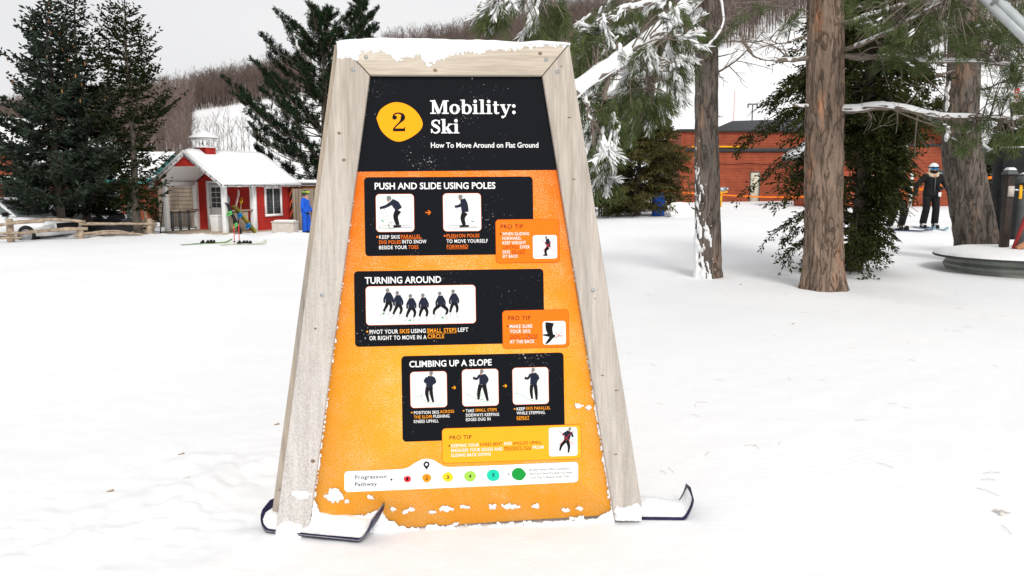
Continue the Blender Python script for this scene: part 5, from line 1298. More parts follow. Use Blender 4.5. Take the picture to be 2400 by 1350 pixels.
# porch floor, posts, beams
MB().bx((-a2-.1, -.12, -.3), (a2+.1, LD, FLZ)).build("floor", TANW, hut)
for x, y in ((-a2+.09, .09), (a2-.09, .09), (a2-.09, PD), (-a2+.09, PD)):
    MB().box((x, y, EZ/2+.02), (.17, .17, EZ-.06)).build("porch_post", WHITE, hut, bevel=.01)
MB().bx((-a2, .01, EZ-.17), (-a2+.16, PD, EZ+.0)).build("eave_beam", WHITE, hut); MB().bx((a2-.16, .18, EZ-.17), (a2-.002, PD-.09, EZ+.0)).build("eave_beam", WHITE, hut)
MB().bx((a2-.05, PD+.1, EZ-.13), (a2+.02, LD, EZ+.0)).build("eave_beam", WHITE, hut)
# walls: porch back wall (with door), right, left and rear walls
mb = MB(); dx0, dx1 = -.88, .04
clap(mb, -a2+.1, dx0, FLZ, EZ, PD+.08); clap(mb, dx1, a2-.1, FLZ, EZ, PD+.08); clap(mb, dx0, dx1, 2.02, 2.06, PD+.08)
# gable part of the porch back wall in steps following the ceiling
for k in range(10):
    z0 = EZ+k*(RZ-.10-EZ)/10; z1 = EZ+(k+1)*(RZ-.10-EZ)/10; hw = (a2-.1)*(1-(k+.9)/10.0)
    if hw > .05: clap(mb, -hw, hw, z0, z1, PD+.08)
mb.build("porch_wall", RED, hut)
Mr = Matrix.Translation((a2, 0, 0)) @ Matrix.Rotation(pi/2, 4, 'Z')      # local -y face -> +x
mb = MB(); wx0, wx1, wz0, wz1 = PD+.70, PD+1.62, .72, 1.80
clap(mb, PD+.10, wx0, FLZ, EZ-.02, 0); clap(mb, wx1, LD, FLZ, EZ-.02, 0); clap(mb, wx0, wx1, FLZ, wz0, 0); clap(mb, wx0, wx1, wz1, EZ-.02, 0)
rot_mesh(mb.build("side_wall", RED, hut), Mr)
window(hut, wx0, wx1, wz0, wz1, -.015, 2, 1, M=Mr, trim=.10)
for c in range(2):      # thin muntins inside each casement
    mb = MB(); cx = wx0+(c+.5)*(wx1-wx0)/2
    mb.bx((cx-.008, -.03, wz0+.03), (cx+.008, -.032-.004, wz1-.03))
    for j in (1, 2, 3): zz = wz0+j*(wz1-wz0)/4; mb.bx((cx-.16, -.0305, zz-.008), (cx+.16, -.0345, zz+.008))
    rot_mesh(mb.build("muntins", GREYP, hut), Mr)
Ml = Matrix.Translation((-a2, 0, 0)) @ Matrix.Rotation(-pi/2, 4, 'Z')
mb = MB(); clap(mb, -LD, -PD-.1, FLZ, EZ-.02, 0); rot_mesh(mb.build("side_wall", RED, hut), Ml)
mb = MB(); clap(mb, -a2+.02, a2-.02, FLZ, EZ, LD, face=1)
for k in range(10):
    hw = a2*(1-(k+.9)/10.0); z0 = EZ+k*(RZ-EZ)/10; clap(mb, -hw, hw, z0, z0+(RZ-EZ)/10, LD, face=1)
mb.build("rear_wall", RED, hut)
MB().bx((a2-.02, PD+.0, 0), (a2+.035, PD+.1, EZ-.14)).build("corner_board", WHITE, hut)
# door with lights
d = MB().bx((dx0+.06, PD+.03, FLZ), (dx1-.06, PD+.07, 1.98)).build("door", WHITE, hut)
mb = MB(); mb.bx((dx0-.06, PD+.0, FLZ), (dx0+.055, PD+.066, 2.02)); mb.bx((dx1-.055, PD+.0, FLZ), (dx1+.06, PD+.066, 2.02)); mb.bx((dx0-.06, PD+.001, 2.02), (dx1+.06, PD+.066, 2.13)); mb.build("door_frame", WHITE, d)
for j in range(4):
    for i in range(2): MB().bx((dx0+.2+i*.26, PD+.02, 1.0+j*.22), (dx0+.43+i*.26, PD+.029, 1.19+j*.22)).build("door_pane", DARKG, d)
MB().ell((dx0+.12, PD-.01, 1.0), (.03, .03, .03)).build("door_handle", GREYP, d)
# gable front: red triangle with white rake boards
gy = -OV+.035; mb = MB()
mb.add([(-a2-OV+.1, gy, EZ-.12), (0, gy, RZ-.06), (a2+OV-.1, gy, EZ-.12), (a2-.02, gy, EZ-.14), (a2*.40, gy, EZ+.60), (-a2*.40, gy, EZ+.60), (-a2+.02, gy, EZ-.14)], [(0, 1, 5, 6), (1, 2, 3, 4)], [(1, 4, 5)])
mb.build("gable_panel", RED, hut)
for s in (-1, 1):
    p0 = np.array([s*(a2+OV), -OV, EZ-.19]); p1 = np.array([0, -OV, RZ+.03])
    mb = MB(); V = []
    for y in (-OV-.09, -OV+.02):
        V += [(p0[0], y, p0[2]-.08), (p0[0], y, p0[2]+.10), (p1[0], y, p1[2]+.07), (p1[0], y, p1[2]-.15)]
    mb.add(V, [(0, 1, 2, 3), (4, 7, 6, 5), (0, 4, 5, 1), (1, 5, 6, 2), (3, 2, 6, 7), (0, 3, 7, 4)]); mb.build("rake_board", WHITE, hut)
    # vaulted porch ceiling, eave soffit
    mb = MB(); cc = (a2*.40, EZ+.60)
    mb.add([(s*(a2-.02), -OV+.03, EZ-.02), (s*(a2-.02), PD+.07, EZ-.02), (s*cc[0], PD+.07, cc[1]), (s*cc[0], -OV+.03, cc[1])], [(0, 1, 2, 3)]); mb.build("porch_ceiling", WHITE, hut)
    MB().bx((s*(a2+OV), -OV, EZ-.22), (s*(a2+OV-.03), LD+.25, EZ-.05)).build("fascia", WHITE, hut)
    MB().bx((s*(a2+OV-.03), -OV+.03, EZ-.17), (s*a2, LD+.2, EZ-.15)).build("soffit", WHITE, hut)
mb = MB(); mb.add([(-a2*.4, -OV+.03, EZ+.60), (a2*.4, -OV+.03, EZ+.60), (a2*.4, PD+.07, EZ+.60), (-a2*.4, PD+.07, EZ+.60)], [(0, 1, 2, 3)]); mb.build("porch_ceiling", WHITE, hut)
# roof deck and its snow
def slab(parent, name, m, s, t0, t1, y0, y1, bevel=0, lumpy=0):
    n, k = 26, 14; V = []
    for t in (t0, t1):
        for i in range(n):
            for j in range(k):
                u = i/(n-1); v = j/(k-1); x = s*(a2+OV+.02)*(1-v); z = EZ-.16+(RZ+.04-EZ+.16)*v; y = y0+(y1-y0)*u
                e = min(1, min(i, n-1-i)/1.5, j/1.5) if t == t1 else 1
                V.append((x, y, z+t*(e if lumpy else 1)+(lumpy*float(vnoise(y*1.6, v*3+s, 7)) if t == t1 else 0)))
    m0 = n*k; q = []
    for i in range(n-1):
        for j in range(k-1):
            a = i*k+j; q += [(a, a+1, a+k+1, a+k), (m0+a, m0+a+k, m0+a+k+1, m0+a+1)]
        for j in (0, k-1): a = i*k+j; q.append((a, a+k, m0+a+k, m0+a))
    for j in range(k-1):
        for i in (0, n-1): a = i*k+j; q.append((a, a+1, m0+a+1, m0+a))
    return MB().add(V, q).build(name, m, parent, bool(lumpy))
for s in (-1, 1):
    slab(hut, "roof", ROOFD, s, 0, .035, -OV-.04, LD+.3); slab(hut, "roof_snow", SNOWP, s, .037, .13, -OV-.10, LD+.32, lumpy=.03)
# belfry
cy = .80; _n0 = set(o.name for o in bpy.data.objects)
cup = MB().bx((-.46, cy-.46, RZ-.42), (.46, cy+.46, RZ+.40)); mbc = MB()
for sgn in (-1, 1):
    clap(mbc, -.47, .47, RZ-.42, RZ+.40, cy-.47, .11)
mbc.bx((-.45, cy-.45, RZ-.42), (.45, cy+.45, RZ+.40)); cupo = mbc.build("belfry_base", RED, hut)
for f_, M_ in ((0, Matrix.Rotation(pi/2, 4, 'Z')), (1, Matrix.Rotation(-pi/2, 4, 'Z'))):
    mb = MB(); clap(mb, -.46, .46, RZ-.42, RZ+.40, -.47, .11); o = mb.build("belfry_siding", RED, cupo); o.data.transform(M_); o.data.transform(Matrix.Translation((0, cy, 0)))
for x in (-.46, 0, .46):
    for y in (-.46, 0, .46):
        if x == 0 or y == 0: continue
        wd = .16
        MB().box((x, cy+y, RZ+.72), (wd, wd, .66)).build("belfry_post", WHITE, hut)
MB().bx((-.56, cy-.56, RZ+.38), (.56, cy+.56, RZ+.44)).build("belfry_sill", WHITE, hut); MB().bx((-.55, cy-.55, RZ+1.0), (.55, cy+.55, RZ+1.12)).build("belfry_plate", WHITE, hut)
b = MB(); prof = [(.02, .98), (.07, .94), (.13, .86), (.16, .74), (.22, .66), (.24, .64)]; V = []; n = 14
for r, z in prof: V += [(r*cos(2*pi*k/n), cy+r*sin(2*pi*k/n), RZ+z) for k in range(n)]
b.add(V, [(i*n+k, i*n+(k+1) % n, (i+1)*n+(k+1) % n, (i+1)*n+k) for i in range(len(prof)-1) for k in range(n)]); b.build("bell", BLACK, hut, True)
mb = MB(); mb.add([(-.68, cy-.68, RZ+1.10), (.68, cy-.68, RZ+1.10), (.68, cy+.68, RZ+1.10), (-.68, cy+.68, RZ+1.10), (0, cy, RZ+1.66)], [(0, 3, 2, 1)], [(0, 1, 4), (1, 2, 4), (2, 3, 4), (3, 0, 4)]); mb.build("belfry_roof", ROOFD, hut)
mb = MB(); mb.add([(-.69, cy-.69, RZ+1.12), (.69, cy-.69, RZ+1.12), (.69, cy+.69, RZ+1.12), (-.69, cy+.69, RZ+1.12), (0, cy, RZ+1.75), (-.66, cy-.66, RZ+1.19), (.66, cy-.66, RZ+1.19), (.66, cy+.66, RZ+1.19), (-.66, cy+.66, RZ+1.19)], [(0, 1, 6, 5), (1, 2, 7, 6), (2, 3, 8, 7), (3, 0, 5, 8)], [(5, 6, 4), (6, 7, 4), (7, 8, 4), (8, 5, 4)]); mb.build("belfry_snow", SNOWP, hut)
for o in [o for o in bpy.data.objects if o.name not in _n0 and o.type == 'MESH']:
    o.data.transform(Matrix.Translation((0, cy, RZ+.05)) @ Matrix.Diagonal((.62, .62, .54, 1)) @ Matrix.Translation((0, -cy, -RZ-.05)))
# left porch rail (grey with pickets and a wooden top), right porch rail of tan slats
MB().bx((-a2+.03, .18, .88), (-a2+.22, PD-.02, .93)).build("rail_top", TANW, hut)
for y in (.35, .78, 1.25): MB().box((-a2+.1, y, .46), (.07, .07, .84)).build("rail_post", GREYP, hut)
for k in range(14): MB().box((-a2+.12, .24+k*.085, .48), (.015, .03, .66)).build("picket", GREYP, hut)
MB().bx((-a2+.09, .2, .80), (-a2+.14, PD-.03, .84)).build("rail_bar", GREYP, hut); MB().bx((-a2+.09, .2, .12), (-a2+.14, PD-.03, .16)).build("rail_bar", GREYP, hut)
MB().bx((a2-.14, .19, .90), (a2-.02, PD-.09, .95)).build("rail_top", TANW, hut)
for k in range(15): MB().box((a2-.08, .22+k*.083, .47), (.022, .062, .84)).build("slat", TANW, hut)
# string of bulbs along rake and eave
BULB = mat("dark_bulb", (.05, .04, .04), .3, .2, 20)
pts = [(-a2-OV, -OV-.10, EZ-.14), (0, -OV-.06, RZ-.02), (a2+OV, -OV-.10, EZ-.14)]; wire = MB()
for s in (-1, 1):
    A = np.array([0, -OV-.105, RZ-.03]); Bp = np.array([s*(a2+OV), -OV-.105, EZ-.13]); tt = np.linspace(0, 1, 40)
    P = A+(Bp-A)*tt[:, None]; P[:, 2] -= .04*np.abs(np.sin(tt*pi*7)); wire.tube(P, .006, 4)
    for t_ in np.linspace(.04, .97, 8): p = A+(Bp-A)*t_; MB().ell(p-np.array([0, 0, .06]), (.022, .022, .035), None, 6, 5).build("bulb", BULB, hut)
A = np.array([a2+OV+.02, -OV, EZ-.13]); Bp = np.array([a2+OV+.02, LD+.2, EZ-.13]); tt = np.linspace(0, 1, 60); P = A+(Bp-A)*tt[:, None]; P[:, 2] -= .09*np.abs(np.sin(tt*pi*6)); wire.tube(P, .006, 4)
for t_ in np.linspace(.03, .97, 11): p = A+(Bp-A)*t_; MB().ell(p-np.array([0, 0, .07+.06*abs(sin(t_*pi*6))]), (.022, .022, .035), None, 6, 5).build("bulb", BULB, hut)
wire.build("light_string", BLACK, hut, fixn=False)["kind"] = "stuff"
hutM = Matrix.Translation(hut.location) @ Matrix.Rotation(hang, 4, 'Z')
def HL(x, y, z): return hutM @ Vector((x, y, z))

# white bin in the porch
pb_ = HL(.46, .80, FLZ); bin_ = thing("waste_bin", "white waste bin standing in front of the hut door", "bin", pb_, hang)
MB().box((0, 0, .31), (.36, .36, .62), taper=1.15).build("bin_body", WHITE, bin_, bevel=.02); MB().box((0, 0, .655), (.45, .45, .07), taper=.85).build("bin_lid", WHITE, bin_, bevel=.015)
# boards and skis leaning on the right rail of the porch
def snowboard(name, label, foot, top, col, bind, cat="snowboard", group=None, L=1.45, Wd=.26, turn=0):
    foot = Vector(foot); top = Vector(top); d = (top-foot).normalized()
    t = thing(name, label, cat, foot, 0, group); y = Vector((0, 0, 1)).cross(d).normalized(); n = d.cross(y)
    R = Matrix((( y.x, n.x, d.x), (y.y, n.y, d.y), (y.z, n.z, d.z))).to_4x4() @ Matrix.Rotation(turn, 4, 'Z')
    nx = 30; V = []
    for i in range(nx):
        s = i/(nx-1); e = abs(2*s-1); w = Wd/2*math.sqrt(max(.0, 1-max(0, (e-.72)/.28)**2.2))*(.9+.1*e)+.003; b = .09*max(0, (e-.75)/.25)**2
        V += [(-w, -b, s*L), (w, -b, s*L), (w, -b+.012, s*L), (-w, -b+.012, s*L)]
    q = [(i*4+k, i*4+(k+1) % 4, (i+1)*4+(k+1) % 4, (i+1)*4+k) for i in range(nx-1) for k in range(4)]+[(0, 3, 2, 1), (nx*4-4, nx*4-3, nx*4-2, nx*4-1)]
    o = MB().add(V, q).build("deck", col, t); o.data.transform(R)
    for s in ((.32, .68) if bind else ()):
        mb = MB(); mb.box((0, -.03, s*L), (.20, .03, .13)); mb.box((0, -.10, s*L-.07), (.19, .17, .03)); mb.tube([(-.10, -.04, s*L), (-.09, -.12, s*L+.02), (0, -.15, s*L+.03), (.09, -.12, s*L+.02), (.10, -.04, s*L)], .022, 5); mb.tube([(-.10, -.04, s*L-.05), (-.09, -.2, s*L-.06), (0, -.22, s*L-.06), (.09, -.2, s*L-.06), (.1, -.04, s*L-.05)], .02, 5)
        o = mb.build("binding", bind, t); o.data.transform(R)
    return t
GRN = mat("lime_binding", (.16, .62, .18), .5, .1, 10); BLU = mat("blue_binding", (.02, .22, .55), .5, .1, 10); YEL = mat("yellow_plastic", (.85, .55, .02), .5, .1, 10)
BRD1 = mat("black_board_graphic", (.02, .022, .03), .4, .4, 5); BRD2 = mat("yellow_black_board_graphic", (.20, .17, .03), .4, .9, 5, stretch=(1, 1, .4))
SKIW = mat("white_red_ski", (.55, .40, .38), .4, .5, 4); SKIG = mat("lime_ski", (.14, .27, .05), .4, .4, 4); SKIB = mat("pale_ski", (.55, .60, .42), .4, .3, 4)
f1 = HL(a2+.42, .42, -.02); t1 = HL(a2+.10, .12, 1.05)
snowboard("snowboard", "black snowboard with lime green bindings leaning on the hut porch", f1, t1, BRD1, GRN, L=1.42, group="gear leaning on the hut porch", turn=.5)
f2 = HL(a2+.50, 1.18, -.02); t2 = HL(a2+.08, .50, 1.05)
snowboard("snowboard", "yellow and black snowboard with blue bindings leaning on the hut porch", f2, t2, BRD2, BLU, L=1.50, group="gear leaning on the hut porch", turn=.5)
def ski(name, label, foot, d, up, L, m, group=None, w=.085, bind=None):
    foot = Vector(foot); d = Vector(d).normalized(); n = Vector(up); n = (n-d*n.dot(d)).normalized(); y = n.cross(d)
    t = thing(name, label, "ski", foot, 0, group); R = Matrix(((d.x, y.x, n.x), (d.y, y.y, n.y), (d.z, y.z, n.z))).to_4x4()
    nx = 26; V = []
    for i in range(nx):
        s = i/(nx-1); ww = w/2*(1+.25*(2*s-1)**2)*math.sqrt(max(.02, 1-max(0, (s-.93)/.07)**2)); b = .10*max(0, (s-.86)/.14)**2
        V += [(s*L, -ww, b), (s*L, ww, b), (s*L, ww, b+.014), (s*L, -ww, b+.014)]
    q = [(i*4+k, i*4+(k+1) % 4, (i+1)*4+(k+1) % 4, (i+1)*4+k) for i in range(nx-1) for k in range(4)]+[(0, 3, 2, 1), (nx*4-4, nx*4-3, nx*4-2, nx*4-1)]
    o = MB().add(V, q).build("ski_body", m, t); o.data.transform(R)
    if bind is not None:
        for s, hgt_ in ((.40, .055), (.56, .05)):
            mb = MB(); mb.box((s*L, 0, .014+hgt_/2), (.11, w*.8, hgt_)); mb.box((s*L+.02, 0, .014+hgt_+.02), (.06, w*.6, .04)); o = mb.build("ski_binding", bind, t); o.data.transform(R)
    return t
ski("ski", "white and red ski standing tip up behind the porch rail slats", HL(a2-.30, .55, FLZ), HL(a2-.05, .95, 1.7)-HL(a2-.3, .55, 0), HL(0, -1, 0)-HL(0, 0, 0), 1.78, SKIW, "gear leaning on the hut porch")
ski("ski", "grey ski standing upright beside the front porch post", HL(a2-.32, .28, FLZ), HL(a2-.12, .42, 1.5)-HL(a2-.32, .28, 0), HL(0, -1, 0)-HL(0, 0, 0), 1.52, mat("grey_ski", (.35, .38, .42), .4, .4, 6), "gear leaning on the hut porch")
# yellow shovel behind the rail
sh = thing("snow_shovel", "snow shovel with a yellow handle grip poking above the porch rail", "shovel", HL(a2-.28, 1.15, FLZ), hang)
MB().tube([(0, 0, .35), (.08, .02, 1.15)], .016, 6).build("shaft", TANW, sh); MB().tube([(.08, .02, 1.14), (.03, .02, 1.25), (.05, .02, 1.36), (.14, .02, 1.36), (.15, .02, 1.25), (.08, .02, 1.14)], .022, 6).build("grip", YEL, sh); mb = MB(); mb.box((0, 0, .2), (.32, .03, .36)); mb.build("blade", BLACK, sh, bevel=.01)
# two red poles stuck in the snow
POLE = mat("red_ski_pole", (.65, .05, .05), .4, .1, 10)
for k, (px, py, pt) in enumerate(((549.5, 573, 538), (561, 572, 535))):
    p = G(px, py); t = thing("ski_pole", ["left red ski pole planted in the snow before the hut", "right red ski pole planted in the snow before the hut"][k], "ski pole", p, 0, "red ski poles planted before the hut")
    L = (py-pt)/FPX*p.y+.25
    MB().tube([(0, 0, -.06), (.01, 0, L)], [.012, .016], 6).build("shaft", POLE, t); MB().tube([(0, 0, .06), (0, 0, .075)], .05, 8).build("basket", BLACK, t); MB().tube([(.01, 0, L-.12), (.01, 0, L+.02)], .022, 8).build("grip", BLACK, t)
# skis lying on the snow
def flat_ski(px0, py0, px1, py1, m, label, bind, drop=0):
    a = G(px0, py0); b = G(px1, py1); d = (b-a); L = d.length
    a = Vector((a.x, a.y, gz(a.x, a.y)+.012)); b = Vector((b.x, b.y, gz(b.x, b.y)+.012))
    ski("ski", label, a, b-a, (0, 0, 1), L, m, "skis lying on the snow before the hut", .10, bind)
flat_ski(425, 577, 545, 569, SKIG, "lime green ski lying farthest left before the hut", BLACK)
flat_ski(450, 574, 540, 571.5, SKIG, "lime green ski lying just behind the leftmost ski", BLACK)
flat_ski(516, 577, 625, 572.5, SKIB, "pale ski with yellow tip lying nearest the red poles", BLACK)
flat_ski(535, 574, 626, 574.5, SKIB, "pale ski lying along the right end of the ski row", BLACK)

# deck box, netting roll and plank fence by the hut's right end
BEIGE = mat("beige_plastic", (.52, .47, .41), .55, .08, 5)
pbx = at(669, 543, 29.6); bz = gz(pbx.x, pbx.y)
box = thing("deck_box", "beige plastic storage box with snow on its lid beside the hut", "storage box", (pbx.x, pbx.y, bz-.05), hang+.25)
MB().box((0, 0, .26), (.86, .50, .52)).build("box_body", BEIGE, box, bevel=.02); MB().box((0, 0, .555), (.92, .55, .06), taper=.96).build("box_lid", BEIGE, box, bevel=.015); MB().box((0, 0, .60), (.80, .44, .05), taper=.85).build("lid_snow", SNOWP, box, True, bevel=.02)
NETO = mat("orange_net", (.62, .10, .03), .7, .3, 10)
nr = thing("safety_net", "orange and black rolled safety netting hanging at the hut's rear corner", "netting", HL(a2+.10, LD-.12, 0), hang)
mb = MB(); kb = MB()
for s in range(4):
    z = np.linspace(.35, 1.9, 40); P = np.stack([.10*np.cos(z*7+s*1.57)*.5, .16*np.sin(z*7+s*1.57)*.6, z], -1); (mb if s % 2 == 0 else kb).tube(P, .03, 5)
mb.build("net_strand", NETO, nr, True); kb.build("black_strand", BLACK, nr, True)
fp0 = at(688, 540, 33.8); fp1 = at(752, 540, 33.4)
fe = thing("plank_fence", "tall weathered plank fence behind the person in blue", "fence", (fp0.x, fp0.y, gz(fp0.x, fp0.y)), math.atan2(fp1.y-fp0.y, fp1.x-fp0.x))
Lf = math.hypot(fp1.x-fp0.x, fp1.y-fp0.y); FENCEW = mat("grey_brown_planks", (.25, .20, .155), .85, .3, 5, bump=.4, stretch=(1, 1, .15))
for k in range(int(Lf/.15)): MB().box((k*.15+.07, (.01 if k % 2 else 0), .85), (.142, .022, 1.9)).build("plank", FENCEW, fe)
MB().bx((-.02, .02, 1.5), (Lf, .07, 1.6)).build("rail", FENCEW, fe)
shp = at(720, 438, 36.5); sd_ = thing("wood_shed", "brown board shed roof edge showing above the plank fence", "shed", (shp.x, shp.y, gz(shp.x, shp.y)), .05)
ORB = mat("orange_brown_boards", (.30, .135, .06), .8, .25, 4)
mb = MB(); clap(mb, -1.1, 1.6, 0, 1.95, -1.0, .16); mb.bx((-1.1, -.99, 0), (1.6, .8, 1.94)); mb.build("wall", ORB, sd_); MB().bx((-1.3, -1.2, 1.96), (1.8, 1.0, 2.05)).build("roof", ROOFD, sd_); MB().bx((-1.32, -1.22, 2.052), (1.82, 1.02, 2.2)).build("roof_snow", SNOWP, sd_, bevel=.04)

# ------------------------------------------------------------ split rail fence
sf = G(27, 573)
fence = thing("split_rail_fence", "weathered split rail fence running in front of the spruces to the hut", "fence", sf)
def fpost(px, py, pt, Y):
    p = at(px, py, Y); h = (py-pt)/FPX*Y; z = gz(p.x, p.y)
    mb = MB(); mb.tube([(p.x, p.y, p.z-.35), (p.x, p.y, p.z+h*.5), (p.x+.01, p.y, p.z+h)], [.12, .115, .10], 9); o = mb.build("post", RAILW, fence); o.matrix_parent_inverse = Matrix.Translation(-sf)
fpost(27, 574, 513, 26.2); fpost(190, 562, 532, 27.6); fpost(352, 556, 512, 29.2)
def frail(a, b, ra=.055, sag=.03, sd=0):
    A = np.array(at(*a)); B_ = np.array(at(*b)); t_ = np.linspace(0, 1, 14); P = A+(B_-A)*t_[:, None]; r_ = np.random.default_rng(sd)
    P[:, 2] += sag*np.sin(t_*pi)+np.cumsum(r_.normal(size=14))*.006
    mb = MB(); mb.tube(P, ra*(.8+.3*r_.random(14)), 7); o = mb.build("rail", RAILW, fence, False); o.matrix_parent_inverse = Matrix.Translation(-sf)
frail((-40, 535, 25.6), (105, 519, 26.6), .06, .05, 1); frail((20, 523, 26.3), (200, 520, 27.6), .055, .10, 2); frail((-40, 549, 25.6), (60, 546, 26.2), .05, .02, 3)
frail((40, 548, 26.3), (205, 536, 27.7), .06, .04, 4); frail((-40, 562, 25.5), (50, 557, 26.1), .045, .03, 5); frail((100, 541, 26.8), (200, 538, 27.7), .04, .04, 6)
frail((185, 525, 27.5), (368, 525, 29.3), .055, .02, 7); frail((172, 552, 27.5), (382, 556, 29.2), .05, .16, 8); frail((195, 548, 27.6), (330, 550, 29.0), .045, .12, 9)

# pale planks / pallet leaning by the porch
pal = at(352, 555, 30.2); pt_ = thing("pallet", "pale broken pallet leaning beside the hut's left porch post", "pallet", (pal.x, pal.y, gz(pal.x, pal.y)), .3)
PALE = mat("pale_pallet_wood", (.55, .44, .30), .8, .2, 8)
for k in range(4): MB().box((-.05, -.1, .1+.13*k), (.5, .03, .08), Matrix.Rotation(.1*(k-1.5), 4, 'Y')).build("slat", PALE, pt_)
for x in (-.2, .15): MB().box((x, -.06, .30), (.07, .05, .62), Matrix.Rotation(.06, 4, 'Y')).build("upright", PALE, pt_)
MB().box((-.12, -.02, .75), (.09, .04, .9), Matrix.Rotation(-.10, 4, 'Y')).build("upright", PALE, pt_)
ld = at(372, 552, 31.0); lt = thing("ladder", "short dark ladder leaning left of the hut porch", "ladder", (ld.x, ld.y, gz(ld.x, ld.y)), -.2)
for x in (-.14, .14): MB().tube([(x, -.1, 0), (x, .2, 1.25)], .02, 6).build("ladder_rail", BLACK, lt)
for k in range(6): MB().tube([(-.14, -.07+k*.045, .12+k*.19), (.14, -.07+k*.045, .12+k*.19)], .014, 6).build("rung", BLACK, lt)

# ------------------------------------------------------------ vehicles
CARW = mat("white_car_paint", (.72, .73, .74), .25, .03, 2, spec=.5); CARK = mat("black_car_paint", (.015, .015, .017), .2, .1, 2, spec=.5)
TYRE = mat("tyre_rubber", (.02, .02, .02), .8, .2, 10); RIM = mat("alloy_rim", (.4, .41, .42), .35, .1, 6, metal=.8); TAIL = mat("red_lamp", (.5, .015, .02), .2, .1, 5); LAMP = mat("clear_lamp", (.6, .62, .64), .15, .1, 5)
CARGL = mat("car_glass", (.10, .125, .125), .08, .15, 1.5, spec=.6)
def car(name, label, loc, rz, paint, roof_h=1.85, L=4.9, Wc=1.85, nose=1.15, prof=None):
    """nose towards local +x"""
    t = thing(name, label, "car", loc, rz)
    h1 = nose
    body = [(-L/2, .42), (-L/2+.03, .95), (-L/2+.08, h1+.02), (L*.16, h1+.02), (L*.42, h1-.10), (L/2-.02, h1-.28), (L/2, .5), (L/2-.08, .34), (-L/2+.08, .34)]
    mb = MB(); ny = 7; V = []
    for j in range(ny):
        v = -1+2*j/(ny-1); e = 1-.045*abs(v)**6
        V += [(x*e, v*Wc/2*(1-.05*max(0, (z-.9))), z-.02*abs(v)**4) for x, z in body]
    n = len(body); q = [(j*n+k, j*n+(k+1) % n, (j+1)*n+(k+1) % n, (j+1)*n+k) for j in range(ny-1) for k in range(n)]
    c0 = len(V); V += [(0, -Wc/2, .7), (0, Wc/2, .7)]
    tr = [(c0, (k+1) % n, k) for k in range(n)]+[(c0+1, (ny-1)*n+k, (ny-1)*n+(k+1) % n) for k in range(n)]
    mb.add(V, q, tr); mb.build("body", paint, t, True)
    cab = [(-L/2+.12, h1), (-L/2+.30, roof_h-.08), (-L/2+.7, roof_h), (-.05, roof_h), (.30, roof_h-.07), (L*.235, h1)]
    mb = MB(); V = []
    for v in (-1, -.9, -.5, 0, .5, .9, 1):
        V += [(x, v*Wc/2*(.96-.20*(z-h1)/(roof_h-h1)), z-.03*abs(v)**3*(z > h1+.1)) for x, z in cab]
    n = len(cab); q = [(j*n+k, j*n+(k+1) % n, (j+1)*n+(k+1) % n, (j+1)*n+k) for j in range(6) for k in range(n)]
    mb.add(V, q); m = len(V)
    mb.add([(x, s*Wc/2*(.96-.20*(z-h1)/(roof_h-h1)), z-.03*(z > h1+.1)) for s in (-1, 1) for x, z in cab], [(0, 1, 4, 5), (1, 2, 3, 4), (6, 11, 10, 7), (7, 10, 9, 8)]); mb.build("cabin", paint, t, False)
    for s in (-1, 1):
        def side(x, z, o=.006): return (x, s*(Wc/2*(.96-.20*(z-h1)/(roof_h-h1))+o), z)
        for xa, xb, xc, xd in ((-L/2+.35, -L/2+.45, -.95, -.95), (-.87, -.87, -.02, -.02), (.06, .06, .24, L*.20)):
            mb = MB(); mb.add([side(xa, h1+.06), side(xb, roof_h-.16), side(xc, roof_h-.16), side(xd, h1+.06)], [(0, 1, 2, 3)]); mb.build("side_window", CARGL, t)
        mb = MB(); mb.box((L*.17, s*(Wc/2+.10), h1+.08), (.10, .22, .15)); mb.build("wing_mirror", BLACK, t, bevel=.02)
        MB().box((L/2-.10, s*Wc*.36, h1-.33), (.12, .36, .16)).build("headlight", LAMP, t, bevel=.02); MB().box((-L/2+.02, s*Wc*.42, h1-.18), (.08, .16, .34)).build("taillight", TAIL, t, bevel=.015)
        for x in (-L*.30, L*.31):
            w = MB().tube([(x, s*(Wc/2-.20), .35), (x, s*(Wc/2+.01), .35)], .35, 20).build("wheel", TYRE, t); MB().tube([(x, s*(Wc/2+.0), .35), (x, s*(Wc/2+.022), .35)], .22, 14).build("rim", RIM, w)
    mb = MB(); w0, w1 = Wc*.44, Wc*.37; mb.add([(L*.237, -w0, h1+.03), (L*.237, w0, h1+.03), (.335, w1, roof_h-.10), (.335, -w1, roof_h-.10)], [(0, 1, 2, 3)]); mb.build("windscreen", CARGL, t)
    MB().box((L/2-.01, 0, .62), (.06, Wc*.6, .28)).build("grille", BLACK, t, bevel=.01)
    return t
cw = at(15, 560, 28.0); carw = car("parked_car", "white sport utility vehicle parked behind the split rail fence at far left", (cw.x-.15, cw.y+.3, gz(cw.x, cw.y)-.22), radians(-6), CARW, 1.66, 4.8, 1.85, 1.0)
ck = at(205, 545, 36.0); cark = car("parked_car", "black car with snow on its bonnet behind the spruce trunks", (ck.x-.6, ck.y, gz(ck.x, ck.y)), radians(-8), CARK, 1.5, 4.4, 1.75, .92)
MB().box((1.55, 0, .90), (1.1, 1.3, .06), Matrix.Rotation(.10, 4, 'Y')).build("bonnet_snow", SNOWP, cark, bevel=.02)
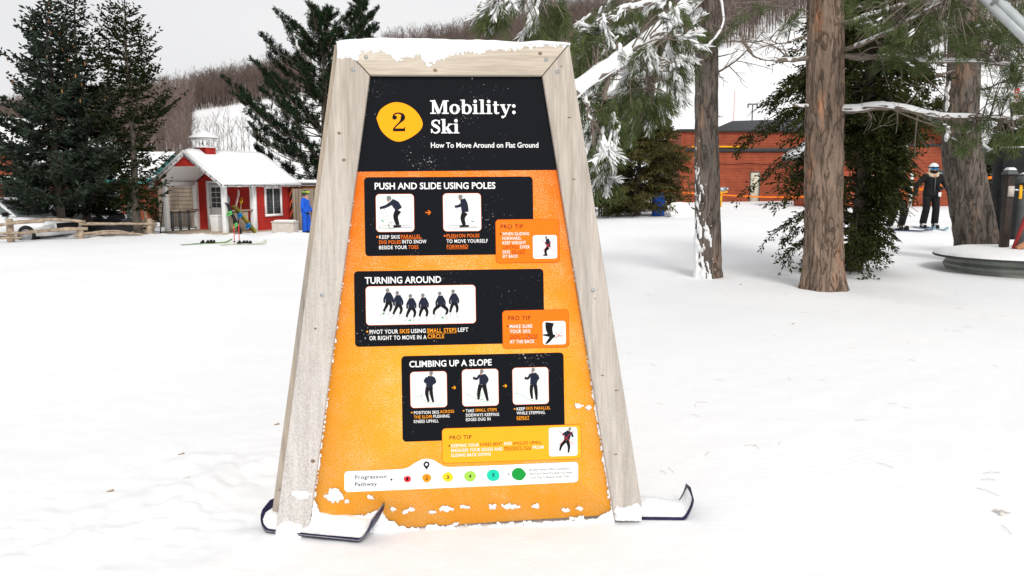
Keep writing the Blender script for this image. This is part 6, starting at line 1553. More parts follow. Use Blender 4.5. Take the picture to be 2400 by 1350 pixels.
# snowmobile
sm_ = at(287, 552, 30.2); smo = thing("snowmobile", "dark snowmobile parked between spruce trunk and fence rails", "snowmobile", (sm_.x, sm_.y, gz(sm_.x, sm_.y)), radians(10))
mb = MB(); mb.prism([(-1.1, .18), (-1.15, .45), (-.5, .55), (0, .5), (.35, .72), (.9, .55), (1.15, .30), (1.0, .18)], -.3, .3, axis=1); mb.build("body", CARK, smo, bevel=.03)
MB().box((-.5, 0, .60), (.95, .36, .14)).build("seat", BLACK, smo, bevel=.04); mb = MB(); mb.prism([(-1.2, .0), (-1.3, .14), (-1.1, .26), (.2, .26), (.35, .1), (.2, 0)], -.2, .2, axis=1); mb.build("track", TYRE, smo, bevel=.02)
MB().tube([(.25, -.34, .92), (.18, 0, .88), (.25, .34, .92)], .02, 6).build("handlebar", BLACK, smo); MB().box((.42, 0, .86), (.05, .5, .26), Matrix.Rotation(-.5, 4, 'Y')).build("windshield", CARGL, smo)
for s in (-1, 1): MB().box((.75, s*.42, .04), (1.0, .13, .03)).build("front_ski", BLACK, smo); 
MB().box((-1.14, 0, .42), (.04, .4, .08)).build("taillight", TAIL, smo)

# ------------------------------------------------------------ lodges behind the spruces
LODGE = mat("rust_red_lodge_siding", (.27, .068, .034), .7, .14, 2, bump=.15); GREENT = mat("grey_green_trim", (.085, .105, .095), .6, .12, 4); TEAL = mat("teal_metal_roof", (.05, .22, .22), .5, .15, 3)
def gable_house(t, W_, Lh, ez, rz, siding=LODGE, trim=GREENT, ov=.6, pitch=.18, snow=.22, z0=-.6):
    """gable end faces local -y, centred on x"""
    a = W_/2; mb = MB(); clap(mb, -a, a, z0, ez, 0, pitch, .02)
    n = max(4, int((rz-ez)/pitch))
    for k in range(n):
        hw = a*(1-(k+.5)/n); z = ez+k*(rz-ez)/n; clap(mb, -hw, hw, z, z+(rz-ez)/n, 0, pitch, .02)
    mb.build("gable_wall", siding, t)
    for s in (-1, 1):
        mb = MB(); clap(mb, 0, Lh, z0, ez, 0, pitch, .02); o = mb.build("side_wall", siding, t)
        o.data.transform(Matrix.Translation((s*a, 0, 0)) @ (Matrix.Rotation(pi/2, 4, 'Z') if s > 0 else Matrix.Translation((0, Lh, 0)) @ Matrix.Rotation(-pi/2, 4, 'Z')))
        sl = (rz-ez)/a; e = (s*(a+ov), ez-sl*ov)
        def sl_box(name, m, t0, t1, y0, y1, cut=0):
            mb = MB(); V = []
            for y in (y0, y1):
                V += [(e[0]-s*cut, y, e[1]+cut*sl+t0), (0, y, rz+t0), (0, y, rz+t1), (e[0]-s*cut, y, e[1]+cut*sl+t1)]
            mb.add(V, [(0, 1, 2, 3), (4, 7, 6, 5), (0, 4, 5, 1), (3, 2, 6, 7), (0, 3, 7, 4), (1, 5, 6, 2)]); return mb.build(name, m, t)
        sl_box("roof", GREENT, .0, .12, -ov, Lh+ov); sl_box("rake_board", trim, -.42, .10, -ov-.05, -ov+.02); sl_box("roof_snow", SNOWP, .122, .122+snow, -ov-.03, Lh+ov, .02)
    mb = MB(); mb.bx((-a, Lh-.01, z0), (a, Lh, ez)); mb.build("rear_wall", siding, t)
    return t
g1 = at(-70, 470, 44.0); lodge = thing("lodge", "rust red lodge with green-trimmed snowy gable at the left edge", "building", (g1.x, g1.y, gz(g1.x, g1.y)), radians(-8))
gable_house(lodge, 9.0, 9, 3.55, 5.9)
MB().bx((-1.0, -2.6, 2.25), (6.2, -.02, 2.5)).build("porch_roof", GREENT, lodge); MB().bx((-1.02, -2.62, 2.502), (6.22, -.03, 2.72)).build("porch_roof_snow", SNOWP, lodge, bevel=.05)
for x in (1.4, 3.4, 5.6): MB().box((x, -2.4, .9), (.2, .2, 2.7)).build("porch_post", GREENT, lodge)
window(lodge, 2.3, 3.6, .9, 2.0, -.03, 2, 1, mt=GREENT)
window(lodge, .2, 1.5, .9, 2.0, -.03, 2, 1, mt=GREENT)
g2 = at(255, 470, 50.0); l2_ = thing("lodge", "long low rust red lodge wing seen between the spruce trunks", "building", (g2.x, g2.y, gz(g2.x, g2.y)), radians(-4))
mb = MB(); clap(mb, -5.5, 3.8, -.6, 2.6, -2.0, .18, .02); mb.build("front_wall", LODGE, l2_); MB().bx((-5.5, -1.99, -.6), (3.8, 4, 2.6)).build("core_wall", LODGE, l2_)
mb = MB(); mb.add([(-5.9, -2.7, 2.5), (4.2, -2.7, 2.5), (4.2, 1, 4.2), (-5.9, 1, 4.2), (-5.9, -2.7, 2.35), (4.2, -2.7, 2.35), (4.2, 4.6, 2.5), (-5.9, 4.6, 2.5)], [(0, 1, 2, 3), (0, 4, 5, 1), (3, 2, 6, 7)], [(1, 6, 2), (0, 3, 7)]); mb.build("roof", TEAL, l2_)
mb = MB(); mb.add([(-5.9, -2.55, 2.62), (4.1, -2.55, 2.62), (4.1, 1, 4.40), (-5.9, 1, 4.40), (-5.9, -2.55, 2.76), (4.1, -2.55, 2.76)], [(0, 4, 5, 1), (4, 3, 2, 5)], [(1, 5, 2), (0, 3, 4)]); mb.build("roof_snow", SNOWP, l2_)
for x in (-4.2, -1.6, 1.4): window(l2_, x-.5, x+.5, .9, 2.0, -2.04, 2, 2, mt=GREENT)
d = MB().bx((2.3, -2.06, -.1), (3.2, -2.03, 2.0)).build("door", GREENT, l2_); MB().ell((2.42, -2.1, .95), (.03, .03, .03)).build("door_handle", RIM, d)
# weathered clapboard shed seen through the open porch
g3 = at(452, 500, 38.5); s3 = thing("wood_shed", "grey-brown clapboard shed seen through the hut's open porch", "shed", (g3.x, g3.y, gz(g3.x, g3.y)), .1)
mb = MB(); clap(mb, -1.6, 1.7, -.3, 2.3, -.02, .2, .03); mb.build("front_wall", FENCEW, s3); MB().bx((-1.6, 0, -.3), (1.7, 2.2, 2.3)).build("core_wall", FENCEW, s3); MB().bx((-1.8, -.25, 2.3), (1.9, 2.4, 2.4)).build("roof", ROOFD, s3); MB().bx((-1.8, -.26, 2.402), (1.9, 2.4, 2.55)).build("roof_snow", SNOWP, s3, bevel=.04)

# ================================================================== RIGHT SIDE
SID2 = mat("orange_brown_siding", (.30, .070, .034), .7, .2, 2, bump=.15); CREAM = mat("cream_door_paint", (.66, .60, .48), .6, .05, 4); YELP = mat("yellow_pipe", (.85, .42, .02), .5, .1, 6)
wa = at(1593, 475, 43.0); zb = gz(wa.x, wa.y)-.4
wing = thing("lodge", "flat-roofed orange-brown clapboard wing with a cream door, right of the sign", "building", (wa.x, wa.y, zb), 0)
ht = at(1593, 309, 43.0).z-zb
xe = at(1905, 475, 43.0).x-wa.x
dxa, dxb = at(1755, 475, 43).x-wa.x, at(1779, 475, 43).x-wa.x; dzt = at(1760, 402, 43).z-zb
mb = MB(); clap(mb, .1, dxa, 0, ht, 0, .15, .018); clap(mb, dxb, xe, 0, ht, 0, .15, .018); clap(mb, dxa, dxb, dzt, ht, 0, .15, .018); mb.build("front_wall", SID2, wing)
mb = MB(); clap(mb, -4.5, 0, 0, ht, 0, .15, .018); o = mb.build("side_wall", SID2, wing); o.data.transform(Matrix.Rotation(-pi/2, 4, 'Z'))
MB().box((.05, .0, ht/2), (.14, .14, ht)).build("corner_board", SID2, wing)
MB().bx((-.15, -.18, ht), (xe+.2, 4.6, ht+.14)).build("roof", ROOFD, wing)
d = MB().bx((dxa+.05, -.01, .3), (dxb-.05, .03, dzt-.04)).build("door", CREAM, wing); mb = MB(); mb.bx((dxa, -.03, .3), (dxa+.05, .04, dzt)); mb.bx((dxb-.05, -.03, .3), (dxb, .04, dzt)); mb.bx((dxa, -.031, dzt-.05), (dxb, .04, dzt)); mb.build("door_frame", GREENT, d); MB().ell((dxa+.13, -.05, 1.35), (.03, .03, .03)).build("door_handle", RIM, d)
zz = at(1680, 352, 43).z-zb; MB().bx((at(1606, 352, 43).x-wa.x, -.09, zz-.10), (xe, -.02, zz+.12)).build("dark_band", ROOFD, wing); MB().tube([(at(1620, 347, 43).x-wa.x, -.16, zz+.18), (at(1752, 347, 43).x-wa.x, -.16, zz+.18)], .045, 8).build("yellow_pipe", YELP, wing)
MB().box((at(1679, 369, 43).x-wa.x, -.09, at(1679, 369, 43).z-zb), (.14, .14, .2)).build("wall_lamp", WHITE, wing, bevel=.02)
x = np.linspace(0, xe, 60); mb = MB(); mb.tube(np.stack([x, 0*x-.03, at(1650, 383, 43).z-zb-.05*np.abs(np.sin(x*1.7))], -1), .012, 4); mb.build("wall_cable", BLACK, wing)
# higher shingled roof behind the wing
sh0 = at(1735, 300, 49.5); r3 = thing("lodge", "dark shingled roof rising behind the flat-roofed wing", "building", (sh0.x, sh0.y, gz(sh0.x, sh0.y)), 0)
SHING = mat("grey_shingles", (.07, .075, .08), .85, .2, 6, bump=.4); hz = sh0.z-r3.location.z
mb = MB(); clap(mb, -1.6, 8, -.5, hz-.25, -.02, .15, .02); mb.bx((-1.6, 0, -.5), (8, 5, hz-.3)); mb.build("wall", SID2, r3)
mb = MB(); mb.add([(-2.2, -.5, hz-.25), (8.5, -.5, hz-.05), (8.5, 4, hz+1.0), (.6, 4, hz+.75), (-2.2, -.5, hz-.4), (8.5, -.5, hz-.2), (8.5, 4, hz-.4), (.6, 4, hz-.4)], [(0, 1, 2, 3), (0, 4, 5, 1), (1, 5, 6, 2), (3, 7, 4, 0)]); mb.build("roof", SHING, r3)
# gabled building right
gb = at(2170, 465, 34.5); bld = thing("lodge", "orange-brown gabled building with grey-green roof edge behind the skiers", "building", (gb.x-1.1, gb.y, gz(gb.x, gb.y)-.5), 0)
gz0 = bld.location.z; apx = at(2110, 236, 34.5); gx = apx.x-bld.location.x; aw = at(2300, 300, 34.5).x-apx.x
ez_ = at(2296, 358, 34.5).z-gz0; rz_ = at(2110, 232, 34.5).z-gz0
for o in [gable_house(bld, aw*2, 2.2, ez_, rz_, SID2, GREENT, .5, .15, .16, -.2)]: pass
bld.location.x = apx.x
def bwin(px0, px1, py0, py1, c, r, m=WHITE): 
    a = at(px0, py0, 34.4); b_ = at(px1, py1, 34.4); window(bld, a.x-bld.location.x, b_.x-bld.location.x, b_.z-gz0, a.z-gz0, -.03, c, r, mt=m, trim=.08, glass=mat("pale_glass", (.30, .32, .33), .1, .1, 2, spec=.5))
bwin(2034, 2078, 352, 402, 2, 1); bwin(2084, 2122, 345, 400, 2, 1); bwin(2199, 2209, 402, 440, 1, 1, GREENT); bwin(2030, 2050, 415, 455, 1, 1)
a_ = at(2150, 343, 34.4); MB().bx((-aw, -.06, a_.z-gz0), (aw, -.022, a_.z-gz0+.12)).build("dark_band", ROOFD, bld)
MB().box((at(2121, 450, 34.4).x-bld.location.x, -.6, 1.0), (.10, .10, 1.9)).build("porch_post", WHITE, bld)
MB().box((aw-.05, -.05, .9), (.25, .1, 1.9)).build("stone_corner", mat("pale_stone", (.42, .39, .35), .85, .3, 10, bump=.5), bld)

# picket fence, white leaning panel, blue drum, yellow stand, orange rope line
pf = thing("picket_fence", "low weathered picket fence under the brown-green cedars", "fence", ground_at(1410, 31.5, 495))
PICK = mat("grey_pickets", (.27, .24, .20), .85, .3, 8)
A = Vector(ground_at(1404, 31.2, 495)); B_ = Vector(ground_at(1585, 33.5, 488)); Lp = (B_-A).length; n = int(Lp/.125)
for k in range(n):
    p = A+(B_-A)*(k/n)-pf.location; hh = .55+.40*sstep(.6, .95, k/n)
    o = MB().box((p.x, p.y, p.z+hh/2-.05), (.085, .022, hh+.1)).build("picket", PICK, pf)
p0 = A-pf.location; p1 = B_-pf.location; MB().tube([(p0.x, p0.y+.04, p0.z+.35), (p1.x, p1.y+.04, p1.z+.35)], .03, 6).build("rail", PICK, pf); MB().tube([(p0.x, p0.y+.04, p0.z+.12), (p1.x, p1.y+.04, p1.z+.12)], .03, 6).build("rail", PICK, pf)
lp = at(1598, 490, 28.2); wp = thing("leaning_panel", "white rounded panel leaning in the snow by the cedar", "panel", (lp.x, lp.y, gz(lp.x, lp.y)-.06), .12)
pts = [(-.36, 0), (-.50, .48), (-.30, .60), (0, .63), (.28, .58), (.50, .22), (.42, 0)]
o = MB().prism(pts, -.03, .03, axis=1).build("panel_board", WHITE, wp, bevel=.012); o.data.transform(Matrix.Rotation(-.35, 4, 'X')); MB().box((0, -.02, .05), (1.1, .34, .14), taper=.6).build("panel_snow", SNOWP, wp, bevel=.04)
dr = Vector(ground_at(1543, 29.0, 480)); dm = thing("drum", "blue plastic drum tucked against the cedar beside the rope", "drum", dr)
BLUP = mat("blue_plastic", (.02, .10, .45), .5, .1, 6); V = []; nn = 18
prof = [(.22, 0), (.235, .05), (.235, .28), (.245, .30), (.235, .32), (.235, .56), (.245, .58), (.235, .60), (.23, .82), (.2, .86)]
for r, z in prof: V += [(r*cos(2*pi*k/nn), r*sin(2*pi*k/nn), z) for k in range(nn)]
V.append((0, 0, .85)); MB().add(V, [(i*nn+k, i*nn+(k+1) % nn, (i+1)*nn+(k+1) % nn, (i+1)*nn+k) for i in range(len(prof)-1) for k in range(nn)], [(len(V)-1, (len(prof)-1)*nn+k, (len(prof)-1)*nn+(k+1) % nn) for k in range(nn)]).build("drum_shell", BLUP, dm, True)
MB().tube([(0, .08, .85), (0, .08, .89)], .04, 10).build("drum_cap", BLACK, dm)
hy = at(1690, 462, 36.0); hyd = thing("hydrant", "yellow snowmaking hydrant with a grey head in front of the wing", "hydrant", (hy.x, hy.y, gz(hy.x, hy.y)))
hh = at(1690, 452, 36).z-hyd.location.z
MB().tube([(0, 0, -.2), (0, 0, hh)], .05, 8).build("stand_pipe", YELP, hyd); mb = MB(); mb.tube([(-.28, 0, hh), (.28, 0, hh+.05)], .05, 8); mb.tube([(-.2, 0, hh), (-.2, 0, hh-.2)], .035, 6); mb.build("valve", YELP, hyd); mb = MB(); mb.tube([(-.16, 0, hh+.14), (.20, 0, hh+.17)], .11, 10); mb.tube([(.20, 0, hh+.17), (.34, 0, hh+.2)], .05, 8); mb.build("head", RIM, hyd)
ROPE = mat("orange_rope", (.90, .20, .012), .6, .1, 10)
def rope(label, pts, r, posts):
    W0 = [at(*p) for p in pts]; t = thing("rope_line", label, "rope line", (W0[0].x, W0[0].y, gz(W0[0].x, W0[0].y)))
    P = crv([tuple(p-t.location) for p in W0], 40); MB().tube(P, r, 6).build("rope", ROPE, t)
    for px, py, Y in posts:
        p = at(px, py, Y); z0 = gz(p.x, p.y); q = Vector((p.x, p.y, p.z))-t.location
        MB().tube([(q.x, q.y, z0-.2-t.location.z), (q.x, q.y, q.z+.12)], .03, 6).build("rope_post", BLACK, t)
rope("orange rope strung across the snow from the cedar past the cream door", [(1548, 448, 28.8), (1640, 454, 30), (1730, 459, 31.5), (1800, 462, 32.5), (1900, 461, 33)], .034, [(1548, 448, 28.8), (1900, 461, 33)])
rope("orange rope rising behind the standing skier to the black pad", [(2090, 456, 24.5), (2125, 450, 24), (2175, 441, 23.2), (2235, 430, 22.6), (2330, 415, 22), (2430, 398, 21.5)], .045, [(2090, 456, 24.5), (2262, 426, 22.4), (2430, 398, 21.5)])

# round corrugated tank half buried, with a snowy lid
tkc = G(2345, 640); Rt = 1.0
tk = thing("metal_tank", "round corrugated metal tank half buried in snow beneath the leaning pine", "tank", (tkc.x+.40, tkc.y+.22, tkc.z-.08))
GALV = mat("galvanised_steel", (.22, .235, .21), .5, .3, 2.5, metal=.4, bump=.2); nn = 72; V = []; zs = np.linspace(-.30, .30, 40)
for z in zs: V += [((Rt+.018*sin(z*46))*cos(2*pi*k/nn), (Rt+.018*sin(z*46))*sin(2*pi*k/nn), z) for k in range(nn)]
MB().add(V, [(i*nn+k, i*nn+(k+1) % nn, (i+1)*nn+(k+1) % nn, (i+1)*nn+k) for i in range(39) for k in range(nn)]).build("tank_wall", GALV, tk, True)
V = []; 
for r, z in ((Rt+.10, .30), (Rt+.12, .315), (Rt+.10, .335), (.4, .335)): V += [(r*cos(2*pi*k/nn)-.06, r*sin(2*pi*k/nn), z) for k in range(nn)]
MB().add(V, [(i*nn+k, i*nn+(k+1) % nn, (i+1)*nn+(k+1) % nn, (i+1)*nn+k) for i in range(3) for k in range(nn)]).build("tank_lid", ROOFD, tk, True)
V = []; prof = [(Rt+.10, .334), (Rt+.07, .37), (Rt-.05, .40), (.8, .43), (.4, .44), (.02, .44)]
for i, (r, z) in enumerate(prof): V += [(r*(1+.02*vnoise(k*.5, i, 3))*cos(2*pi*k/nn)-.06, r*sin(2*pi*k/nn), z+(.015*float(vnoise(cos(2*pi*k/nn)*3+i, sin(2*pi*k/nn)*3, 4)) if i else 0)) for k in range(nn)]
MB().add(V, [(i*nn+k, i*nn+(k+1) % nn, (i+1)*nn+(k+1) % nn, (i+1)*nn+k) for i in range(len(prof)-1) for k in range(nn)]).build("lid_snow", SNOWP, tk, True)
tz = tk.location.z+.43
# posts, padded mat, red and orange tools at the tank
Yp = tk.location.y+.15
bp_ = at(2349, 620, Yp); ps = thing("metal_post", "brown square metal post standing in front of the black padded mat", "post", (bp_.x, bp_.y, tz-.06))
BROWNM = mat("brown_painted_steel", (.045, .034, .030), .5, .25, 6); GREYM = mat("grey_painted_steel", (.10, .11, .11), .5, .2, 6)
hp = at(2349, 405, Yp).z-tz; MB().box((0, 0, hp/2), (.105, .105, hp+.1)).build("post_shaft", BROWNM, ps, bevel=.008); MB().box((0, 0, hp+.07), (.18, .18, .07), taper=.7).build("post_cap", GREYM, ps, bevel=.01); MB().box((0, 0, hp+.12), (.14, .14, .04), taper=.6).build("cap_snow", SNOWP, ps, bevel=.012); MB().box((.0, -.06, hp-.22), (.09, .02, .16)).build("label_plate", BEIGE, ps)
bq = at(2388, 600, Yp+.3); ps2 = thing("metal_post", "grey round metal post with a yellow tag at the right edge", "post", (bq.x, bq.y, tz-.10))
hq = at(2388, 415, Yp+.3).z-tz; MB().tube([(0, 0, 0), (0, 0, hq)], .075, 14).build("post_shaft", GREYM, ps2, True); MB().tube([(0, 0, hq), (0, 0, hq+.08), (0, 0, hq+.14)], [.15, .14, .06], 14).build("post_cap", GREYM, ps2); MB().tube([(0, 0, hq+.14), (0, 0, hq+.17)], [.10, .05], 12).build("cap_snow", SNOWP, ps2); MB().box((-.10, -.06, hq-.13), (.045, .02, .22)).build("yellow_tag", YELP, ps2, bevel=.006); MB().tube([(-.26, -.05, hq-.10), (-.02, -.05, hq-.10)], .018, 6).build("crossbar", RIM, ps2)
bm_ = at(2362, 560, Yp+1.6); pad = thing("padded_mat", "tall black padded mat hung around a post at the right edge", "padding", (bm_.x, bm_.y, bm_.z))
hm = at(2362, 347, Yp+1.6).z-bm_.z; PADM = mat("black_vinyl_padding", (.014, .015, .016), .55, .25, 3, bump=.35, bscale=9)
def pad_mesh(x0, x1, dep, z0, z1, sd):
    n = 24; V = []
    for i in range(n):
        z = z0+(z1-z0)*i/(n-1); e = .02*math.sin(i*.9+sd); w = (x1-x0)/2*(1-.02*sin(z*5)); cx = (x0+x1)/2+e*.5
        for k in range(28):
            a = 2*pi*k/28; c, s_ = cos(a), sin(a); V.append((cx+w*abs(c)**.35*np.sign(c), dep*abs(s_)**.35*np.sign(s_)+.012*sin(k*2.1+i), z))
    q = [(i*28+k, i*28+(k+1) % 28, (i+1)*28+(k+1) % 28, (i+1)*28+k) for i in range(n-1) for k in range(28)]; V += [((x0+x1)/2, 0, z0), ((x0+x1)/2, 0, z1)]
    return MB().add(V, q, [(len(V)-2, (k+1) % 28, k) for k in range(28)]+[(len(V)-1, (n-1)*28+k, (n-1)*28+(k+1) % 28) for k in range(28)])
pad_mesh(-.30, .22, .16, 0, hm, 1).build("pad", PADM, pad, True); pad_mesh(.24, .75, .17, -.02, hm+.0, 2).build("pad", PADM, pad, True); MB().box((-.02, 0, hm+.012), (.44, .22, .03), taper=.8).build("pad_snow", SNOWP, pad, bevel=.01)
MB().tube([(0, .05, -.75), (0, .05, .2)], .05, 8).build("core_post", GREYM, pad); MB().tube([(.5, .05, -.75), (.5, .05, .2)], .05, 8).build("core_post", GREYM, pad)
MB().tube([(.22, -.2, hm-.22), (.75, -.2, hm-.20)], .022, 6).build("bracket", RIM, pad); MB().box((.20, -.2, hm-.24), (.04, .04, .24)).build("bracket_end", RIM, pad)
rh = at(2371, 612, Yp-.35); sv = thing("red_shovel", "red handle leaning up from the tank beside the grey post", "shovel", (rh.x, rh.y, tz-.02)); MB().tube([(0, 0, 0), (.20, .02, .62), (.36, .04, 1.1)], .028, 8).build("handle", mat("red_paint", (.33, .035, .035), .5, .15, 8), sv); MB().tube([(.34, .04, 1.05), (.38, .04, 1.18)], .04, 8).build("grip", BLACK, sv)
og = at(2380, 612, Yp-.4); lg = thing("split_log", "pale orange split log lying on the tank's snowy lid at the right edge", "log", (og.x, og.y, tz+.02)); MB().tube([(0, 0, 0), (.22, .02, .10), (.6, .05, .26)], [.04, .055, .06], 8).build("log_body", mat("orange_wood", (.52, .26, .14), .8, .2, 9), lg)

# grey steel truss tube crossing the top right corner
ty = 8.2; A = at(2285, -40, ty); B_ = at(2440, 110, ty-.6); tr_ = thing("steel_boom", "grey steel boom slanting across the top right corner", "boom", A)
d_ = np.array(B_-A); q_ = d_/np.linalg.norm(d_); sd_v = unit(np.cross(q_, [0, 1.0, 0])); up_v = np.cross(sd_v, q_)
for i, (u_, v_) in enumerate(((-.045, 0), (0, -.045), (.045, .012), (0, .04))):
    o_ = sd_v*u_+up_v*v_; MB().tube([tuple(o_-q_*.8), tuple(d_+o_+q_*1.2)], .036 if i % 2 else .046, 10).build("boom_tube", mat("pale_galvanised_tube", (.50, .53, .53), .4, .15, 4, metal=.5), tr_, True)
for k in range(2): c_ = q_*(.35+.55*k); MB().tube([tuple(c_-q_*.015), tuple(c_+q_*.015)], .088, 12).build("boom_collar", GALV, tr_)
# red tower banner with white letters, far right; lift and lamp poles on the slopes
bn = at(2382, 232, 60); ban = thing("tower_banner", "narrow red banner with white letters HKD on a snowmaking tower", "banner", (bn.x, bn.y, gz(bn.x, bn.y)))
zb1 = at(2382, 252, 60).z-ban.location.z; zb2 = at(2382, 207, 60).z-ban.location.z; MB().box((0, 0, (zb1+zb2)/2), (.40, .05, zb2-zb1)).build("banner_cloth", mat("red_banner", (.62, .05, .03), .7, .1, 5), ban); MB().tube([(.0, .08, -1), (0, .08, zb2+1)], .06, 8).build("tower_pole", GREYM, ban)
cu = bpy.data.curves.new("lettering", 'FONT'); cu.body = "HKD"; cu.size = .5; cu.align_x = 'CENTER'; cu.align_y = 'CENTER'; cu.offset = .015; oo = bpy.data.objects.new("lettering", cu); COL.objects.link(oo); bpy.context.view_layer.update()
me = bpy.data.meshes.new_from_object(oo.evaluated_get(bpy.context.evaluated_depsgraph_get())); bpy.data.objects.remove(oo); me.materials.clear(); me.transform(Matrix.Translation((.0, -.03, (zb1+zb2)/2)) @ Matrix.Rotation(pi/2, 4, 'X') @ Matrix.Rotation(pi/2, 4, 'Z')); link("lettering", me, WHITE, ban)
GP = mat("grey_pole", (.16, .16, .165), .6, .2, 5)
def pole(label, px, pb, pt, Y, arm=0, lamp=False, r=.07, cat="pole", col=None):
    p = at(px, pb, Y); z = gz(p.x, p.y, False); t = thing("lift_pole" if arm else "light_pole", label, cat, (p.x, p.y, z)); h = at(px, pt, Y).z-z
    MB().tube([(0, 0, -.5), (0, 0, h)], [r*1.3, r], 8).build("shaft", col or GP, t)
    if arm: MB().box((0, 0, h-.05), (arm, .12, .14)).build("crossarm", GP, t); [MB().box((s*arm*.45, 0, h-.25), (.10, .2, .28)).build("arm_end", GP, t) for s in (-1, 1)]
    if lamp: MB().tube([(0, 0, h), (.15, 0, h+.5), (.7, 0, h+.7)], .05, 6).build("lamp_arm", GP, t); MB().box((.9, 0, h+.68), (.5, .25, .12)).build("lamp_head", GP, t)
pole("grey pole with crossarm on the white slope above the flat-roofed wing", 1762, 300, 243, 78, 1.0, cat="lift pole")
pole("thin red-tipped marker pole on the open white slope", 1719, 290, 212, 95, 0, r=.03, col=POLE)
pole("pale lift pole at the wood's edge between the two nearest pine trunks", 1741, 95, 53, 215, 2.4, r=.22, cat="lift pole", col=WHITE)
pole("curved lamp pole at the left hill's wood edge, leftmost", 577, 238, 200, 240, 0, True, .12)
pole("curved lamp pole at the left hill's wood edge beside the dark pine", 612, 232, 200, 240, 0, True, .12)
pole("lift pole with crossarm on the ski run left of the dark pine", 638, 232, 211, 245, 3.0, r=.15, cat="lift pole")
pole("white snow gun tower at the top edge of the left ski run", 581, 243, 218, 230, 0, r=.35, cat="snow gun", col=WHITE)

# ================================================================== PEOPLE
def capsule(mb, a, b, r0, r1, n=12):
    a = np.array(a, float); b = np.array(b, float); d = b-a; L = np.linalg.norm(d)+1e-9; q = d/L
    t = [(-r0*cos(x), r0*sin(x)) for x in np.linspace(0.08, pi/2, 5)]; t2 = [(L+r1*sin(x), r1*cos(x)) for x in np.linspace(0, pi/2-.08, 5)]
    P = [a+q*s for s, _ in t+t2]; R = [r for _, r in t+t2]; mb.tube(np.array(P), np.array(R), n)
def solid(name, mb, m, parent, vox=.014, smooth=6):
    me = mb.mesh(name); o = bpy.data.objects.new(name, me); COL.objects.link(o)
    md = o.modifiers.new("r", 'REMESH'); md.mode = 'VOXEL'; md.voxel_size = vox; md.use_smooth_shade = True
    sm = o.modifiers.new("s", 'SMOOTH'); sm.iterations = smooth; sm.factor = .5
    bpy.context.view_layer.update(); dg = bpy.context.evaluated_depsgraph_get(); me2 = bpy.data.meshes.new_from_object(o.evaluated_get(dg)); bpy.data.objects.remove(o)
    return link(name, me2, m, parent, True)
SKIN = mat("skin", (.50, .29, .21), .55, .06, 10)
